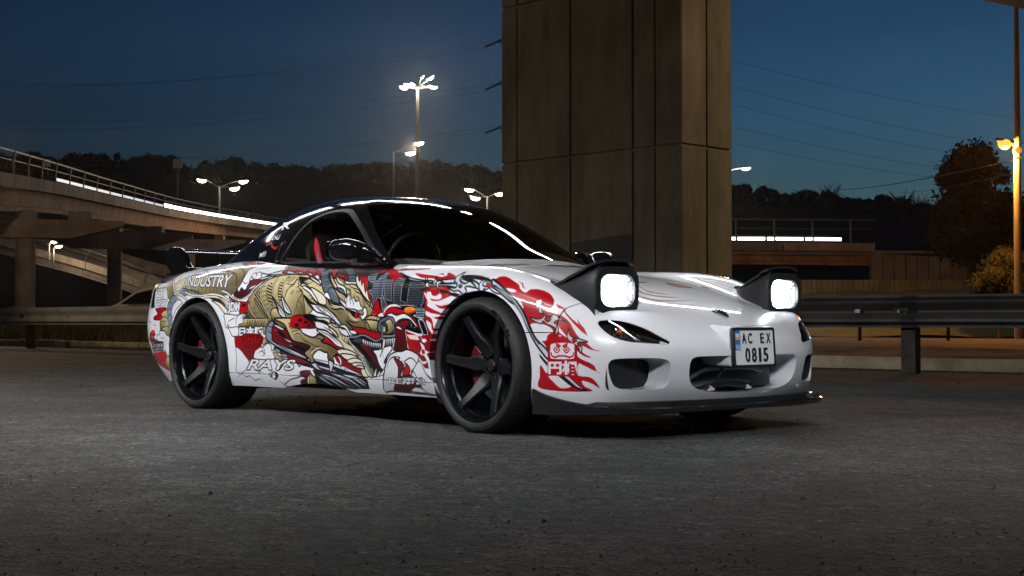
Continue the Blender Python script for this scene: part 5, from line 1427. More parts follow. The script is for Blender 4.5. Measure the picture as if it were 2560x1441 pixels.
('f', 'W', 1, '-1098 620 -1075 609 -1031 588 -1014 565 -954 559 -919 540 -894 531 -877 535 -882 552 -874 568 -853 562 -848 532 -866 514 -889 506 -906 525 -953 546 -1014 557 -1049 576 -1082 599'),
('o', 'K', 1, 7.3, '-1098 620 -1075 609 -1031 588 -1014 565 -954 559 -919 540 -894 531 -877 535 -882 552 -874 568 -853 562 -848 532 -866 514 -889 506 -906 525 -953 546 -1014 557 -1049 576 -1082 599'),
('f', 'W', 1, '-1042 616 -1021 621 -1012 638 -995 615 -980 608 -970 620 -949 597 -920 602 -905 577 -882 562 -920 552 -954 560 -1014 565 -1029 586'),
('o', 'K', 1, 3.9, '-1042 616 -1021 621 -1012 638 -995 615 -980 608 -970 620 -949 597 -920 602 -905 577 -882 562 -920 552 -954 560 -1014 565 -1029 586'),
('s', 'T', 1, 5.9, '-1030 621 -1022 603 -1029 588'),
('s', 'T', 1, 5.9, '-1008 618 -992 595 -994 583'),
('s', 'T', 1, 5.9, '-981 613 -965 587 -968 578'),
('f', 'K', 1, '-1009 555 -958 548 -911 530 -906 515 -953 513 -987 533'),
('f', 'R', 1, '-945 542 -911 534 -906 519 -932 514 -951 525'),
('f', 'K', 1, '-928 532 -917 532 -917 524 -928 524'),
('s', 'G', 1, 7.3, '-1001 550 -975 523 -941 510 -902 515'),
('s', 'C', 1, 4.4, '-1009 548 -983 518 -941 503 -898 508'),
('s', 'K', 1, 5.4, '-907 503 -950 493 -1001 503 -1022 528'),
('s', 'C', 1, 5.9, '-856 503 -835 478 -831 468'),
('s', 'K', 1, 4.6, '-881 503 -852 478 -844 468'),
('f', 'K', 0, '-1392 539 -1326 529 -1247 516 -1149 495 -1082 467 -1394 466'),
('g', 'Rr', 0, '-1503 529 -1392 518 -1335 498 -1281 467 -1526 466', '-1436 516 -1351 466'),
('f', 'K', 1, '-1447 505 -1427 515 -1408 505 -1428 496'),
('f', 'K', 1, '-1397 495 -1379 503 -1362 495 -1380 487'),
('f', 'K', 1, '-1481 479 -1459 490 -1437 479 -1460 469'),
('f', 'K', 1, '-1367 477 -1354 483 -1341 477 -1355 471'),
('f', 'W', 1, '-1419 686 -1353 664 -1312 642 -1261 593 -1296 605 -1362 648 -1423 673'),
('o', 'K', 1, 6.4, '-1419 686 -1353 664 -1312 642 -1261 593 -1296 605 -1362 648 -1423 673'),
('f', 'C', 1, '-1356 674 -1295 660 -1226 631 -1202 605 -1210 583 -1263 592 -1290 619'),
('o', 'K', 1, 5.9, '-1356 674 -1295 660 -1226 631 -1202 605 -1210 583 -1263 592 -1290 619'),
('f', 'W', 1, '-1393 625 -1330 591 -1263 585 -1196 567 -1130 533 -1071 485 -1102 485 -1147 514 -1216 537 -1282 548 -1328 578'),
('o', 'K', 1, 7.8, '-1393 625 -1330 591 -1263 585 -1196 567 -1130 533 -1071 485 -1102 485 -1147 514 -1216 537 -1282 548 -1328 578'),
('s', 'K', 1, 4.4, '-1297 580 -1240 572 -1173 544 -1113 503'),
('s', 'K', 1, 4.4, '-1297 578 -1247 554 -1195 541'),
('h', 'g', -30, 12.0, 3.0, '-1302 580 -1239 569 -1195 546 -1247 552'),
('f', 'C', 1, '-1335 534 -1273 520 -1191 516 -1127 498 -1081 475 -1150 481 -1217 503 -1269 507'),
('o', 'K', 1, 7.3, '-1335 534 -1273 520 -1191 516 -1127 498 -1081 475 -1150 481 -1217 503 -1269 507'),
('f', 'W', 1, '-1170 503 -1132 490 -1093 488 -1115 477 -1149 485'),
('o', 'K', 1, 4.9, '-1170 503 -1132 490 -1093 488 -1115 477 -1149 485'),
('f', 'W', 1, '-1322 512 -1279 491 -1219 486 -1134 465 -1212 464 -1285 477'),
('o', 'K', 1, 7.3, '-1322 512 -1279 491 -1219 486 -1134 465 -1212 464 -1285 477'),
('g', 'GC', 1, '-1147 491 -1096 471 -1089 446 -1043 426 -997 421 -1019 399 -994 377 -956 352 -909 326 -859 288 -837 245 -825 223 -865 228 -896 221 -914 237 -880 268 -906 298 -957 325 -1014 351 -1071 367 -1119 386 -1140 423 -1185 451 -1226 473', '-1088 451 -889 246'),
('o', 'K', 1, 6.9, '-1147 491 -1096 471 -1089 446 -1043 426 -997 421 -1019 399 -994 377 -956 352 -909 326 -859 288 -837 245 -825 223 -865 228 -896 221 -914 237 -880 268 -906 298 -957 325 -1014 351 -1071 367 -1119 386 -1140 423 -1185 451 -1226 473'),
('f', 'W', 1, '-1291 499 -1224 491 -1168 471 -1113 443 -1102 418 -1162 434 -1208 454 -1284 465'),
('o', 'K', 1, 6.9, '-1291 499 -1224 491 -1168 471 -1113 443 -1102 418 -1162 434 -1208 454 -1284 465'),
('f', 'W', 1, '-1285 456 -1209 451 -1154 426 -1089 395 -1062 367 -1119 375 -1184 411 -1258 439'),
('o', 'K', 1, 6.9, '-1285 456 -1209 451 -1154 426 -1089 395 -1062 367 -1119 375 -1184 411 -1258 439'),
('f', 'C', 1, '-1182 471 -1132 451 -1102 418 -1143 434'),
('o', 'K', 1, 4.9, '-1182 471 -1132 451 -1102 418 -1143 434'),
('f', 'W', 1, '-1165 502 -1128 485 -1095 479 -1042 482 -1014 466 -984 435 -926 436 -946 427 -999 427 -1034 460 -1081 471 -1129 471'),
('o', 'K', 1, 6.9, '-1165 502 -1128 485 -1095 479 -1042 482 -1014 466 -984 435 -926 436 -946 427 -999 427 -1034 460 -1081 471 -1129 471'),
('s', 'K', 1, 4.4, '-1226 473 -1161 448 -1102 415'),
('s', 'K', 1, 4.4, '-1257 448 -1182 428 -1099 384'),
('s', 'K', 1, 4.4, '-1073 457 -1085 435 -1067 423'),
('s', 'K', 1, 4.4, '-1056 438 -1068 412 -1036 390'),
('s', 'K', 1, 4.4, '-1038 429 -1050 401 -1013 379'),
('s', 'K', 1, 4.4, '-1019 424 -1031 399 -994 374'),
('f', 'C', 1, '-1115 353 -1048 359 -976 346 -933 325 -1015 335 -1087 328'),
('o', 'K', 1, 5.9, '-1115 353 -1048 359 -976 346 -933 325 -1015 335 -1087 328'),
('f', 'C', 1, '-1087 333 -1015 335 -952 325 -911 303 -977 313 -1035 306'),
('o', 'K', 1, 5.9, '-1087 333 -1015 335 -952 325 -911 303 -977 313 -1035 306'),
('f', 'C', 1, '-1035 299 -977 316 -920 309 -897 287 -959 294 -997 288'),
('o', 'K', 1, 5.9, '-1035 299 -977 316 -920 309 -897 287 -959 294 -997 288'),
('f', 'C', 1, '-992 285 -959 294 -902 290 -889 274 -931 278 -965 272'),
('o', 'K', 1, 5.9, '-992 285 -959 294 -902 290 -889 274 -931 278 -965 272'),
('f', 'C', 1, '-970 269 -931 281 -889 274 -891 260 -923 267'),
('o', 'K', 1, 5.9, '-970 269 -931 281 -889 274 -891 260 -923 267'),
('f', 'C', 1, '-914 259 -890 265 -874 247 -862 225 -895 224 -910 234'),
('o', 'K', 1, 5.9, '-914 259 -890 265 -874 247 -862 225 -895 224 -910 234'),
('s', 'G', 0, 12.2, '-994 377 -928 342 -873 299 -845 256 -831 231'),
('s', 'K', 1, 4.4, '-1003 382 -937 342 -883 296 -854 253 -845 231'),
('h', 'K', -50, 16.0, 3.0, '-976 352 -919 331 -892 298 -929 314'),
('f', 'K', 1, '-1000 416 -922 429 -874 429 -827 412 -771 397 -733 407 -694 417 -609 421 -618 387 -648 357 -688 324 -702 278 -719 248 -796 225 -826 233 -847 275 -890 329 -955 369 -995 393'),
('f', 's', 1, '-972 408 -904 414 -876 398 -829 387 -793 360 -849 379 -916 389 -963 397'),
('g', 'Dd', 1, '-925 389 -853 383 -799 347 -764 312 -752 266 -807 303 -861 346', '-853 381 -767 277'),
('o', 'K', 1, 5.9, '-925 389 -853 383 -799 347 -764 312 -752 266 -807 303 -861 346'),
('s', 'K', 1, 3.9, '-906 383 -841 354 -787 312'),
('s', 'K', 1, 3.9, '-858 379 -804 338 -765 296'),
('f', 'W', 1, '-803 355 -755 361 -712 372 -655 381 -648 363 -690 332 -718 299 -703 292 -730 264 -761 293 -779 331'),
('o', 'K', 1, 4.9, '-803 355 -755 361 -712 372 -655 381 -648 363 -690 332 -718 299 -703 292 -730 264 -761 293 -779 331'),
('f', 'W', 0, '-893 410 -878 410 -883 380'),
('o', 'K', 0, 2.4, '-893 410 -878 410 -883 380'),
('f', 'W', 0, '-875 405 -860 406 -865 375'),
('o', 'K', 0, 2.4, '-875 405 -860 406 -865 375'),
('f', 'W', 0, '-857 402 -843 402 -847 372'),
('o', 'K', 0, 2.4, '-857 402 -843 402 -847 372'),
('f', 'W', 0, '-839 399 -825 399 -829 369'),
('o', 'K', 0, 2.4, '-839 399 -825 399 -829 369'),
('f', 'W', 0, '-821 396 -807 396 -812 366'),
('o', 'K', 0, 2.4, '-821 396 -807 396 -812 366'),
('f', 'W', 0, '-803 394 -789 395 -794 365'),
('o', 'K', 0, 2.4, '-803 394 -789 395 -794 365'),
('f', 'W', 0, '-785 393 -771 394 -776 364'),
('o', 'K', 0, 2.4, '-785 393 -771 394 -776 364'),
('f', 'W', 0, '-768 393 -753 393 -758 363'),
('o', 'K', 0, 2.4, '-768 393 -753 393 -758 363'),
('f', 'W', 0, '-750 393 -735 393 -740 364'),
('o', 'K', 0, 2.4, '-750 393 -735 393 -740 364'),
('f', 'W', 0, '-717 413 -704 413 -719 373'),
('o', 'K', 0, 2.4, '-717 413 -704 413 -719 373'),
('f', 'W', 0, '-701 414 -688 414 -704 374'),
('o', 'K', 0, 2.4, '-701 414 -688 414 -704 374'),
('f', 'W', 0, '-686 415 -673 415 -688 375'),
('o', 'K', 0, 2.4, '-686 415 -673 415 -688 375'),
('f', 'W', 0, '-671 416 -658 416 -673 376'),
('o', 'K', 0, 2.4, '-671 416 -658 416 -673 376'),
('f', 'W', 0, '-655 417 -643 417 -658 377'),
('o', 'K', 0, 2.4, '-655 417 -643 417 -658 377'),
('f', 'W', 0, '-640 418 -627 418 -643 378'),
('o', 'K', 0, 2.4, '-640 418 -627 418 -643 378'),
('f', 'W', 0, '-625 419 -612 419 -627 379'),
('o', 'K', 0, 2.4, '-625 419 -612 419 -627 379'),
('f', 'W', 0, '-713 413 -695 414 -707 378 -749 326 -726 367'),
('o', 'K', 0, 4.4, '-713 413 -695 414 -707 378 -749 326 -726 367'),
('f', 'W', 0, '-625 419 -609 421 -618 387 -648 357 -632 390'),
('o', 'K', 0, 4.4, '-625 419 -609 421 -618 387 -648 357 -632 390'),
('f', 'W', 0, '-956 367 -948 367 -938 376'),
('o', 'K', 0, 2.4, '-956 367 -948 367 -938 376'),
('f', 'W', 0, '-949 362 -941 362 -931 371'),
('o', 'K', 0, 2.4, '-949 362 -941 362 -931 371'),
('f', 'W', 0, '-942 357 -934 357 -924 367'),
('o', 'K', 0, 2.4, '-942 357 -934 357 -924 367'),
('f', 'W', 0, '-935 352 -927 352 -917 362'),
('o', 'K', 0, 2.4, '-935 352 -927 352 -917 362'),
('f', 'W', 0, '-928 348 -920 348 -910 357'),
('o', 'K', 0, 2.4, '-928 348 -920 348 -910 357'),
('f', 'W', 0, '-921 343 -913 343 -903 353'),
('o', 'K', 0, 2.4, '-921 343 -913 343 -903 353'),
('f', 'W', 0, '-914 338 -906 338 -896 348'),
('o', 'K', 0, 2.4, '-914 338 -906 338 -896 348'),
('f', 'W', 0, '-907 333 -899 334 -889 343'),
('o', 'K', 0, 2.4, '-907 333 -899 334 -889 343'),
('f', 'W', 0, '-898 322 -886 322 -867 334'),
('o', 'K', 0, 2.4, '-898 322 -886 322 -867 334'),
('f', 'W', 0, '-891 315 -879 315 -861 326'),
('o', 'K', 0, 2.4, '-891 315 -879 315 -861 326'),
('f', 'W', 0, '-884 307 -872 307 -854 319'),
('o', 'K', 0, 2.4, '-884 307 -872 307 -854 319'),
('f', 'W', 0, '-878 300 -865 300 -847 311'),
('o', 'K', 0, 2.4, '-878 300 -865 300 -847 311'),
('f', 'W', 0, '-871 292 -859 293 -841 304'),
('o', 'K', 0, 2.4, '-871 292 -859 293 -841 304'),
('f', 'W', 0, '-865 285 -852 285 -834 297'),
('o', 'K', 0, 2.4, '-865 285 -852 285 -834 297'),
('f', 'W', 0, '-858 278 -846 278 -828 289'),
('o', 'K', 0, 2.4, '-858 278 -846 278 -828 289'),
('f', 'W', 0, '-852 270 -840 270 -821 282'),
('o', 'K', 0, 2.4, '-852 270 -840 270 -821 282'),
('f', 'W', 0, '-848 260 -834 260 -811 277'),
('o', 'K', 0, 2.4, '-848 260 -834 260 -811 277'),
('f', 'W', 0, '-843 253 -829 253 -806 270'),
('o', 'K', 0, 2.4, '-843 253 -829 253 -806 270'),
('f', 'W', 0, '-839 245 -825 245 -801 263'),
('o', 'K', 0, 2.4, '-839 245 -825 245 -801 263'),
('f', 'W', 0, '-835 238 -821 238 -796 255'),
('o', 'K', 0, 2.4, '-835 238 -821 238 -796 255'),
('f', 'W', 0, '-817 232 -781 274 -795 230'),
('o', 'K', 0, 2.9, '-817 232 -781 274 -795 230'),
('f', 'W', 0, '-790 230 -755 263 -767 230'),
('o', 'K', 0, 2.9, '-790 230 -755 263 -767 230'),
('f', 'W', 0, '-761 233 -722 270 -700 300 -715 256 -737 237'),
('o', 'K', 0, 3.9, '-761 233 -722 270 -700 300 -715 256 -737 237'),
('f', 'W', 0, '-771 233 -742 256 -747 236'),
('o', 'K', 0, 2.9, '-771 233 -742 256 -747 236'),
('s', 'S', 0, 6.4, '-1014 402 -998 388 -937 344 -887 304 -857 266 -845 234'),
('g', 'Gg', 1, '-860 510 -813 528 -754 521 -721 512 -687 495 -747 454 -791 429 -854 453', '-809 520 -811 454'),
('o', 'K', 1, 6.9, '-860 510 -813 528 -754 521 -721 512 -687 495 -747 454 -791 429 -854 453'),
('s', 'K', 1, 4.4, '-830 524 -847 505 -857 478'),
('s', 'W', 1, 3.4, '-822 520 -836 505'),
('s', 'K', 1, 4.4, '-805 523 -822 505 -831 478'),
('s', 'W', 1, 3.4, '-797 520 -811 505'),
('s', 'K', 1, 4.4, '-779 517 -796 505 -805 478'),
('s', 'W', 1, 3.4, '-772 520 -785 505'),
('s', 'K', 1, 4.4, '-754 517 -771 505 -780 478'),
('s', 'W', 1, 3.4, '-747 520 -760 505'),
('g', 'Gg', 1, '-850 507 -733 496 -732 456 -777 446 -809 456 -836 485', '-798 507 -777 448'),
('o', 'K', 1, 6.9, '-850 507 -733 496 -732 456 -777 446 -809 456 -836 485'),
('s', 'K', 1, 4.6, '-808 472 -781 456 -747 475'),
('f', 'R', 1, '-1026 503 -966 474 -889 467 -824 454 -767 446 -732 457 -739 419 -780 411 -826 421 -883 433 -921 435 -962 458 -1003 485'),
('o', 'K', 1, 5.9, '-1026 503 -966 474 -889 467 -824 454 -767 446 -732 457 -739 419 -780 411 -826 421 -883 433 -921 435 -962 458 -1003 485'),
('s', 'r', 1, 5.9, '-918 467 -923 451 -915 440'),
('s', 'r', 1, 5.9, '-890 466 -895 450 -886 439'),
('s', 'r', 1, 5.9, '-861 461 -866 444 -858 433'),
('s', 'r', 1, 5.9, '-833 454 -838 438 -830 427'),
('s', 'r', 1, 5.9, '-805 447 -810 431 -802 420'),
('s', 'r', 1, 5.9, '-777 443 -782 427 -773 416'),
('s', 'r', 1, 5.9, '-753 446 -758 430 -750 419'),
('f', 'T', 1, '-729 512 -667 526 -626 516 -609 491 -610 455 -602 440 -723 439 -759 468 -746 500'),
('o', 'K', 1, 8.8, '-729 512 -667 526 -626 516 -609 491 -610 455 -602 440 -723 439 -759 468 -746 500'),
('g', 'Gg', 1, '-728 488 -696 499 -655 512 -631 491 -614 462 -656 439 -707 441 -720 461', '-682 502 -646 443'),
('o', 'K', 1, 6.9, '-728 488 -696 499 -655 512 -631 491 -614 462 -656 439 -707 441 -720 461'),
('f', 's', 1, '-724 483 -709 494 -686 491 -673 472 -701 475'),
('o', 'K', 1, 4.9, '-724 483 -709 494 -686 491 -673 472 -701 475'),
('f', 'K', 1, '-708 460 -680 470 -667 454 -693 443'),
('f', 'G', 1, '-715 456 -701 467 -692 459 -702 448'),
('s', 'S', 1, 5.9, '-663 519 -630 505 -622 479'),
('f', 'S', 1, '-712 434 -638 435 -607 443 -606 425 -685 420 -717 421'),
('o', 'K', 1, 5.9, '-712 434 -638 435 -607 443 -606 425 -685 420 -717 421'),
('s', 'K', 0, 17.4, '-1000 421 -951 421 -893 431 -845 423 -789 405 -751 408 -726 426 -720 461 -724 483'),
('s', 'S', 0, 7.3, '-1000 421 -951 421 -893 431 -845 423 -789 405 -751 408 -726 426 -720 461 -724 483'),
('s', 'R', 1, 20.8, '-709 524 -698 553 -659 573 -606 575 -569 565'),
('s', 'K', 1, 16.6, '-709 524 -698 553 -659 573 -606 575 -569 565'),
('s', 'W', 1, 11.3, '-709 524 -698 553 -659 573 -606 575 -569 565'),
('f', 'W', 1, '-759 529 -722 544 -704 522 -746 520'),
('o', 'K', 1, 4.9, '-759 529 -722 544 -704 522 -746 520'),
('f', 'W', 1, '-688 527 -648 540 -602 529 -543 537 -490 520 -453 495 -420 463 -453 479 -493 505 -541 511 -581 504 -607 492 -630 517'),
('o', 'K', 1, 6.9, '-688 527 -648 540 -602 529 -543 537 -490 520 -453 495 -420 463 -453 479 -493 505 -541 511 -581 504 -607 492 -630 517'),
('s', 'R', 0, 4.4, '-684 536 -648 545 -603 535 -543 542 -486 525 -446 495 -416 467'),
('g', 'Dd', 0, '-613 491 -533 507 -493 502 -519 475 -533 454 -520 375 -507 365 -575 358 -635 358 -611 422', '-568 491 -575 361'),
('o', 'K', 0, 4.9, '-613 491 -533 507 -493 502 -519 475 -533 454 -520 375 -507 365 -575 358 -635 358 -611 422'),
('s', 'd', 1, 3.4, '-591 491 -590 427 -591 364'),
('s', 'd', 1, 3.4, '-573 491 -572 427 -573 364'),
('s', 'd', 1, 3.4, '-555 491 -554 428 -554 364'),
('s', 'd', 1, 3.4, '-537 491 -536 428 -537 364'),
('s', 'd', 1, 3.4, '-519 491 -518 428 -519 365'),
('g', 'Rr', 0, '-528 454 -458 439 -416 429 -258 445 -286 260 -332 259 -382 284 -427 337 -507 365', '-458 442 -367 326'),
('f', 'W', 1, '-609 475 -577 475 -551 457 -591 463'),
('o', 'K', 1, 4.9, '-609 475 -577 475 -551 457 -591 463'),
('f', 'K', 0, '-528 478 -493 473 -430 457 -406 439 -457 447 -519 465'),
('f', 'C', 0, '-524 438 -435 434 -416 411 -495 414'),
('g', 'Ww', 1, '-761 156 -727 242 -695 303 -664 336 -612 353 -562 356 -525 365 -473 356 -427 335 -440 314 -422 298 -378 258 -336 233 -286 222 -276 157 -677 160', '-553 359 -607 162'),
('o', 'K', 1, 6.4, '-761 156 -727 242 -695 303 -664 336 -612 353 -562 356 -525 365 -473 356 -427 335 -440 314 -422 298 -378 258 -336 233 -286 222 -276 157 -677 160'),
('g', 'Dd', 1, '-633 323 -585 310 -556 287 -589 252 -580 235 -506 243 -446 192 -534 165 -677 162 -623 219 -604 278', '-602 315 -605 165'),
('o', 'K', 1, 4.9, '-633 323 -585 310 -556 287 -589 252 -580 235 -506 243 -446 192 -534 165 -677 162 -623 219 -604 278'),
('f', 'W', 1, '-550 306 -494 326 -452 295 -502 262 -495 254 -520 243 -540 253 -514 275 -529 296'),
('o', 'K', 1, 5.4, '-550 306 -494 326 -452 295 -502 262 -495 254 -520 243 -540 253 -514 275 -529 296'),
('s', 'K', 1, 4.9, '-699 270 -676 308 -637 328 -583 326 -602 315 -581 308 -549 311'),
('s', 'K', 1, 4.4, '-570 287 -533 296 -584 252 -579 237'),
('f', 'R', 1, '-565 260 -533 293 -509 275 -524 246 -573 242'),
('o', 'K', 1, 4.9, '-565 260 -533 293 -509 275 -524 246 -573 242'),
('f', 'W', 1, '-425 314 -378 258 -336 233 -290 222 -276 157 -419 164 -442 193 -477 258 -494 260'),
('o', 'K', 1, 4.9, '-425 314 -378 258 -336 233 -290 222 -276 157 -419 164 -442 193 -477 258 -494 260'),
('s', 'K', 1, 4.4, '-385 268 -342 228 -308 216'),
('s', 'K', 1, 4.4, '-378 258 -335 202'),
('s', 'K', 1, 4.4, '-388 226 -332 176'),
('s', 'K', 1, 4.4, '-445 195 -431 161'),
('f', 'W', 1, '-534 165 -514 182 -484 188 -448 182 -421 162'),
('o', 'K', 1, 4.9, '-534 165 -514 182 -484 188 -448 182 -421 162'),
('t', 'RE雨宮', 'W', 'K', 2.9, 0.03, '-691 230 -372 236 -399 202 -707 194'),
('f', 'R', 0, '-412 640 -382 646 -360 667 -230 662 -161 618 -126 612 -178 570 -219 535 -240 499 -258 451 -266 405 -298 404 -310 427 -366 499 -381 564 -378 593'),
('f', 'W', 1, '-397 630 -387 632 -366 611 -379 632 -350 637 -333 621 -301 617 -276 626 -254 621 -255 604 -296 599 -343 605 -323 595 -266 594 -223 604 -172 616 -126 611 -166 578 -207 575 -250 570 -294 577 -253 560 -207 557 -197 554 -227 534 -269 545 -359 569 -355 587 -378 580 -363 595'),
('f', 'W', 1, '-369 547 -323 538 -256 530 -227 527 -238 520 -268 520 -292 515 -254 506 -239 505 -252 476 -262 451 -279 453 -296 471 -308 507 -340 521 -366 528'),
('f', 'W', 1, '-359 503 -316 489 -309 463 -287 448 -262 446 -271 429 -295 431 -320 453 -343 476'),
('f', 'W', 0, '-435 431 -395 424 -390 403 -369 398 -346 409 -364 419 -395 417 -411 429'),
('f', 'W', 0, '-321 417 -278 417 -280 397 -319 399'),
('f', 'W', 0, '-416 408 -370 388 -363 367 -338 360 -303 358 -339 352 -352 347 -332 316 -325 285 -343 259 -356 310 -375 336 -406 340 -420 351 -397 372'),
('o', 'K', 0, 4.4, '-416 408 -370 388 -363 367 -338 360 -303 358 -339 352 -352 347 -332 316 -325 285 -343 259 -356 310 -375 336 -406 340 -420 351 -397 372'),
('f', 'R', 1, '-398 361 -381 369 -368 359 -374 346 -394 348'),
('f', 'W', 1, '-429 322 -388 312 -355 316 -371 300 -400 304'),
('f', 'W', 0, '-325 316 -285 327 -286 289 -328 288'),
('f', 'W', 1, '-374 279 -333 280 -282 289 -283 276 -320 267 -286 260 -288 229 -336 236 -369 258'),
('f', 'R', 1, '-324 265 -287 276 -285 265 -314 257'),
('f', 'R', 1, '-529 729 -444 721 -351 712 -295 706 -288 725 -244 718 -195 701 -198 693 -257 692 -304 690 -382 702 -441 704 -484 713'),
('f', 'W', 1, '-355 715 -334 723 -313 725 -284 722 -277 711 -304 706 -340 710'),
('f', 'R', 0, '-352 720 -321 725 -293 713 -318 718'),
('f', 'D', 0, '-715 750 -627 756 -458 752 -450 747 -566 745 -669 745'),
('f', 'L', 1, '-653 734 -597 720 -532 706 -431 693 -361 689 -354 680 -425 685 -521 694 -565 706'),
('o', 'K', 1, 6.4, '-653 734 -597 720 -532 706 -431 693 -361 689 -354 680 -425 685 -521 694 -565 706'),
('f', 'L', 1, '-317 690 -185 693 -170 677 -276 674 -307 678'),
('o', 'K', 1, 6.4, '-317 690 -185 693 -170 677 -276 674 -307 678'),
('f', 'L', 1, '-365 677 -240 671 -165 672 -152 654 -225 662 -359 665'),
('o', 'K', 1, 6.4, '-365 677 -240 671 -165 672 -152 654 -225 662 -359 665'),
('s', 'K', 1, 6.9, '-298 676 -235 675 -171 675'),
('s', 'K', 0, 4.4, '-424 704 -402 687 -407 703 -387 684 -381 697'),
('s', 'K', 0, 4.4, '-429 691 -400 685 -366 679'),
('f', 'K', 0, '-416 648 -389 643 -375 653 -364 642 -354 655 -379 663 -399 661'),
('f', 'L', 1, '-347 709 -322 688 -299 688 -269 679 -297 675 -297 660 -294 642 -311 662 -322 675 -341 672 -368 678 -340 683'),
('o', 'K', 1, 6.4, '-347 709 -322 688 -299 688 -269 679 -297 675 -297 660 -294 642 -311 662 -322 675 -341 672 -368 678 -340 683'),
('f', 'K', 1, '-326 681 -323 684 -315 680 -318 677'),
('f', 'L', 1, '-290 641 -229 636 -157 618 -126 610 -149 613 -208 629'),
('o', 'K', 1, 6.4, '-290 641 -229 636 -157 618 -126 610 -149 613 -208 629'),
('f', 'K', 0, '-219 634 -147 628 -108 618 -134 615'),
('f', 'L', 1, '-164 706 -85 705 -2 695 94 667 160 634 224 594 247 574 214 584 153 619 76 662 -12 689 -94 696'),
('o', 'K', 1, 8.8, '-164 706 -85 705 -2 695 94 667 160 634 224 594 247 574 214 584 153 619 76 662 -12 689 -94 696'),
('s', 'S', 0, 8.8, '1 690 74 665 143 632 206 594'),
('s', 'K', 1, 4.4, '-141 702 -41 699 50 677'),
('f', 'L', 1, '-147 695 -62 685 -9 666 23 636 -24 652 -75 678'),
('o', 'K', 1, 7.3, '-147 695 -62 685 -9 666 23 636 -24 652 -75 678'),
('f', 's', 1, '-98 655 -66 665 -23 649 -67 652'),
('f', 'L', 1, '-165 724 -163 703 -147 684 -102 670 -70 680 -19 650 -69 657 -92 653 -76 636 -98 621 -128 638 -169 638 -229 661 -162 651 -156 667 -188 682 -197 706'),
('o', 'K', 1, 7.8, '-165 724 -163 703 -147 684 -102 670 -70 680 -19 650 -69 657 -92 653 -76 636 -98 621 -128 638 -169 638 -229 661 -162 651 -156 667 -188 682 -197 706'),
('f', 'K', 1, '-143 659 -133 669 -111 658 -122 648'),
('f', 's', 1, '-139 659 -132 666 -116 659 -123 652'),
('f', 'R', 1, '-147 642 -136 643 -129 636 -141 636'),
('f', 'L', 1, '29 692 19 676 24 658 68 650 16 633 -2 656 -2 676'),
('o', 'K', 1, 6.9, '29 692 19 676 24 658 68 650 16 633 -2 656 -2 676'),
('f', 'K', 1, '28 643 37 648 46 640 37 636'),
('f', 'L', 1, '66 655 122 634 146 619 106 627 78 640'),
('o', 'K', 1, 5.9, '66 655 122 634 146 619 106 627 78 640'),
('f', 'R', 1, '33 666 59 668 82 650 60 653'),
('f', 'R', 1, '-45 705 -23 705 -10 699 -42 703'),
('f', 'R', 1, '74 677 99 698 139 696 187 680 240 659 256 641 295 624 323 638 379 637 442 620 479 592 477 567 446 552 403 557 444 541 478 537 533 523 576 497 603 462 630 434 682 403 714 383 758 374 703 380 646 397 656 367 704 347 662 354 620 375 631 347 713 317 734 289 757 282 708 297 656 316 630 320 625 273 703 262 750 220 703 239 651 250 662 227 697 205 410 211 401 266 406 312 446 279 447 377 408 419 368 454 333 490 296 549 245 601 186 634 120 668'),
('f', 'W', 1, '171 645 216 641 239 630 222 625 187 632'),
('f', 'W', 1, '242 602 270 593 295 561 287 555 266 573'),
('f', 'W', 1, '371 586 390 593 405 588 392 553 377 563'),
('f', 'R', 0, '227 674 261 666 272 652 292 639 269 648 254 664'),
('f', 'W', 1, '409 551 466 552 510 556 544 537 522 533 478 541'),
('f', 'W', 1, '342 486 401 490 463 474 481 455 450 440 441 419 408 418 368 450'),
('f', 'W', 1, '502 490 535 459 572 428 546 438 513 459'),
('f', 'W', 0, '535 441 524 432 513 441'),
('f', 'W', 1, '454 267 518 267 583 229 569 218 523 217 479 244'),
('f', 'W', 0, '407 343 445 308 445 279 413 306'),
('f', 'R', 0, '497 573 545 557 557 536 592 509 632 485 621 511 641 486 662 470 683 438 645 458 603 489 560 524 538 548 510 556'),
('f', 'L', 1, '63 685 91 677 167 640 234 598 297 542 339 478 380 423 450 373 450 338 397 382 366 415 325 470 286 529 231 583 172 626 105 654 79 660'),
('o', 'K', 1, 8.8, '63 685 91 677 167 640 234 598 297 542 339 478 380 423 450 373 450 338 397 382 366 415 325 470 286 529 231 583 172 626 105 654 79 660'),
('s', 'S', 0, 5.9, '102 660 179 620 243 573 292 521 334 462 374 415'),
('s', 'K', 0, 4.9, '139 653 235 595 297 533 345 458 397 400'),
('f', 'K', 0, '397 362 447 324 447 308 402 345'),
('s', 'S', 1, 3.9, '405 353 444 320'),
('f', 'K', 0, '513 268 572 266 630 230 687 207 645 206 572 233'),
('f', 'L', 0, '548 267 572 266 625 231 661 212 619 224'),
('f', 'Y', 1, '419 578 409 553 428 524 473 520 474 530 523 513 563 496 515 505 486 494 506 485 514 459 491 436 497 466 468 481 446 485 417 501 412 489 372 497 335 518 383 509 417 516 422 532 393 536 390 561'),
('o', 'K', 1, 4.9, '419 578 409 553 428 524 473 520 474 530 523 513 563 496 515 505 486 494 506 485 514 459 491 436 497 466 468 481 446 485 417 501 412 489 372 497 335 518 383 509 417 516 422 532 393 536 390 561'),
('f', 'R', 1, '428 509 448 521 468 509 448 497'),
('o', 'K', 1, 3.9, '428 509 448 521 468 509 448 497'),
('f', 'Y', 1, '577 470 577 447 599 432 630 427 685 412 633 412 626 400 652 389 640 365 630 389 594 408 566 427 567 451'),
('o', 'K', 1, 4.9, '577 470 577 447 599 432 630 427 685 412 633 412 626 400 652 389 640 365 630 389 594 408 566 427 567 451'),
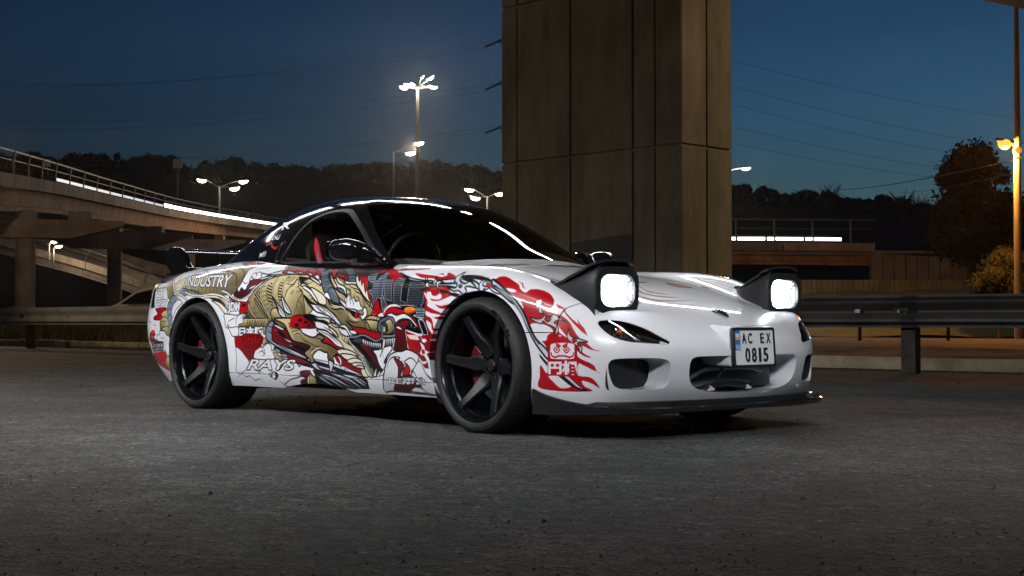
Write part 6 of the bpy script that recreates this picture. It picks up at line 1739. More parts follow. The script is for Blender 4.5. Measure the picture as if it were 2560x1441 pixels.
('f', 'R', 1, '593 420 606 429 621 420 608 412'),
('o', 'K', 1, 3.9, '593 420 606 429 621 420 608 412'),
('f', 'R', 0, '450 384 475 410 604 411 622 378 625 271 449 268'),
('f', 'W', 1, '480 405 594 406 607 382 607 352 591 341 481 340 465 351 465 381'),
('f', 'R', 1, '484 379 504 394 524 379 504 364'),
('f', 'W', 1, '491 379 504 389 517 379 504 369'),
('f', 'R', 1, '497 379 504 385 511 379 504 374'),
('f', 'R', 1, '543 379 562 394 581 380 562 364'),
('f', 'W', 1, '549 380 562 389 575 380 562 370'),
('f', 'R', 1, '555 380 562 385 569 380 562 374'),
('s', 'R', 0, 11.0, '504 402 514 397 524 394'),
('s', 'R', 0, 11.0, '565 403 554 397 542 394'),
('s', 'R', 0, 6.4, '491 344 513 352 538 353 562 352 580 345'),
('s', 'R', 0, 6.4, '470 367 476 352 494 348'),
('s', 'R', 0, 6.4, '603 368 598 353 578 349'),
('s', 'R', 1, 3.9, '519 366 519 358'),
('s', 'R', 1, 3.9, '549 366 549 358'),
('t', '円相', 'W', 'R', 0.2, 0.05, '454 332 620 334 623 273 451 274'),
('F', 'D', 0, '249 -71 335 -135 391 -128 431 -71 419 -137 384 -167 295 -117'),
('F', 'D', 0, '296 -170 389 -196 446 -168 482 -56 478 -158 438 -227 358 -239'),
('F', 'D', 0, '400 -285 455 -270 504 -235 524 -119 513 8 538 -136 524 -281 432 -321'),
('F', 'D', 0, '165 -30 167 84 210 -75'),
('F', 'R', 0, '182 195 163 256 209 277 271 306 270 181'),
('F', 'D', 0, '178 485 226 489 215 440'),
]
# ------------------------------------------------------------------ vinyl wrap: drawn here as vector shapes (mm on the car side) and rastered
PAL = dict(W=(.86,.86,.88), w=(.74,.75,.78), K=(.045,.045,.052), G=(.77,.71,.52), g=(.38,.335,.22), R=(.66,.03,.085), r=(.44,.02,.05), D=(.42,.075,.11), d=(.22,.03,.05),
           S=(.46,.51,.57), s=(.20,.22,.26), L=(.76,.80,.85), T=(.34,.38,.43), C=(.83,.81,.74), Y=(.74,.72,.72))
LS0, LS1, LZ0, LZ1 = -3.60, 1.10, .10, .92
class Raster:
    def __init__(s, x0, x1, y0, y1, ppm, ss=2):
        s.x0, s.y0, s.k, s.ss = x0, y0, ppm*ss, ss
        s.w = int((x1-x0)*ppm)*ss; s.h = int((y1-y0)*ppm)*ss
        s.A = np.empty((s.h, s.w, 3), np.float32); s.A[:] = PAL['W']
    def px(s, P): return [((a-s.x0)*s.k, (b-s.y0)*s.k) for a, b in P]
    def spans(s, P):
        """non-zero winding spans of a pixel-space polygon"""
        n = len(P); ys = [p[1] for p in P]
        r0, r1 = max(0, int(min(ys)-.5)), min(s.h-1, int(max(ys)+.5))
        if r1 < r0: return
        rows = {}
        for i in range(n):
            (xa, ya), (xb, yb) = P[i-1], P[i]
            if ya == yb: continue
            d = 1 if yb > ya else -1
            lo, hi = (ya, yb) if d > 0 else (yb, ya)
            a = max(r0, math.ceil(lo-.5)); b = min(r1, math.ceil(hi-.5)-1)
            sl = (xb-xa)/(yb-ya)
            for r in range(a, b+1): rows.setdefault(r, []).append((xa+(r+.5-ya)*sl, d))
        for r, ev in rows.items():
            ev.sort(); w = 0; x0 = 0
            for (x, d) in ev:
                if w == 0: x0 = x
                w += d
                if w == 0:
                    i0, i1 = max(0, int(x0+.5)), min(s.w, int(x+.5))
                    if i1 > i0: yield r, i0, i1
    def fill(s, P, col):
        for r, a, b in s.spans(s.px(P)): s.A[r, a:b] = col
    def grad(s, P, c1, c2, p, q):
        (x0, y0), (x1, y1) = s.px([p, q]); dx, dy = x1-x0, y1-y0; l2 = dx*dx+dy*dy or 1
        c1 = np.array(c1, np.float32); c2 = np.array(c2, np.float32)
        for r, a, b in s.spans(s.px(P)):
            t = np.clip(((np.arange(a, b)-x0)*dx+(r-y0)*dy)/l2, 0, 1)[:, None]; s.A[r, a:b] = c1*(1-t)+c2*t
    def hatch(s, P, col, ang, sp, w):
        c_, s_ = math.cos(R(ang)), math.sin(R(ang)); sp *= s.k; w *= s.k
        for r, a, b in s.spans(s.px(P)):
            m = ((-np.arange(a, b)*s_+r*c_) % sp) < w; s.A[r, a:b][m] = col
    def stroke(s, P, col, w, taper):
        n = len(P); Lf = []; Rt = []
        for i in range(n):
            a = P[max(i-1, 0)]; b = P[min(i+1, n-1)]; dx, dy = b[0]-a[0], b[1]-a[1]; l = math.hypot(dx, dy) or 1
            t = i/(n-1); k = w/2*(min(1, 3.2*min(t+.06, 1-t+.02)) if taper else 1)
            nx, ny = -dy/l*k, dx/l*k
            Lf.append((P[i][0]+nx, P[i][1]+ny)); Rt.append((P[i][0]-nx, P[i][1]-ny))
        for i in range(n-1): s.fill([Lf[i], Lf[i+1], Rt[i+1], Rt[i]], col)
        if w*s.k > 3 and not taper:
            for p in P[1:-1:2]: s.fill([(p[0]+w/2*math.cos(q*PI/4), p[1]+w/2*math.sin(q*PI/4)) for q in range(8)], col)
    def image(s, name):
        B = s.A.reshape(s.h//s.ss, s.ss, s.w//s.ss, s.ss, 3).mean((1, 3))
        h, w = B.shape[:2]; out = np.ones((h, w, 4), np.float32); out[..., :3] = B
        im = bpy.data.images.new(name, w, h, alpha=False)
        im.pixels.foreach_set(out.ravel()); im.update(); im.pack()
        return im
def text_mesh(txt, size=1.0, extrude=0.0, bold=0.0, align='CENTER', shear=0.0, spacing=1.0):
    cu = bpy.data.curves.new('txt', 'FONT'); cu.body = txt; cu.size = size; cu.align_x = align; cu.align_y = 'CENTER'
    cu.extrude = extrude; cu.offset = bold; cu.resolution_u = 4; cu.shear = shear; cu.space_character = spacing
    o = bpy.data.objects.new('txt', cu); COL.objects.link(o)
    dg = bpy.context.evaluated_depsgraph_get()
    me = bpy.data.meshes.new_from_object(o.evaluated_get(dg))
    V = [tuple(v.co) for v in me.vertices]
    me.calc_loop_triangles()
    T = [tuple(t.vertices) for t in me.loop_triangles]
    bpy.data.objects.remove(o); bpy.data.curves.remove(cu); bpy.data.meshes.remove(me)
    return V, T
def _pts(t, sm=0, closed=True):
    v = [float(q)/1000 for q in t.split()]; P = [(v[i], v[i+1]) for i in range(0, len(v), 2)]
    return smooth_poly(P, 5, closed) if sm and len(P) > 2 else P
RS = Raster(LS0, LS1, LZ0, LZ1, 640)
RH = Raster(-.9, .7, -.8, .8, 320)
def draw_text(rs, txt, col, oc, ow, bold, Q):
    V, T = text_mesh(txt, 1.0, 0, bold)
    xs = [v[0] for v in V]; ys = [v[1] for v in V]; x0, x1, y0, y1 = min(xs), max(xs), min(ys), max(ys)
    tl, tr, br, bl = Q
    def mp(x, y):
        u = (x-x0)/(x1-x0); v = (y-y0)/(y1-y0)
        return tuple((bl[k]*(1-u)+br[k]*u)*(1-v)+(tl[k]*(1-u)+tr[k]*u)*v for k in (0, 1))
    W_ = [mp(v[0], v[1]) for v in V]
    if ow > .3:
        o = ow*.001
        for q in range(10):
            dx, dy = o*math.cos(q*PI/5), o*math.sin(q*PI/5)
            for t in T: rs.fill([(W_[i][0]+dx, W_[i][1]+dy) for i in t], PAL[oc])
    for t in T: rs.fill([W_[i] for i in t], PAL[col])
for c in LIV:
    k = c[0]
    if k == 'f': RS.fill(_pts(c[3], c[2]), PAL[c[1]])
    elif k == 'F': RH.fill(_pts(c[3], 1), PAL[c[1]])
    elif k == 'o':
        P = _pts(c[4], c[2]); RS.stroke(P+P[:2], PAL[c[1]], c[3]*.001, 0)
    elif k == 'g':
        p, q = _pts(c[4]); RS.grad(_pts(c[3], c[2]), PAL[c[1][0]], PAL[c[1][1]], p, q)
    elif k == 's': RS.stroke(_pts(c[4], 1, False), PAL[c[1]], c[3]*.001, c[2])
    elif k == 'h': RS.hatch(_pts(c[5]), PAL[c[1]], c[2], c[3]*.001, c[4]*.001)
    elif k == 't': draw_text(RS, c[1], c[2], c[3], c[4], c[5], _pts(c[6]))
LIV_IMG = RS.image('livery'); HOOD_IMG = RH.image('hood_livery')
# ------------------------------------------------------------------ the sports car
# car space: x forward from the front axle, y left, z up
CAR = empty('sports_car', (0.4851, 6.8668, 0.0), R(-47.01))
tag(CAR, 'white two-door sports car with red, black and gold dragon graphics and raised headlights', 'car')
WB = -2.425
AX = (0.0, WB)
AXZ = .302

# --- shape curves
Tc = Spl([(1.0,.40),(.86,.462),(.74,.525),(.608,.577),(.45,.628),(.3,.670),(0,.733),(-.3,.775),(-.65,.808),(-1.0,.812),(-1.6,.83),(-2.2,.86),(-2.6,.858),(-2.9,.84),(-3.15,.822),(-3.4,.80)])
Te = Spl([(1.0,.30),(.86,.42),(.74,.51),(.608,.573),(.45,.627),(.32,.678),(.25,.703),(.12,.732),(-.1,.752),(-.3,.761),(-.6,.775),(-.8,.786),(-1.3,.806),(-1.8,.834),(-2.15,.846),(-2.5,.834),(-2.8,.806),(-3.1,.765),(-3.4,.72)])
Wp = Spl([(1.0,.872),(.6,.874),(.3,.877),(0,.878),(-.4,.868),(-.9,.853),(-1.4,.852),(-1.8,.862),(-2.2,.878),(-2.5,.880),(-2.8,.870),(-3.1,.852),(-3.4,.835)])
Sz = Spl([(.08,-.10),(.15,-.055),(.2,-.030),(.3,-.010),(.42,.0),(.55,-.002),(.64,-.012),(.70,-.026),(.76,-.055),(.82,-.10),(.9,-.18)])
Np = Spl([(-.2,.850),(0,.860),(.2,.850),(.35,.827),(.5,.792),(.6,.752),(.7,.690),(.77,.620),(.82,.545),(.86,.43),(.885,.28),(.91,.05)])
Vz = Spl([(.08,-.13),(.15,-.07),(.2,-.035),(.28,-.008),(.36,0),(.42,-.022),(.48,-.080),(.532,-.152),(.577,-.232),(.62,-.36),(.68,-.60),(.75,-.95)])
Rp = Spl([(-.2,-3.37),(0,-3.39),(.3,-3.385),(.5,-3.365),(.65,-3.31),(.75,-3.225),(.82,-3.10),(.87,-2.91),(.90,-2.65)])
Rz = Spl([(.08,.33),(.15,.25),(.25,.12),(.35,.035),(.45,0),(.6,.03),(.7,.075),(.78,.115),(.86,.18)])

def T_top(x, a):
    t = Tc(x) + (Te(x)-Tc(x))*sstep(0, .74, a)
    # raised hood centre that fades to the fenders, shallow valley beside it
    hood = sstep(-.75, -.2, x)*(1-sstep(.35, .75, x))
    t = t + hood*(.008*np.exp(-(a/.30)**2) - .020*np.exp(-((a-.47)/.11)**2) + .006*np.exp(-((a-.68)/.08)**2))
    rear = sstep(-2.0, -2.4, x)
    t = t - rear*.0
    return t - 1.1*np.maximum(a-.70, 0)**2

def S_side(x, z):
    s = Wp(x) + Sz(z)
    for xc in AX:
        d = np.sqrt((x-xc)**2 + (z-AXZ)**2)
        s = s + .012*np.exp(-((d-.36)/.06)**2)
    # scooped door
    s = s - .012*np.exp(-((x+1.15)/.45)**2)*np.exp(-((z-.40)/.12)**2)
    return s

def f_body(x, y, z):
    a = np.sqrt(y*y + 1e-6); e = .01
    T = T_top(x, a); tx = (T_top(x+e, a)-T)/e; ta = (T_top(x, a+e)-T)/e
    u1 = (z-T)/np.sqrt(1+tx*tx+ta*ta)
    S = S_side(x, z); sx = (S_side(x+e, z)-S)/e; sz = (S_side(x, z+e)-S)/e
    u2 = (a-S)/np.sqrt(1+sx*sx+sz*sz)
    na = (Np(a+e)-Np(a))/e; nz = (Vz(z+e)-Vz(z))/e
    k = 1-.5*sstep(.45, .80, a); nz = nz*k
    u3 = (x-Np(a)-Vz(z)*k)/np.sqrt(1+na*na+nz*nz)
    ra = (Rp(a+e)-Rp(a))/e; rz = (Rz(z+e)-Rz(z))/e
    u4 = (Rp(a)+Rz(z)-x)/np.sqrt(1+ra*ra+rz*rz)
    f = rmax(u1, u2, .085)
    f = rmax(f, u3, .05)
    f = rmax(f, u4, .05)
    return f

# --- greenhouse
Rc = Spl([(-.5,.86),(-.7,.93),(-.95,1.05),(-1.2,1.152),(-1.45,1.195),(-1.7,1.210),(-1.9,1.205),(-2.1,1.178),(-2.35,1.088),(-2.6,.970),(-2.85,.845),(-3.05,.75),(-3.2,.69)])
Wg = Spl([(-.4,.64),(-.8,.715),(-1.2,.742),(-1.6,.742),(-1.95,.722),(-2.25,.682),(-2.55,.615),(-2.85,.52),(-3.1,.42)])
def U_green(x, y, z):
    a = np.sqrt(y*y + 1e-6); e = .01
    Rr = lambda x, a: Rc(x) - .16*a*a - .12*np.maximum(a-.3, 0)**2
    T = Rr(x, a); tx = (Rr(x+e, a)-T)/e; ta = (Rr(x, a+e)-T)/e
    u1 = (z-T)/np.sqrt(1+tx*tx+ta*ta)
    q = z-.80
    S = Wg(x) - .50*q - .60*q*q; sz = -.50-1.2*q; sx = (Wg(x+e)-Wg(x))/e
    u2 = (a-S)/np.sqrt(1+sx*sx+sz*sz)
    # windscreen: curved in plan, slightly curved in profile
    W = lambda a, z: -.50 - .50*a*a - .25*a**4 - (z-.80)*1.82 - .55*np.maximum(z-.80, 0)**2
    X = W(a, z); wa = (W(a+e, z)-X)/e; wz = (W(a, z+e)-X)/e
    u3 = (x-X)/np.sqrt(1+wa*wa+wz*wz)
    return u1, u2, u3
def f_green(x, y, z):
    u1, u2, u3 = U_green(x, y, z)
    return rmax(rmax(u1, u2, .10), u3, .045)

def skin_of(f, lo, hi, h):
    V, F = iso_mesh(f, lo, hi, h)
    V = project(f, V)
    G = grad(f, V); G /= np.linalg.norm(G, axis=1)[:, None]
    fn = np.cross(V[F[:,1]]-V[F[:,0]], V[F[:,2]]-V[F[:,0]])
    if (fn*G[F[:,0]]).sum(1).mean() < 0: F = F[:, ::-1]
    fn = np.cross(V[F[:,2]]-V[F[:,0]], V[F[:,3]]-V[F[:,1]])
    bad = (fn*G[F[:,0]]).sum(1) < 0
    F[bad] = F[bad][:, ::-1]
    return Skin(V, G, F)

body0 = skin_of(f_body, (-3.42,-.97,.05), (.94,.04,.90), .0155).keep(lambda x, y, z: y)
green0 = skin_of(f_green, (-3.25,-.85,.70), (-.35,.04,1.24), .0155).keep(lambda x, y, z: y)
body0 = body0.keep(lambda x, y, z: .142-z)
body0 = body0.keep(lambda x, y, z: -.012-f_green(x, y, z))
green0 = green0.keep(lambda x, y, z: -.004-f_body(x, y, z))
green0 = green0.keep(lambda x, y, z: .74-z)

# --- paints and materials of the car
m_black = mat('car_black_gloss', (.005,.005,.006), .08, 0, .35, spec=.35)
m_satin = mat('satin_black_plastic', (.012,.012,.013), .40)
m_lip = mat('lip_black_gloss', (.010,.010,.011), .10, 0, 1.0)
m_dark = mat('dark_interior', (.010,.010,.011), .75)
m_seat = mat('seat_cloth', (.016,.015,.015), .85)
m_chrome = mat('chrome', (.75,.75,.77), .10, 1.0)
m_steel = mat('brushed_steel', (.30,.30,.31), .35, 1.0)
m_alum = mat('intercooler_aluminium', (.10,.10,.11), .4, .8)
m_red = mat('caliper_red', (.11,.005,.006), .4, 0, .3)
m_amber = mat('amber_lens', (.75,.14,.01), .15, 0, .8)
m_redlens = mat('red_lens', (.45,.01,.012), .15, 0, .8)
m_platew = mat('plate_white', (.68,.70,.71), .35)
m_plateb = mat('plate_blue', (.03,.16,.50), .35)
m_platey = mat('plate_yellow', (.75,.40,.01), .35)
m_platel = mat('plate_light_blue', (.45,.65,.75), .35)
m_platek = mat('plate_black_ink', (.012,.012,.014), .4)
m_wheel = mat('wheel_matte_black', (.024,.025,.028), .34, .6)
m_rubber = mat('tyre_rubber', (.020,.020,.021), .60)
noise_col(m_rubber, (.009,.009,.010), (.018,.0175,.017), 14, bump=.15, bscale=120)
noise_col(m_satin, (.009,.009,.010), (.016,.016,.017), 30, bump=.05, bscale=300)
noise_col(m_wheel, (.016,.0165,.018), (.024,.0245,.027), 12)
m_tread = mat('tyre_tread', (.020,.019,.019), .75)
noise_col(m_tread, (.012,.012,.012), (.034,.031,.028), 25, bump=.2, bscale=160)

def glass_mat(name, tint=(.30,.31,.29), ior=1.5, rough=.01):
    m = bpy.data.materials.new(name); m.use_nodes = True
    nt = m.node_tree; nt.nodes.clear()
    o = nt.nodes.new('ShaderNodeOutputMaterial'); tr = nt.nodes.new('ShaderNodeBsdfTransparent'); gl = nt.nodes.new('ShaderNodeBsdfGlossy')
    fr = nt.nodes.new('ShaderNodeFresnel'); mx = nt.nodes.new('ShaderNodeMixShader')
    tr.inputs[0].default_value = (*tint, 1); gl.inputs['Roughness'].default_value = rough; fr.inputs[0].default_value = ior
    nt.links.new(fr.outputs[0], mx.inputs[0]); nt.links.new(tr.outputs[0], mx.inputs[1]); nt.links.new(gl.outputs[0], mx.inputs[2]); nt.links.new(mx.outputs[0], o.inputs[0])
    MATS[name] = m
    return m
m_glass = glass_mat('tinted_glass', (.80,.81,.76), 1.45)
m_clear = glass_mat('clear_lens', (.92,.93,.93), 1.5)

# --- livery map: s runs along the side and round the corners, height is z
def liv_s(x, y):
    a = np.abs(y)
    w = sstep(0, .5, x) - sstep(-2.6, -3.0, x)
    return x + .9*(.88-a)*w
def liv_uv(o, V):
    A = np.array(V, float)
    s = liv_s(A[:,0], A[:,1]); u = (s-LS0)/(LS1-LS0); v = (A[:,2]-LZ0)/(LZ1-LZ0)
    me = o.data
    uv = me.uv_layers.new(name='livery')
    li = np.empty(len(me.loops), dtype=np.int32); me.loops.foreach_get('vertex_index', li)
    uv.data.foreach_set('uv', np.stack([u[li], v[li]], 1).ravel())
def top_uv(o, V):
    A = np.array(V, float)
    u = (A[:,0]+.9)/1.6; v = (A[:,1]+.8)/1.6
    me = o.data
    uv = me.uv_layers.new(name='livery')
    li = np.empty(len(me.loops), dtype=np.int32); me.loops.foreach_get('vertex_index', li)
    uv.data.foreach_set('uv', np.stack([u[li], v[li]], 1).ravel())

def paint_image_mat(name, img, base=None):
    m = mat(name, (.8,.8,.8), .30, 0, 1.0)
    tx = N(m, 'ShaderNodeTexImage'); tx.image = img; tx.extension = 'EXTEND'; tx.interpolation = 'Cubic'
    uv = N(m, 'ShaderNodeUVMap'); uv.uv_map = 'livery'
    L(m, uv.outputs[0], tx.inputs[0]); L(m, tx.outputs[0], bsdf(m).inputs['Base Color'])
    # faint orange peel in the clear coat
    nz = N(m, 'ShaderNodeTexNoise'); nz.inputs['Scale'].default_value = 260
    tc = N(m, 'ShaderNodeTexCoord'); L(m, tc.outputs['Object'], nz.inputs['Vector'])
    bp = N(m, 'ShaderNodeBump'); bp.inputs['Strength'].default_value = .012; bp.inputs['Distance'].default_value = .002
    L(m, nz.outputs['Fac'], bp.inputs['Height']); L(m, bp.outputs[0], bsdf(m).inputs['Coat Normal'])
    return m
m_white = paint_image_mat('car_wrapped_paint', LIV_IMG)
m_hood = paint_image_mat('car_hood_paint', HOOD_IMG)
m_plain = mat('car_white_paint', (.70,.70,.72), .30, 0, 1.0)

# --- cut the body into panels
G = .0020
def split(sk, fn, g=G):
    return sk.keep(lambda x, y, z: fn(x, y, z)+g), sk.keep(lambda x, y, z: -fn(x, y, z)+g)
ARCH_R, ARCH_Z = .338, .300
def f_arch(x, y, z):
    d = np.minimum(np.hypot(x-AX[0], z-ARCH_Z), np.hypot(x-AX[1], z-ARCH_Z))
    return np.where(np.abs(y) > .45, ARCH_R-d, -1.0)
def f_cowl(x, y, z): return -.004-f_body(x, y, z)
LAMP = smooth_poly([(.33,.728),(.39,.733),(.46,.716),(.545,.668),(.585,.58),(.592,.49),(.578,.448),(.53,.50),(.40,.56),(.275,.615),(.27,.67),(.295,.71)], 5)
def f_lamp(x, y, z): return np.where(z > .5, poly_sdf(LAMP, x, np.abs(y)), 1.0)
FOG = smooth_poly([(.735,.492),(.70,.505),(.63,.499),(.56,.472),(.505,.434),(.460,.400),(.54,.404),(.65,.413),(.712,.44)], 6)
INT = smooth_poly([(.729,.322),(.716,.339),(.68,.344),(.60,.345),(.52,.341),(.490,.328),(.480,.300),(.478,.25),(.486,.226),(.51,.215),(.60,.212),(.67,.214),(.700,.224),(.716,.25),(.727,.29)], 5)
MAIN = smooth_poly([(.384,.320),(.365,.343),(.31,.349),(.12,.349),(-.12,.349),(-.31,.349),(-.365,.343),(-.384,.320),(-.378,.262),(-.348,.222),(-.27,.198),(-.1,.186),(.1,.186),(.27,.198),(.348,.222),(.378,.262)], 5)
def front_cut(P):
    return lambda x, y, z: np.where(x > .5, poly_sdf(P, np.abs(y), z), 1.0)
xs_top = Spl([(0,.585),(.2,.577),(.4,.55),(.5,.535),(.6,.53),(.7,.525),(.78,.499),(.82,.472),(.845,.463),(.92,.463)])
hs = Spl([(-1.0,.64),(-.65,.622),(-.3,.606),(0,.602),(.27,.600),(.40,.558),(.53,.50),(.60,.44),(.8,.3)])
xd = Spl([(.1,-.70),(.25,-.715),(.5,-.738),(.7,-.764),(.8,-.80),(.9,-.86)])
xr = Spl([(.1,-1.55),(.22,-1.66),(.3,-1.735),(.4,-1.80),(.6,-1.845),(.75,-1.835),(.9,-1.80)])
def f_bump(x, y, z):
    a = np.abs(y)
    return np.minimum(xs_top(a)-x, np.maximum(np.maximum(z-.452, .22-x), .6-a))
def f_hood(x, y, z): return np.maximum(np.abs(y)-hs(x), -.80-x)
def f_skirt(x, y, z): return np.maximum(np.maximum(z-.214, x+.20), -2.30-x)
def f_rbump(x, y, z): return np.maximum(x+2.82, z-.70)

b = body0.keep(f_arch).keep(lambda x, y, z: -f_lamp(x, y, z))
p_bump, b = split(b, f_bump)
for P in (FOG, INT, MAIN):
    fc = front_cut(P)
    p_bump = p_bump.keep(lambda x, y, z: -fc(x, y, z))
p_hood, b = split(b, f_hood)
p_skirt, b = split(b, f_skirt)
p_fender, b = split(b, lambda x, y, z: xd(z)-x)
p_door, b = split(b, lambda x, y, z: xr(z)-x)
p_rbump, p_quarter = split(b, f_rbump)

def inward(v, n, k): return tuple(v[i]-n[i]*.014*k for i in range(3))
def duct(v, n, k):
    # openings at the front run back into the bumper and close in a little
    if v[0] > .55 and v[2] < .52:
        c = (0, .27) if abs(v[1]) < .42 else (math.copysign(.60, v[1]), .28)
        if v[2] > .385 and abs(v[1]) > .42: c = (math.copysign(.60, v[1]), .455)
        if v[2] < .16: return inward(v, n, k)
        d = .016 if v[2] > .385 and abs(v[1]) > .42 else .038
        s = 1-.010*k*k
        return (v[0]-d*k + (.004 if k == 1 else 0), c[0]+(v[1]-c[0])*s, c[1]+(v[2]-c[1])*s)
    return inward(v, n, k)
def archfl(v, n, k):
    d = min(math.hypot(v[0]-AX[0], v[2]-ARCH_Z), math.hypot(v[0]-AX[1], v[2]-ARCH_Z))
    if abs(d-ARCH_R) < .004 and abs(v[1]) > .5:
        return (v[0], v[1] - math.copysign(.030*k, v[1]), v[2])
    return inward(v, n, k)

def panel(name, sk, m, uvf=liv_uv, fl=archfl, steps=1, one=False, label=None):
    out = []
    for q in ([sk.both()] if one else [sk, sk.mirror()]):
        q.flange(fl, steps)
        o = q.obj(name, m, CAR); uvf(o, q.V)
        if label: o['label'] = label
        out.append(o)
    return out
panel('front_bumper', p_bump, m_white, fl=duct, steps=3, one=True)
panel('hood', p_hood, m_hood, uvf=top_uv, one=True)
panel('fender', p_fender, m_white)
DOORS = panel('door', p_door, m_white)
panel('side_skirt', p_skirt, m_white)
panel('rear_bumper', p_rbump, m_white, one=True)
panel('rear_quarter_panel', p_quarter, m_white)

# --- greenhouse: roof shell, screen, side and rear glass
WIN = smooth_poly([(-1.812,.822),(-1.822,.90),(-1.812,.985),(-1.765,1.062),(-1.675,1.106),(-1.571,1.120),(-1.455,1.113),(-1.365,1.082),(-1.205,1.005),(-1.021,.892),(-.895,.800),(-1.15,.800),(-1.5,.810)], 5)
WIN_IN = smooth_poly([(-1.785,.832),(-1.795,.90),(-1.787,.975),(-1.745,1.045),(-1.66,1.086),(-1.571,1.098),(-1.465,1.092),(-1.385,1.066),(-1.225,.990),(-1.045,.880),(-.945,.812),(-1.15,.811),(-1.5,.822)], 5)
def f_win(x, y, z): return np.where(np.abs(y) > .35, poly_sdf(WIN, x, z), 1.0)
def f_glass(x, y, z): return np.where(np.abs(y) > .35, poly_sdf(WIN_IN, x, z), 1.0)
def f_screen(x, y, z):
    u1, u2, u3 = U_green(x, y, z)
    return np.maximum(np.maximum(u2-u3+.006, z-1.122-.02*(1-(np.abs(y)/.5)**2)), .745-z)
RGL = smooth_poly([(-2.12,.0),(-2.12,.30),(-2.18,.42),(-2.4,.42),(-2.7,.37),(-2.86,.28),(-2.90,0),(-2.86,-.28),(-2.7,-.37),(-2.4,-.42),(-2.18,-.42),(-2.12,-.3)], 4)
def f_rear(x, y, z): return np.where(z > .78, poly_sdf(RGL, x, y), 1.0)
g = green0
p_screen, g = split(g, f_screen, .0015)
p_rear, g = split(g, f_rear, .0015)
p_seal, g = split(g, f_win, .001)
p_side, p_seal = split(p_seal, f_glass, .0005)
p_roof = g
p_roof.both().flange(inward).obj('roof_shell', m_black, CAR)
q = p_screen.both(); q.obj('windscreen', m_glass, CAR)
q = p_rear.both(); q.obj('rear_window', m_glass, CAR)
for q in (p_seal, p_seal.mirror()):
    q.V = [tuple(v[i]-n[i]*.003 for i in range(3)) for v, n in zip(q.V, q.N)]
    q.flange(inward).obj('window_seal', m_satin, CAR)
for q in (p_side, p_side.mirror()):
    q.V = [tuple(v[i]-n[i]*.010 for i in range(3)) for v, n in zip(q.V, q.N)]
    q.obj('side_window', m_glass, CAR)
class Table:
    """surface height over a 2-D grid, read by bilinear interpolation"""
    def __init__(s, f, lo, hi, h, start, axis, it=60):
        u = np.arange(lo[0], hi[0]+h, h); v = np.arange(lo[1], hi[1]+h, h)
        U, W = np.meshgrid(u, v, indexing='ij'); D = np.full(U.shape, start)
        for _ in range(it):
            a = {'x': (D, U, W), 'y': (U, D, W), 'z': (U, W, D)}[axis]
            D = D - .85*f(*[q.ravel() for q in a]).reshape(D.shape)
        s.lo, s.h, s.D = lo, h, D
    def __call__(s, u, v):
        p = min(max((u-s.lo[0])/s.h, 0), s.D.shape[0]-1.001); q = min(max((v-s.lo[1])/s.h, 0), s.D.shape[1]-1.001)
        i, j = int(p), int(q); p -= i; q -= j; D = s.D
        return float(D[i,j]*(1-p)*(1-q) + D[i+1,j]*p*(1-q) + D[i,j+1]*(1-p)*q + D[i+1,j+1]*p*q)
_tg = Table(f_green, (-2.7,.76), (-.80,1.15), .02, .9, 'y')
_tb = Table(f_body, (-3.15,.14), (.5,.76), .02, .95, 'y')
_tf = Table(f_body, (-.78,.16), (.78,.58), .015, 1.0, 'x')
_tt = Table(f_body, (-1.1,-.80), (.66,.80), .02, 1.0, 'z')
def on_green(x, z, side=-1): return side*_tg(x, z)
def on_body(x, z, side=-1): return side*_tb(x, z)
def on_front(y, z): return _tf(y, z)
def on_top(x, y): return _tt(x, y)

# --- door handles set in the pillar behind the side window
for s in (-1, 1):
    mb = MB()
    for (ox, oz, w, h, d) in ((-1.862, .885, .052, .125, .006),):
        P = rrect(w, h, .022, 5)
        ring = []
        for lay, (sc_, dd) in enumerate(((1.0, -.002), (.96, .006), (.62, -.006))):
            ring.append([(ox+u*sc_-(v*sc_)*.28, oz+v*sc_, dd) for (u, v) in P])
        V = []
        for rg in ring:
            for (x, z, dd) in rg: V.append((x, on_green(x, z, s) + s*dd, z))
        n = len(P); F = []
        for lay in range(2):
            for i in range(n):
                j = (i+1) % n; F.append((lay*n+i, lay*n+j, (lay+1)*n+j, (lay+1)*n+i))
        F.append(tuple(2*n+i for i in range(n)))
        mb.add(V, F)
    mb.build('door_handle', m_satin, CAR, auto=35)

# --- interior: tub, dashboard, wheel, seats
mb = MB()
mb.box((-1.45,0,.20), (1.75,1.38,.02))
mb.box((-1.45,.69,.47), (1.75,.02,.54)); mb.box((-1.45,-.69,.47), (1.75,.02,.54)); mb.box((-2.32,0,.52), (.02,1.36,.64)); mb.box((-2.55,0,.80), (.50,1.1,.02))
mb.build('cabin_tub', m_dark, CAR)
mb = MB().prism(smooth_poly([(-.55,.70),(-.62,.79),(-.80,.815),(-.98,.80),(-1.05,.74),(-1.02,.62),(-.60,.55)], 4), -.66, .66, lambda u, v, h: (u, h, v))
mb.build('dashboard', m_dark, CAR, auto=40)
mb = MB()
pts = [(-1.10+.085*math.sin(t)*.45, -.36+.175*math.cos(t), .80+.175*math.sin(t)*.92) for t in np.linspace(0, 2*PI, 29)[:-1]]
mb.tube(pts, .014, 8, closed=True)
mb.tube([(-1.09,-.36,.80), (-.92,-.36,.74)], .03, 8)
for t in (R(200), R(340), R(270)): mb.tube([(-1.09,-.36,.80), (-1.10+.04*math.sin(t), -.36+.17*math.cos(t), .80+.16*math.sin(t))], .011, 6)
mb.build('steering_wheel', m_satin, CAR, auto=50)
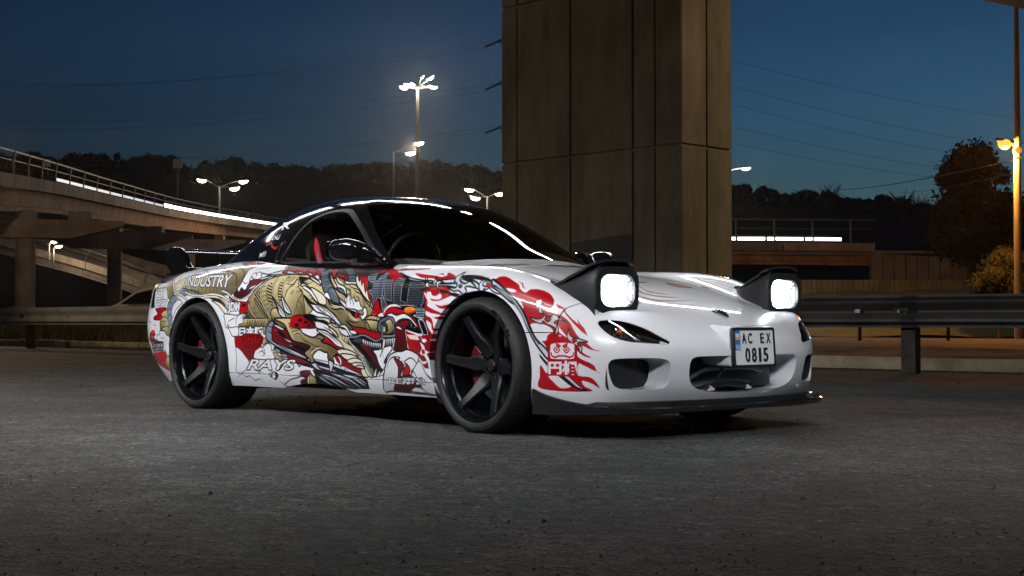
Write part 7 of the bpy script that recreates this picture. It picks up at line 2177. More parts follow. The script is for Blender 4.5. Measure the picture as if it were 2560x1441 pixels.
for y in (-.36, .36):
    mb = MB()
    ss = [(-1.62,.52,.25,.06),(-1.68,.66,.26,.07),(-1.73,.80,.27,.07),(-1.77,.90,.22,.06),(-1.80,.99,.15,.055),(-1.82,1.06,.14,.05),(-1.83,1.08,.10,.03)]
    ring = []
    for (x, z, w, d) in ss:
        ring.append([(x + d*.7*math.sin(t) - (.05 if abs(math.cos(t)) > .8 and z < .85 else 0)*-1, y + w*math.copysign(abs(math.cos(t))**.7, math.cos(t)), z) for t in np.linspace(0, 2*PI, 17)[:-1]])
    V = [p for r_ in ring for p in r_]; n = 16; F = []
    for i in range(len(ss)-1):
        for k in range(n): F.append((i*n+k, i*n+(k+1)%n, (i+1)*n+(k+1)%n, (i+1)*n+k))
    F.append(tuple((len(ss)-1)*n+k for k in range(n)))
    mb.add(V, F); mb.box((-1.42,y,.40), (.50,.48,.22))
    mb.build('seat', m_seat, CAR, auto=50)
MB().prism(rrect(.22,.06,.025), -.01, .01, lambda u, v, h: (-1.16+h*2, u, 1.09+v)).build('rear_view_mirror', m_satin, CAR, auto=40)

# --- cowl and wipers
mb = MB()
for (p, q) in (((-.70,-.45), (-.62,.20)), ((-.66,.02), (-.80,.60))):
    pts = []
    for t in np.linspace(0, 1, 8):
        x = p[0]+(q[0]-p[0])*t; y = p[1]+(q[1]-p[1])*t
        pts.append((x-.02*math.sin(t*PI), y, max(on_top(x, y), .775)+.030+.012*math.sin(t*PI)))
    mb2 = MB().tube(pts, .009, 6); mb2.tube([(pts[0][0]+.05, pts[0][1], pts[0][2]-.03), pts[0], pts[3]], [.016,.014,.008], 6)
    mb2.build('wiper', m_satin, CAR, auto=50)
V = []; F = []
ys = np.linspace(-.60, .60, 25)
for y in ys:
    xw = -.50-.50*y*y-.25*y**4
    for dx in (.10, -.02): V.append((xw+dx, y, max(on_top(xw+dx, y), .74)+(.004 if dx > 0 else .022)))
for i in range(24): F.append((2*i, 2*i+2, 2*i+3, 2*i+1))
mesh_obj('cowl_panel', V, F, m_satin, CAR, True)

# --- door mirrors
for s in (-1, 1):
    V = []; F = []; n = 20; K = 14
    for i in range(K+1):
        t = i/K; y = .775+.205*t
        # housing section grows from the stalk into a teardrop
        rx = np.interp(t, [0,.15,.3,.5,.75,.92,1], [.030,.038,.078,.104,.106,.076,.01])
        rz = np.interp(t, [0,.15,.3,.5,.75,.92,1], [.026,.028,.048,.059,.059,.043,.006])
        cx = np.interp(t, [0,.3,.6,1], [-.800,-.875,-.945,-.965]); cz = np.interp(t, [0,.3,.6,1], [.790,.818,.850,.862])
        for k in range(n):
            an = 2*PI*k/n; c_, s_ = math.cos(an), math.sin(an)
            px_ = cx + rx*math.copysign(abs(c_)**.8, c_)*(1.15 if c_ > 0 else .85); pz_ = cz + rz*math.copysign(abs(s_)**.75, s_)
            V.append((px_, s*y, pz_))
    for i in range(K):
        for k in range(n): F.append((i*n+k, i*n+(k+1)%n, (i+1)*n+(k+1)%n, (i+1)*n+k))
    F.append(tuple(range(n))); F.append(tuple(K*n+k for k in range(n)))
    mb = MB().add(V, F); mr = mb.build('door_mirror', m_black, CAR, auto=70)
    md = mr.modifiers.new('s', 'SUBSURF'); md.levels = 1; md.render_levels = 1
    MB().prism(rrect(.150,.095,.035,5), -1.052, -1.048, lambda u, v, h: (h+.0, s*(.885+u), .856+v)).build('mirror_glass', m_chrome, mr)
    # triangular sail at the front corner of the window
    P = [(-.965,.802),(-.862,.792),(-.90,.822),(-.985,.872),(-1.0,.862)]
    V = [(x, on_green(x, z, s)+s*d, z) for d in (.004, -.01) for (x, z) in P]
    MB().add(V, [(0,1,2,3,4), (9,8,7,6,5)] + [(i, (i+1) % 5, 5+(i+1) % 5, 5+i) for i in range(5)]).build('mirror_sail', m_satin, CAR)

# --- pop-up headlights, raised
m_lens = glass_mat('headlight_glass', (.95,.97,.98), 1.5, .05)
m_bowl = mat('headlight_reflector', (.80,.82,.84), .34, 1.0)
_w = N(m_bowl, 'ShaderNodeTexWave'); _w.bands_direction = 'Y'; _w.inputs['Scale'].default_value = 26; _w.inputs['Distortion'].default_value = 1.5
_t = N(m_bowl, 'ShaderNodeTexCoord'); L(m_bowl, _t.outputs['Object'], _w.inputs['Vector'])
_b = N(m_bowl, 'ShaderNodeBump'); _b.inputs['Strength'].default_value = .5; _b.inputs['Distance'].default_value = .01; L(m_bowl, _w.outputs['Fac'], _b.inputs['Height']); L(m_bowl, _b.outputs[0], bsdf(m_bowl).inputs['Normal'])
m_bulb = mat('headlight_bulb', (.02,.02,.02), .4, emit=(.94,.98,1.0), estr=130)
for s in (-1, 1):
    # bucket under the opening
    V = [(x, s*a, on_top(x, a)-.004) for (x, a) in LAMP] + [(x, s*a, .50) for (x, a) in LAMP]; n = len(LAMP)
    MB().add(V, [(i, (i+1) % n, n+(i+1) % n, n+i) for i in range(n)] + [tuple(n+i for i in range(n))]).build('headlight_well', m_satin, CAR)
    # pod: lofted wedge that rises to the front
    secs = []
    for (x, zt, w0, w1) in ((.285,.668,.055,.010),(.33,.677,.085,.045),(.40,.694,.112,.080),(.47,.718,.126,.098),(.53,.745,.131,.106),(.570,.758,.132,.108),(.588,.755,.131,.106)):
        ac = np.interp(x, [.28,.40,.58], [.668,.625,.600])
        zb = on_top(x, ac)-.05
        prof = []
        for (u, v) in ((-1,0),(-1,.30),(-1,.62),(-.97,.80),(-.86,.93),(-.62,.99),(0,1.0),(.62,.985),(.86,.92),(.97,.78),(1,.60),(1,.30),(1,0)):
            w = w0*(1-.18*v*v)
            prof.append((x, s*(ac+u*w), zb+(zt-zb)*v))
        secs.append(prof)
    V = [p for q in secs for p in q]; n = 13; F = []
    for i in range(len(secs)-1):
        for k in range(n-1): F.append((i*n+k, i*n+k+1, (i+1)*n+k+1, (i+1)*n+k))
    F.append(tuple(range(n))[::-1])
    pod = MB().add(V, F).build('headlight_pod', m_satin, CAR, auto=38)
    # lid: thin shell riding above the pod, following the body curve turned up
    V = []
    for d in (.0, -.012):
        for x in np.linspace(.27, .605, 9):
            for u in np.linspace(-1, 1, 9):
                ac = np.interp(x, [.27,.40,.60], [.665,.628,.600]); w = np.interp(x, [.27,.33,.45,.605], [.025,.080,.118,.124])
                zt = np.interp(x, [.27,.40,.50,.57,.605], [.664,.697,.735,.763,.769])
                V.append((x - .018*u*u*(x > .55), s*(ac+u*w), zt-.016*abs(u)**3+d))
    F = []
    for k in range(2):
        for i in range(8):
            for j in range(8):
                q = (k*81+i*9+j, k*81+i*9+j+1, k*81+(i+1)*9+j+1, k*81+(i+1)*9+j); F.append(q if k == 0 else q[::-1])
    ed = [i*9 for i in range(9)]; ed2 = [i*9+8 for i in range(9)]; ed3 = list(range(9)); ed4 = list(range(72, 81))
    for e in (ed, ed2, ed3, ed4):
        for i in range(8): F.append((e[i], e[i+1], 81+e[i+1], 81+e[i]))
    MB().add(V, F).build('headlight_lid', m_satin, pod, auto=50)
    ac = .598
    fpt = lambda x: (lambda u, v, h: (x+h, s*(ac+u), .632+v))
    bz = MB(); P = rrect(.264,.206,.062,5); Q = rrect(.215,.138,.050,5); n = len(P)
    V = [(.586, s*(ac+u), .632+v) for (u, v) in P] + [(.600, s*(ac+u), .632+v) for (u, v) in P] + [(.600, s*(ac+u), .632+v) for (u, v) in Q] + [(.580, s*(ac+u), .632+v) for (u, v) in Q]
    F = []
    for lay in range(3):
        for i in range(n):
            j = (i+1) % n; F.append((lay*n+i, lay*n+j, (lay+1)*n+j, (lay+1)*n+i))
    MB().add(V, F).build('headlight_bezel', m_satin, pod, auto=35)
    # domed lens
    V = []; F = []; rings = (1.0, .97, .85, .6, .3); dome = (0, .012, .020, .027, .030)
    for sc_, d in zip(rings, dome):
        for (u, v) in Q: V.append((.588+d, s*(ac+u*sc_*.985), .632+v*sc_*.985))
    for lay in range(4):
        for i in range(n):
            j = (i+1) % n; F.append((lay*n+i, lay*n+j, (lay+1)*n+j, (lay+1)*n+i))
    F.append(tuple(4*n+i for i in range(n)))
    MB().add(V, F).build('headlight_lens', m_lens, pod, auto=60)
    V = []; F = []
    for sc_, d in ((1.0,.580),(.96,.566),(.82,.548),(.60,.534),(.34,.526)):
        for (u, v) in Q: V.append((d, s*(ac+u*sc_), .632+v*sc_))
    for lay in range(4):
        for i in range(n):
            j = (i+1) % n; F.append((lay*n+i, lay*n+j, (lay+1)*n+j, (lay+1)*n+i))
    F.append(tuple(4*n+i for i in range(n)))
    MB().add(V, F).build('headlight_reflector', m_bowl, pod, auto=60)
    MB().lathe([(.017*math.sin(PI*k/8), .024*-math.cos(PI*k/8)) for k in range(9)], 16, 'x', (.562, s*ac, .636)).build('headlight_bulb', m_bulb, pod, smooth=True)

# --- front turn-signal units behind clear covers
for s in (-1, 1):
    P = FOG; n = len(P); cx, cz = .60, .452
    def fp(a, z, d): return (on_front(a, z)-d, s*a, z)
    V = [fp(a, z, .004) for (a, z) in P]
    Ls = [(1.0,.004),(.66,.0035),(.33,.003)]
    V = []; F = []
    for sc_, d in Ls:
        for (a, z) in P: V.append(fp(cx+(a-cx)*sc_, cz+(z-cz)*sc_, d))
    V.append(fp(cx, cz, .003))
    for lay in range(2):
        for i in range(n): F.append((lay*n+i, lay*n+(i+1) % n, (lay+1)*n+(i+1) % n, (lay+1)*n+i))
    for i in range(n): F.append((2*n+i, 2*n+(i+1) % n, 3*n))
    cov = mesh_obj('signal_lens', V, F, m_clear, CAR, True)
    V = []; F = []
    for sc_, d in ((1.0,.005),(.92,.05),(.5,.062)):
        for (a, z) in P: V.append(fp(cx+(a-cx)*sc_, cz+(z-cz)*sc_, d))
    for lay in range(2):
        for i in range(n): F.append((lay*n+i, lay*n+(i+1) % n, (lay+1)*n+(i+1) % n, (lay+1)*n+i))
    F.append(tuple(2*n+i for i in range(n)))
    hs_ = mesh_obj('signal_housing', V, F, m_satin, CAR)
    for (a, z, r, mm) in ((.645,.455,.030,'amber_lens'), (.575,.446,.031,None)):
        x0 = on_front(a, z)
        MB().lathe([(r*1.0,-.010),(r*1.08,.006),(r*.95,.010),(r*.7,-.008),(0,-.016)], 20, 'x', (x0-.045, s*a, z)).build('reflector', m_chrome, hs_, auto=50)
        MB().lathe([(r*.40,-.012),(r*.42,.004),(r*.25,.014),(0,.018)], 14, 'x', (x0-.045, s*a, z)).build('bulb', MATS[mm] if mm else m_clear, hs_, auto=50)

# --- intakes: dark backs, intercooler, pipes
for s in (-1, 1):
    MB().prism([(u, v) for (u, v) in rrect(.27,.15,.03)], .555, .56, lambda u, v, h: (h+.10*(1 if True else 0)-.02*u*s*s, s*(.60+u), .28+v)).build('brake_duct_back', m_dark, CAR)
MB().box((.62,0,.26), (.02,.80,.22)).build('intake_back', m_dark, CAR)
mb = MB(); mb.box((.69,0,.268), (.06,.62,.13))
for k in range(7): mb.box((.722,0,.212+k*.018), (.010,.60,.004))
mb.build('intercooler', m_alum, CAR)
for (pts, r) in (([(.745,-.30,.25),(.76,-.22,.285),(.76,-.1,.292),(.76,.12,.290),(.75,.20,.27)], .011), ([(.75,-.30,.222),(.765,-.20,.232),(.765,-.02,.236),(.755,.10,.225)], .012), ([(.77,-.10,.292),(.775,-.13,.255),(.775,-.17,.225)], .006), ([(.775,-.18,.226),(.778,-.05,.228),(.775,.10,.212)], .006), ([(.77,-.24,.208),(.778,-.1,.222),(.772,.06,.206)], .007)):
    MB().tube(smooth_poly(pts, 5, False), r, 8).build('coolant_pipe', m_steel if r > .01 else m_satin, CAR, auto=60)
for y in (-.20, .06):
    MB().prism(smooth_poly([(.70,.198),(.80,.198),(.79,.212),(.75,.226),(.70,.230)], 3), y-.0025, y+.0025, lambda u, v, h: (u, h, v)).build('intake_vane', m_plain, CAR)

# --- number plate on its moulded plinth
q = MB()
front = [(-.158,.302),(.158,.302),(.158,.474),(-.158,.474)]; back = [(-.185,.31),(.185,.31),(.215,.488),(-.215,.488)]
F4 = rrect(.316,.172,.018,3); B4 = []
V = []
for (u, v) in F4: V.append((.852, u, .388+v))
for (u, v) in F4: V.append((.842, u*1.02, .388+v*1.02))
for (u, v) in F4:
    uu = u*(1.18 if v < 0 else 1.38); vv = v*(.95 if v < 0 else 1.18); V.append((.70, uu, .388+vv))
n = len(F4); F = [tuple(range(n))]
for lay in range(2):
    for i in range(n): F.append((lay*n+i, lay*n+(i+1) % n, (lay+1)*n+(i+1) % n, (lay+1)*n+i))
MB().add(V, F).build('plate_plinth', m_plain, CAR, auto=35)
PX, PZ, TLT = .866, .385, R(4)
def pl(u, v, h): return (PX+h-math.sin(TLT)*v, u, PZ+math.cos(TLT)*v)
plate = MB().prism(rrect(.282,.157,.008), 0, .002, pl).build('number_plate', m_platew, CAR)
fr_o = rrect(.300,.176,.012); fr_i = rrect(.280,.154,.008); n = len(fr_o)
V = [pl(u, v, -.010) for (u, v) in fr_o] + [pl(u, v, .006) for (u, v) in fr_o] + [pl(u, v, .006) for (u, v) in fr_i] + [pl(u, v, -.002) for (u, v) in fr_i]
F = []
for lay in range(3):
    for i in range(n): F.append((lay*n+i, lay*n+(i+1) % n, (lay+1)*n+(i+1) % n, (lay+1)*n+i))
F.append(tuple(range(n))[::-1])
MB().add(V, F).build('plate_frame', m_satin, plate)
MB().prism(rrect(.038,.088,.003), .0025, .0030, lambda u, v, h: pl(u-.117, v+.031, h)).build('country_strip', m_plateb, plate)
for (dz, mm) in ((.054, m_platel), (.040, m_platey)):
    MB().prism([(-.013,-.007),(.013,-.007),(.013,.007),(-.013,.007)], .0034, .0038, lambda u, v, h: pl(u-.117, v+dz, h)).build('flag_band', mm, plate)

def plate_text(txt, w, h, u0, v0, m, bold=.0, depth=.0022, name='plate_character'):
    V, T = text_mesh(txt, 1.0, .5, bold)
    xs = [v[0] for v in V]; ys = [v[1] for v in V]
    x0, x1, y0, y1 = min(xs), max(xs), min(ys), max(ys)
    P = [pl(u0+(v[0]-(x0+x1)/2)/(x1-x0)*w, v0+(v[1]-(y0+y1)/2)/(y1-y0)*h, .0045+v[2]*depth) for v in V]
    mesh_obj(name, P, T, m, plate)
for i, (ch, u, w) in enumerate((('A',-.072,.032),('C',-.030,.028),('E',.058,.026),('X',.104,.032))): plate_text(ch, w, .046, u, .040, m_platek, .018)
for i, (ch, u, w) in enumerate((('0',-.052,.034),('8',-.006,.034),('1',.036,.017),('5',.078,.034))): plate_text(ch, w, .064, u, -.034, m_platek, .022)
plate_text('UA', .028, .022, -.117, .002, m_platew, .02, .0008, 'country_code')

# --- nose emblem: open rotor-shaped badge
bx0, bz0 = on_front(0, .533), .533
bad = MB()
tri = smooth_poly([(-.036,.016),(-.012,.021),(.020,.020),(.037,.015),(.030,-.004),(.012,-.022),(0,-.027),(-.012,-.022),(-.030,-.004)], 3)
n = len(tri)
def onb(u, v, d):
    z = bz0+v*.80; return (on_front(u, z)+d*.6, u, z+d*.8)
V = [onb(u, v, .0) for (u, v) in tri] + [onb(u*.96, v*.96, .008) for (u, v) in tri] + [onb(u*.70, v*.66, .008) for (u, v) in tri] + [onb(u*.66, v*.62, .002) for (u, v) in tri]
F = []
for lay in range(3):
    for i in range(n): F.append((lay*n+i, lay*n+(i+1) % n, (lay+1)*n+(i+1) % n, (lay+1)*n+i))
F.append(tuple(3*n+i for i in range(n)))
em = MB().add(V, F).build('nose_emblem', m_chrome, CAR, auto=40)
V = [onb(u, v, .0085) for (u, v) in smooth_poly([(-.022,.010),(0,.004),(.022,.010),(.010,-.004),(0,-.014),(-.010,-.004)], 3)]
MB().add(V, [tuple(range(len(V)))]).build('emblem_mark', m_black, em)

# --- front lip
def lip_sweep(name, m, sec, t0, t1, nn=64):
    """sec(t) -> list of (outward offset, z); t runs -1 (right wheel) .. 1 (left wheel) round the nose"""
    V = []; F = []; K = None
    for i in range(nn+1):
        t = t0+(t1-t0)*i/nn
        a = abs(t); sg = -1 if t < 0 else 1
        ang = a*PI/2
        # plan: blend of nose curve and side
        px_, py_ = PLAN(a)
        p2, q2 = PLAN(min(a+.01, 1.0)); p1, q1 = PLAN(max(a-.01, 0))
        tx, ty = p2-p1, q2-q1; l = math.hypot(tx, ty) or 1; nx, ny = ty/l, -tx/l
        pr = sec(a); K = len(pr)
        for (o, z) in pr: V.append((px_+nx*o, sg*(py_+ny*o), z))
    for i in range(nn):
        for k in range(K):
            k2 = (k+1) % K; F.append((i*K+k, i*K+k2, (i+1)*K+k2, (i+1)*K+k))
    F.append(tuple(range(K))[::-1]); F.append(tuple(nn*K+k for k in range(K)))
    return MB().add(V, F).build(name, m, CAR, auto=35)
_plx = Spl([(0,.815),(.15,.812),(.30,.795),(.42,.765),(.52,.722),(.62,.655),(.72,.560),(.82,.465),(.92,.395),(1.0,.352)])
_ply = Spl([(0,0),(.15,.17),(.30,.36),(.42,.515),(.52,.625),(.62,.715),(.72,.785),(.82,.826),(.92,.846),(1.0,.855)])
def PLAN(a): return float(_plx(a)), float(_ply(a))
def sec_lip(a):
    o = float(np.interp(a, [0,.3,.5,.62,.75,1.0], [.050,.050,.056,.052,.030,.020]))
    zt = float(np.interp(a, [0,.35,.55,.68,.80,1.0], [.140,.137,.130,.142,.172,.212])); zb = float(np.interp(a, [0,.5,.75,1.0], [.114,.108,.100,.098]))
    up = float(np.interp(a, [0,.4,.55,.66,.8,1], [.0,.002,.012,.008,0,0]))
    return [(-.06,zb+.006),(o-.012,zb),(o,zb+.006),(o+.004,zt+up-.006),(o-.004,zt+up),(o-.03,zt-.004),(-.03,zt+.004),(-.06,zt)]
lip_sweep('front_lip', m_lip, sec_lip, -1, 1, 96)
def sec_riser(a):
    return [(-.075,.120),(-.004,.120),(.000,.150),(-.002,.160),(-.075,.160)]
lip_sweep('lip_riser', m_satin, sec_riser, -.80, .80, 72)

# --- side marker, rear reflector
for s in (-1, 1):
    for (x0, z0, w, h, mm, nm) in ((-.497,.551,.046,.019,m_amber,'side_marker'), (-2.985,.430,.030,.020,m_redlens,'rear_marker')):
        V = []; F = []; n = 20
        for (sc_, d) in ((1.0,-.002),(.95,.006),(.6,.011),(.25,.013)):
            for k in range(n):
                t = 2*PI*k/n; x = x0+w*sc_*math.cos(t); z = z0+h*sc_*math.sin(t); V.append((x, on_body(x, z, s)+s*d, z))
        for lay in range(3):
            for i in range(n): F.append((lay*n+i, lay*n+(i+1) % n, (lay+1)*n+(i+1) % n, (lay+1)*n+i))
        F.append(tuple(3*n+i for i in range(n)))
        MB().add(V, F).build(nm, mm, CAR, auto=60)

# --- rear wing
for s in (-1, 1):
    V = []; F = []
    out = smooth_poly([(-2.99,.812),(-3.055,.872),(-3.11,.930),(-3.16,.962),(-3.23,.972),(-3.30,.962),(-3.335,.925),(-3.33,.885),(-3.29,.850),(-3.245,.815),(-3.20,.795),(-3.10,.795)], 4)
    n = len(out); layers = ((.90,.000),(1.0,.010),(1.0,.034),(.90,.046))
    for sc_, d in layers:
        for (x, z) in out:
            lean = (z-.80)*.10
            V.append((-3.16+(x+3.16)*sc_, s*(.575+d-.02-lean), .88+(z-.88)*sc_))
    for lay in range(3):
        for i in range(n): F.append((lay*n+i, lay*n+(i+1) % n, (lay+1)*n+(i+1) % n, (lay+1)*n+i))
    F.append(tuple(range(n))[::-1]); F.append(tuple(3*n+i for i in range(n)))
    MB().add(V, F).build('wing_stand', m_black, CAR, auto=50)
prof = smooth_poly([(-3.09,.930),(-3.14,.947),(-3.22,.958),(-3.30,.962),(-3.31,.957),(-3.22,.943),(-3.14,.926)], 4)
MB().prism(prof, -.565, .565, lambda u, v, h: (u, h, v)).build('wing_blade', m_black, CAR, auto=50)
MB().prism(smooth_poly([(-2.97,.832),(-3.08,.812),(-3.22,.80),(-3.22,.788),(-2.97,.80)], 4), -.62, .62, lambda u, v, h: (u, h, v)).build('wing_base', m_black, CAR, auto=50)

# --- wheels
def make_wheel(rot):
    """built round the origin, axle along y, outer face towards -y"""
    RO, RI = .308, .254
    out = {}
    # tyre: sidewall, shoulder and flat tread with grooves
    prof = [(.243,.012),(.252,-.006),(.262,-.014),(.275,-.017),(.288,-.013),(.298,-.002),(.3035,.012),(.3065,.028)]
    tr = []
    y0 = .028; W = .262
    for (g0, g1) in ((.072,.082),(.122,.133),(.172,.182),(.212,.220)):
        tr += [(.308,g0),(.3015,g0+.001),(.3015,g1-.001),(.308,g1)]
    prof = prof + [(.308,.045)] + tr + [(.307,.240),(.302,.256),(.290,.268),(.27,.270),(.25,.262)]
    out['tyre'] = MB().lathe(prof, 96, 'y')
    # shoulder sipes: short dark bars cut across the outer tread block
    sip = MB()
    for k in range(64):
        an = 2*PI*k/64
        c_, s_ = math.cos(an), math.sin(an)
        Rm = Matrix(((c_,0,-s_),(0,1,0),(s_,0,c_)))
        rows = [(.010,.3032),(.028,.3072),(.045,.3086),(.066,.3086)]
        V = []
        for i, (yy, rr) in enumerate(rows):
            sk = (yy-.01)*.25
            for (da, dr) in ((-.0022,-.004),(.0022,-.004),(.0022,.0004),(-.0022,.0004)):
                p = Vector((rr+dr, yy, da+sk)); V.append(tuple(Rm @ p))
        F = []
        for i in range(3):
            for q in range(4): F.append((i*4+q, i*4+(q+1) % 4, (i+1)*4+(q+1) % 4, (i+1)*4+q))
        sip.add(V, F + [(0,1,2,3),(12,13,14,15)])
    out['sipes'] = sip
    # rim: lip, stepped barrel
    out['rim'] = MB().lathe([(.243,.010),(.2545,.000),(.2565,-.005),(.2545,-.009),(.248,-.009),(.243,-.003),(.240,.010),(.234,.020),(.233,.034),(.226,.042),(.222,.10),(.216,.20),(.230,.26)], 96, 'y')
    # six concave spokes that flare into the hub and the rim
    sp = []
    for k in range(6):
        an = rot + k*PI/3
        c_, s_ = math.cos(an), math.sin(an)
        rs = [.040,.058,.074,.092,.115,.140,.165,.190,.212,.228,.236]
        hw = [.026,.031,.038,.0385,.0315,.0262,.0232,.0218,.0216,.0230,.0262]
        yf = [.088,.084,.079,.072,.060,.048,.036,.025,.016,.011,.010]
        V = []
        for r_, w_, y_ in zip(rs, hw, yf):
            bend = .007*math.sin((r_-.04)/.196*PI)
            th = .030 if r_ > .09 else .036
            for (u, d) in ((-1.0,th),(-1.0,.009),(-.72,.0),(.0,.0016),(.72,.0),(1.0,.009),(1.0,th)):
                # tangential u, radial r
                x = r_*c_ - (u*w_+bend)*s_; z = r_*s_ + (u*w_+bend)*c_
                V.append((x, y_+d, z))
        n = 7; F = []
        for i in range(len(rs)-1):
            for q in range(n): F.append((i*n+q, i*n+(q+1) % n, (i+1)*n+(q+1) % n, (i+1)*n+q))
        F.append(tuple(range(n))); F.append(tuple((len(rs)-1)*n+q for q in range(n)))
        sp.append(MB().add(V, F))
    out['spokes'] = sp
    out['hub'] = MB().lathe([(.072,.13),(.070,.092),(.064,.086),(.050,.090),(.044,.104),(.034,.106),(.032,.098),(.0,.098)], 40, 'y')
    out['cap'] = MB().lathe([(.028,.102),(.028,.082),(.024,.077),(.0,.075)], 28, 'y')
    nuts = []
    for k in range(5):
        an = rot + .3 + k*2*PI/5
        nuts.append(MB().lathe([(.0105,.115),(.0105,.088),(.007,.083),(0,.083)], 6, 'y', (.055*math.cos(an), 0, .055*math.sin(an))))
    out['nuts'] = nuts
    out['disc'] = MB().lathe([(.075,.135),(.168,.135),(.168,.150),(.075,.150)], 48, 'y', close=True)
    return out
m_rim = mat('rim_lip_dark', (.035,.036,.040), .24, .9)
m_disc = mat('brake_disc_steel', (.22,.22,.225), .32, 1.0)
for (xc, rot0, steer, nm) in ((0.0, 54, -2.5, 'front'), (WB, 47, 0, 'rear')):
    for s in (-1, 1):
        w = make_wheel(R(rot0))
        wo = w['rim'].build('wheel', m_rim, CAR, auto=30)
        wo.location = (xc, -.879 if s < 0 else .879, AXZ)
        wo.rotation_euler = (0, 0, R(steer) + (0 if s < 0 else PI))
        w['tyre'].build('tyre', m_rubber, wo, auto=25)
        w['sipes'].build('tread_sipes', m_dark, wo)
        for q in w['spokes']:
            ob = q.build('spoke', m_wheel, wo, auto=28)
        w['hub'].build('hub', m_wheel, wo, auto=30)
        w['cap'].build('centre_cap', m_satin, wo, auto=30)
        for q in w['nuts']: q.build('wheel_nut', m_chrome, wo, auto=20)
        w['disc'].build('brake_disc', m_disc, wo, auto=30)
        # caliper wraps the disc behind the axle
        mb = MB(); P = []
        for t in np.linspace(R(150), R(215), 12): P.append((.178*math.cos(t), .178*math.sin(t)))
        for t in np.linspace(R(215), R(150), 12): P.append((.108*math.cos(t), .108*math.sin(t)))
        mb.prism(P, .108, .178, lambda u, v, h: (u, h, v))
        mb.build('brake_caliper', m_red, wo, bevel=.006)
        # raised maker's lettering on the tyre and spoke backs
        if s < 0:
            V, T = text_mesh('MICHELIN', 1.0, .5, .02, spacing=1.05)
            xs = [v[0] for v in V]; xm, xM = min(xs), max(xs); ys = [v[1] for v in V]; ym, yM = min(ys), max(ys)
            Pv = []
            for v in V:
                fr = (v[0]-xm)/(xM-xm); an = R(62)-fr*R(33); rr = .268+(v[1]-ym)/(yM-ym)*.017
                Pv.append((rr*math.cos(an), -.0165+v[2]*.003, rr*math.sin(an)))
            mesh_obj('tyre_lettering', Pv, T, m_black, wo)
# wheel-arch liners
for xc in AX:
    for s in (-1, 1):
        V = []; F = []; K = 40
        for i in range(K+1):
            t = R(-35) + R(250)*i/K
            for y in (.855, .50):
                rr = ARCH_R+.004
                V.append((xc+rr*math.cos(t), s*y, max(ARCH_Z+rr*math.sin(t), .12)))
        for i in range(K): F.append((2*i, 2*i+1, 2*i+3, 2*i+2))
        c = len(V)
        V.append((xc, s*.50, ARCH_Z))
        for i in range(K): F.append((2*i+1, c, 2*i+3))
        mesh_obj('wheel_arch_liner', V, F, m_dark, CAR, True)
# underbody
mb = MB(); mb.box((-1.22,0,.165), (1.70,1.56,.03)); mb.box((.30,0,.150), (.85,.90,.03)); mb.box((-2.75,0,.20), (.75,.95,.03))
mb.build('underbody', m_dark, CAR)
for s in (-1, 1):
    MB().tube([(-3.25,s*.42,.24), (-3.40,s*.42,.235)], .045, 20).build('exhaust_tip', m_steel, CAR, auto=40)
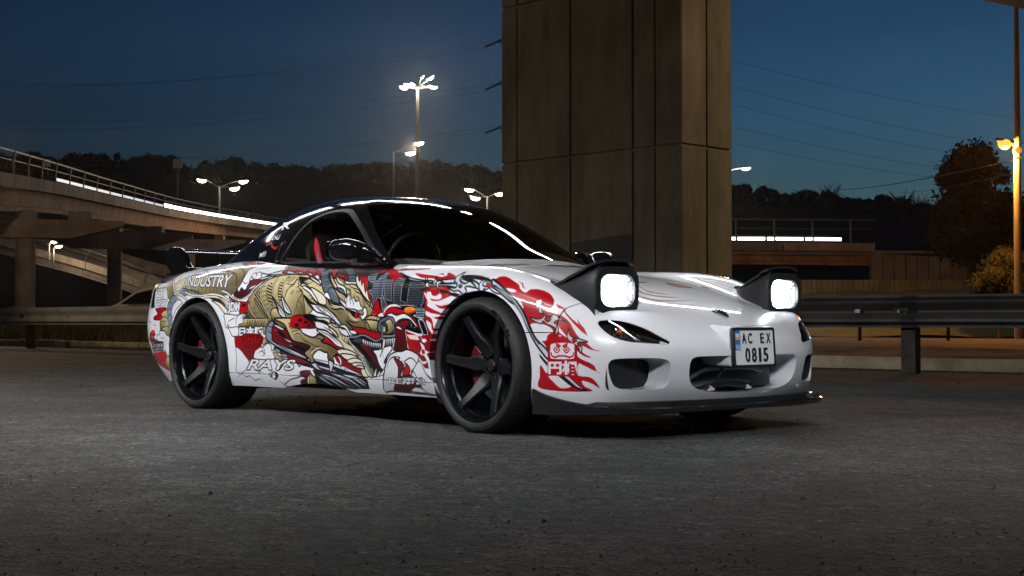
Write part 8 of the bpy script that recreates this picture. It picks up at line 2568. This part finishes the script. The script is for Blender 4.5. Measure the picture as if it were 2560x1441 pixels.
# --- vinyl stickers on the side glass and rear pillar
def pal_mat(name, k):
    c = PAL[k]; return mat(name, tuple(((q+.055)/1.055)**2.4 if q > .04 else q/12.9 for q in c), .3, 0, 1.0)
m_vr, m_vs, m_vw = pal_mat('vinyl_red', 'R'), pal_mat('vinyl_steel', 'T'), pal_mat('vinyl_white', 'W')
def glass_sticker(name, P, m, off, s=-1):
    Q = smooth_poly(P, 4); V = [(x, on_green(x, max(z, .77), s)+s*off, z) for (x, z) in Q]
    mesh_obj(name, V, [tuple(range(len(V)))], m, CAR)
glass_sticker('horn_graphic', [(-1.575,.954),(-1.503,.911),(-1.429,.847),(-1.34,.784),(-1.335,.772),(-1.40,.772),(-1.457,.826),(-1.537,.895)], m_vr, -.004)
glass_sticker('horn_graphic', [(-1.535,.921),(-1.444,.848),(-1.355,.78),(-1.352,.774),(-1.392,.774),(-1.442,.826)], m_vs, -.0025)
def pillar_text(txt, Q, m, bold=.02):
    V, T = text_mesh(txt, 1.0, 0, bold); xs = [v[0] for v in V]; ys = [v[1] for v in V]; x0, x1, y0, y1 = min(xs), max(xs), min(ys), max(ys)
    tl, tr, br, bl = Q; P = []
    for v in V:
        a = (v[0]-x0)/(x1-x0); b_ = (v[1]-y0)/(y1-y0)
        x, z = [(bl[k]*(1-a)+br[k]*a)*(1-b_)+(tl[k]*(1-a)+tr[k]*a)*b_ for k in (0, 1)]
        P.append((x, on_green(x, z)-.003, z))
    mesh_obj('pillar_sticker', P, T, m, CAR)
pillar_text('R', [(-2.06,1.064),(-1.95,1.064),(-1.92,1.022),(-2.005,1.018)], m_vw, .03)
pillar_text('OLJ', [(-2.06,.982),(-1.975,.989),(-1.97,.960),(-2.05,.950)], m_vw, .03)
pillar_text('MEI', [(-2.10,.888),(-2.035,.897),(-2.02,.867),(-2.09,.860)], m_vw, .03)
P = smooth_poly([(-2.08,.934),(-2.03,.942),(-1.995,.922),(-1.94,.908),(-1.92,.92)], 4, False)
V = []; F = []
for (x, z) in P:
    for d in (-.006, .006): V.append((x, on_green(x, z+d)-.003, z+d))
for i in range(len(P)-1): F.append((2*i, 2*i+1, 2*i+3, 2*i+2))
mesh_obj('pillar_sticker', V, F, m_vr, CAR)

# ------------------------------------------------------------------ evening haze that carries the glow of the lamps
hz = MB().box((0,184,36), (900,500,76)).build('haze', None); tag(hz, 'thin evening haze over the whole place', 'haze', kind='stuff')
m_hz = bpy.data.materials.new('haze_air'); m_hz.use_nodes = True; nt = m_hz.node_tree; nt.nodes.clear()
_o = nt.nodes.new('ShaderNodeOutputMaterial'); _v = nt.nodes.new('ShaderNodeVolumePrincipled')
_v.inputs['Color'].default_value = (.9,.92,.95,1); _v.inputs['Density'].default_value = .00011; _v.inputs['Anisotropy'].default_value = .86
nt.links.new(_v.outputs[0], _o.inputs['Volume']); hz.data.materials.append(m_hz)
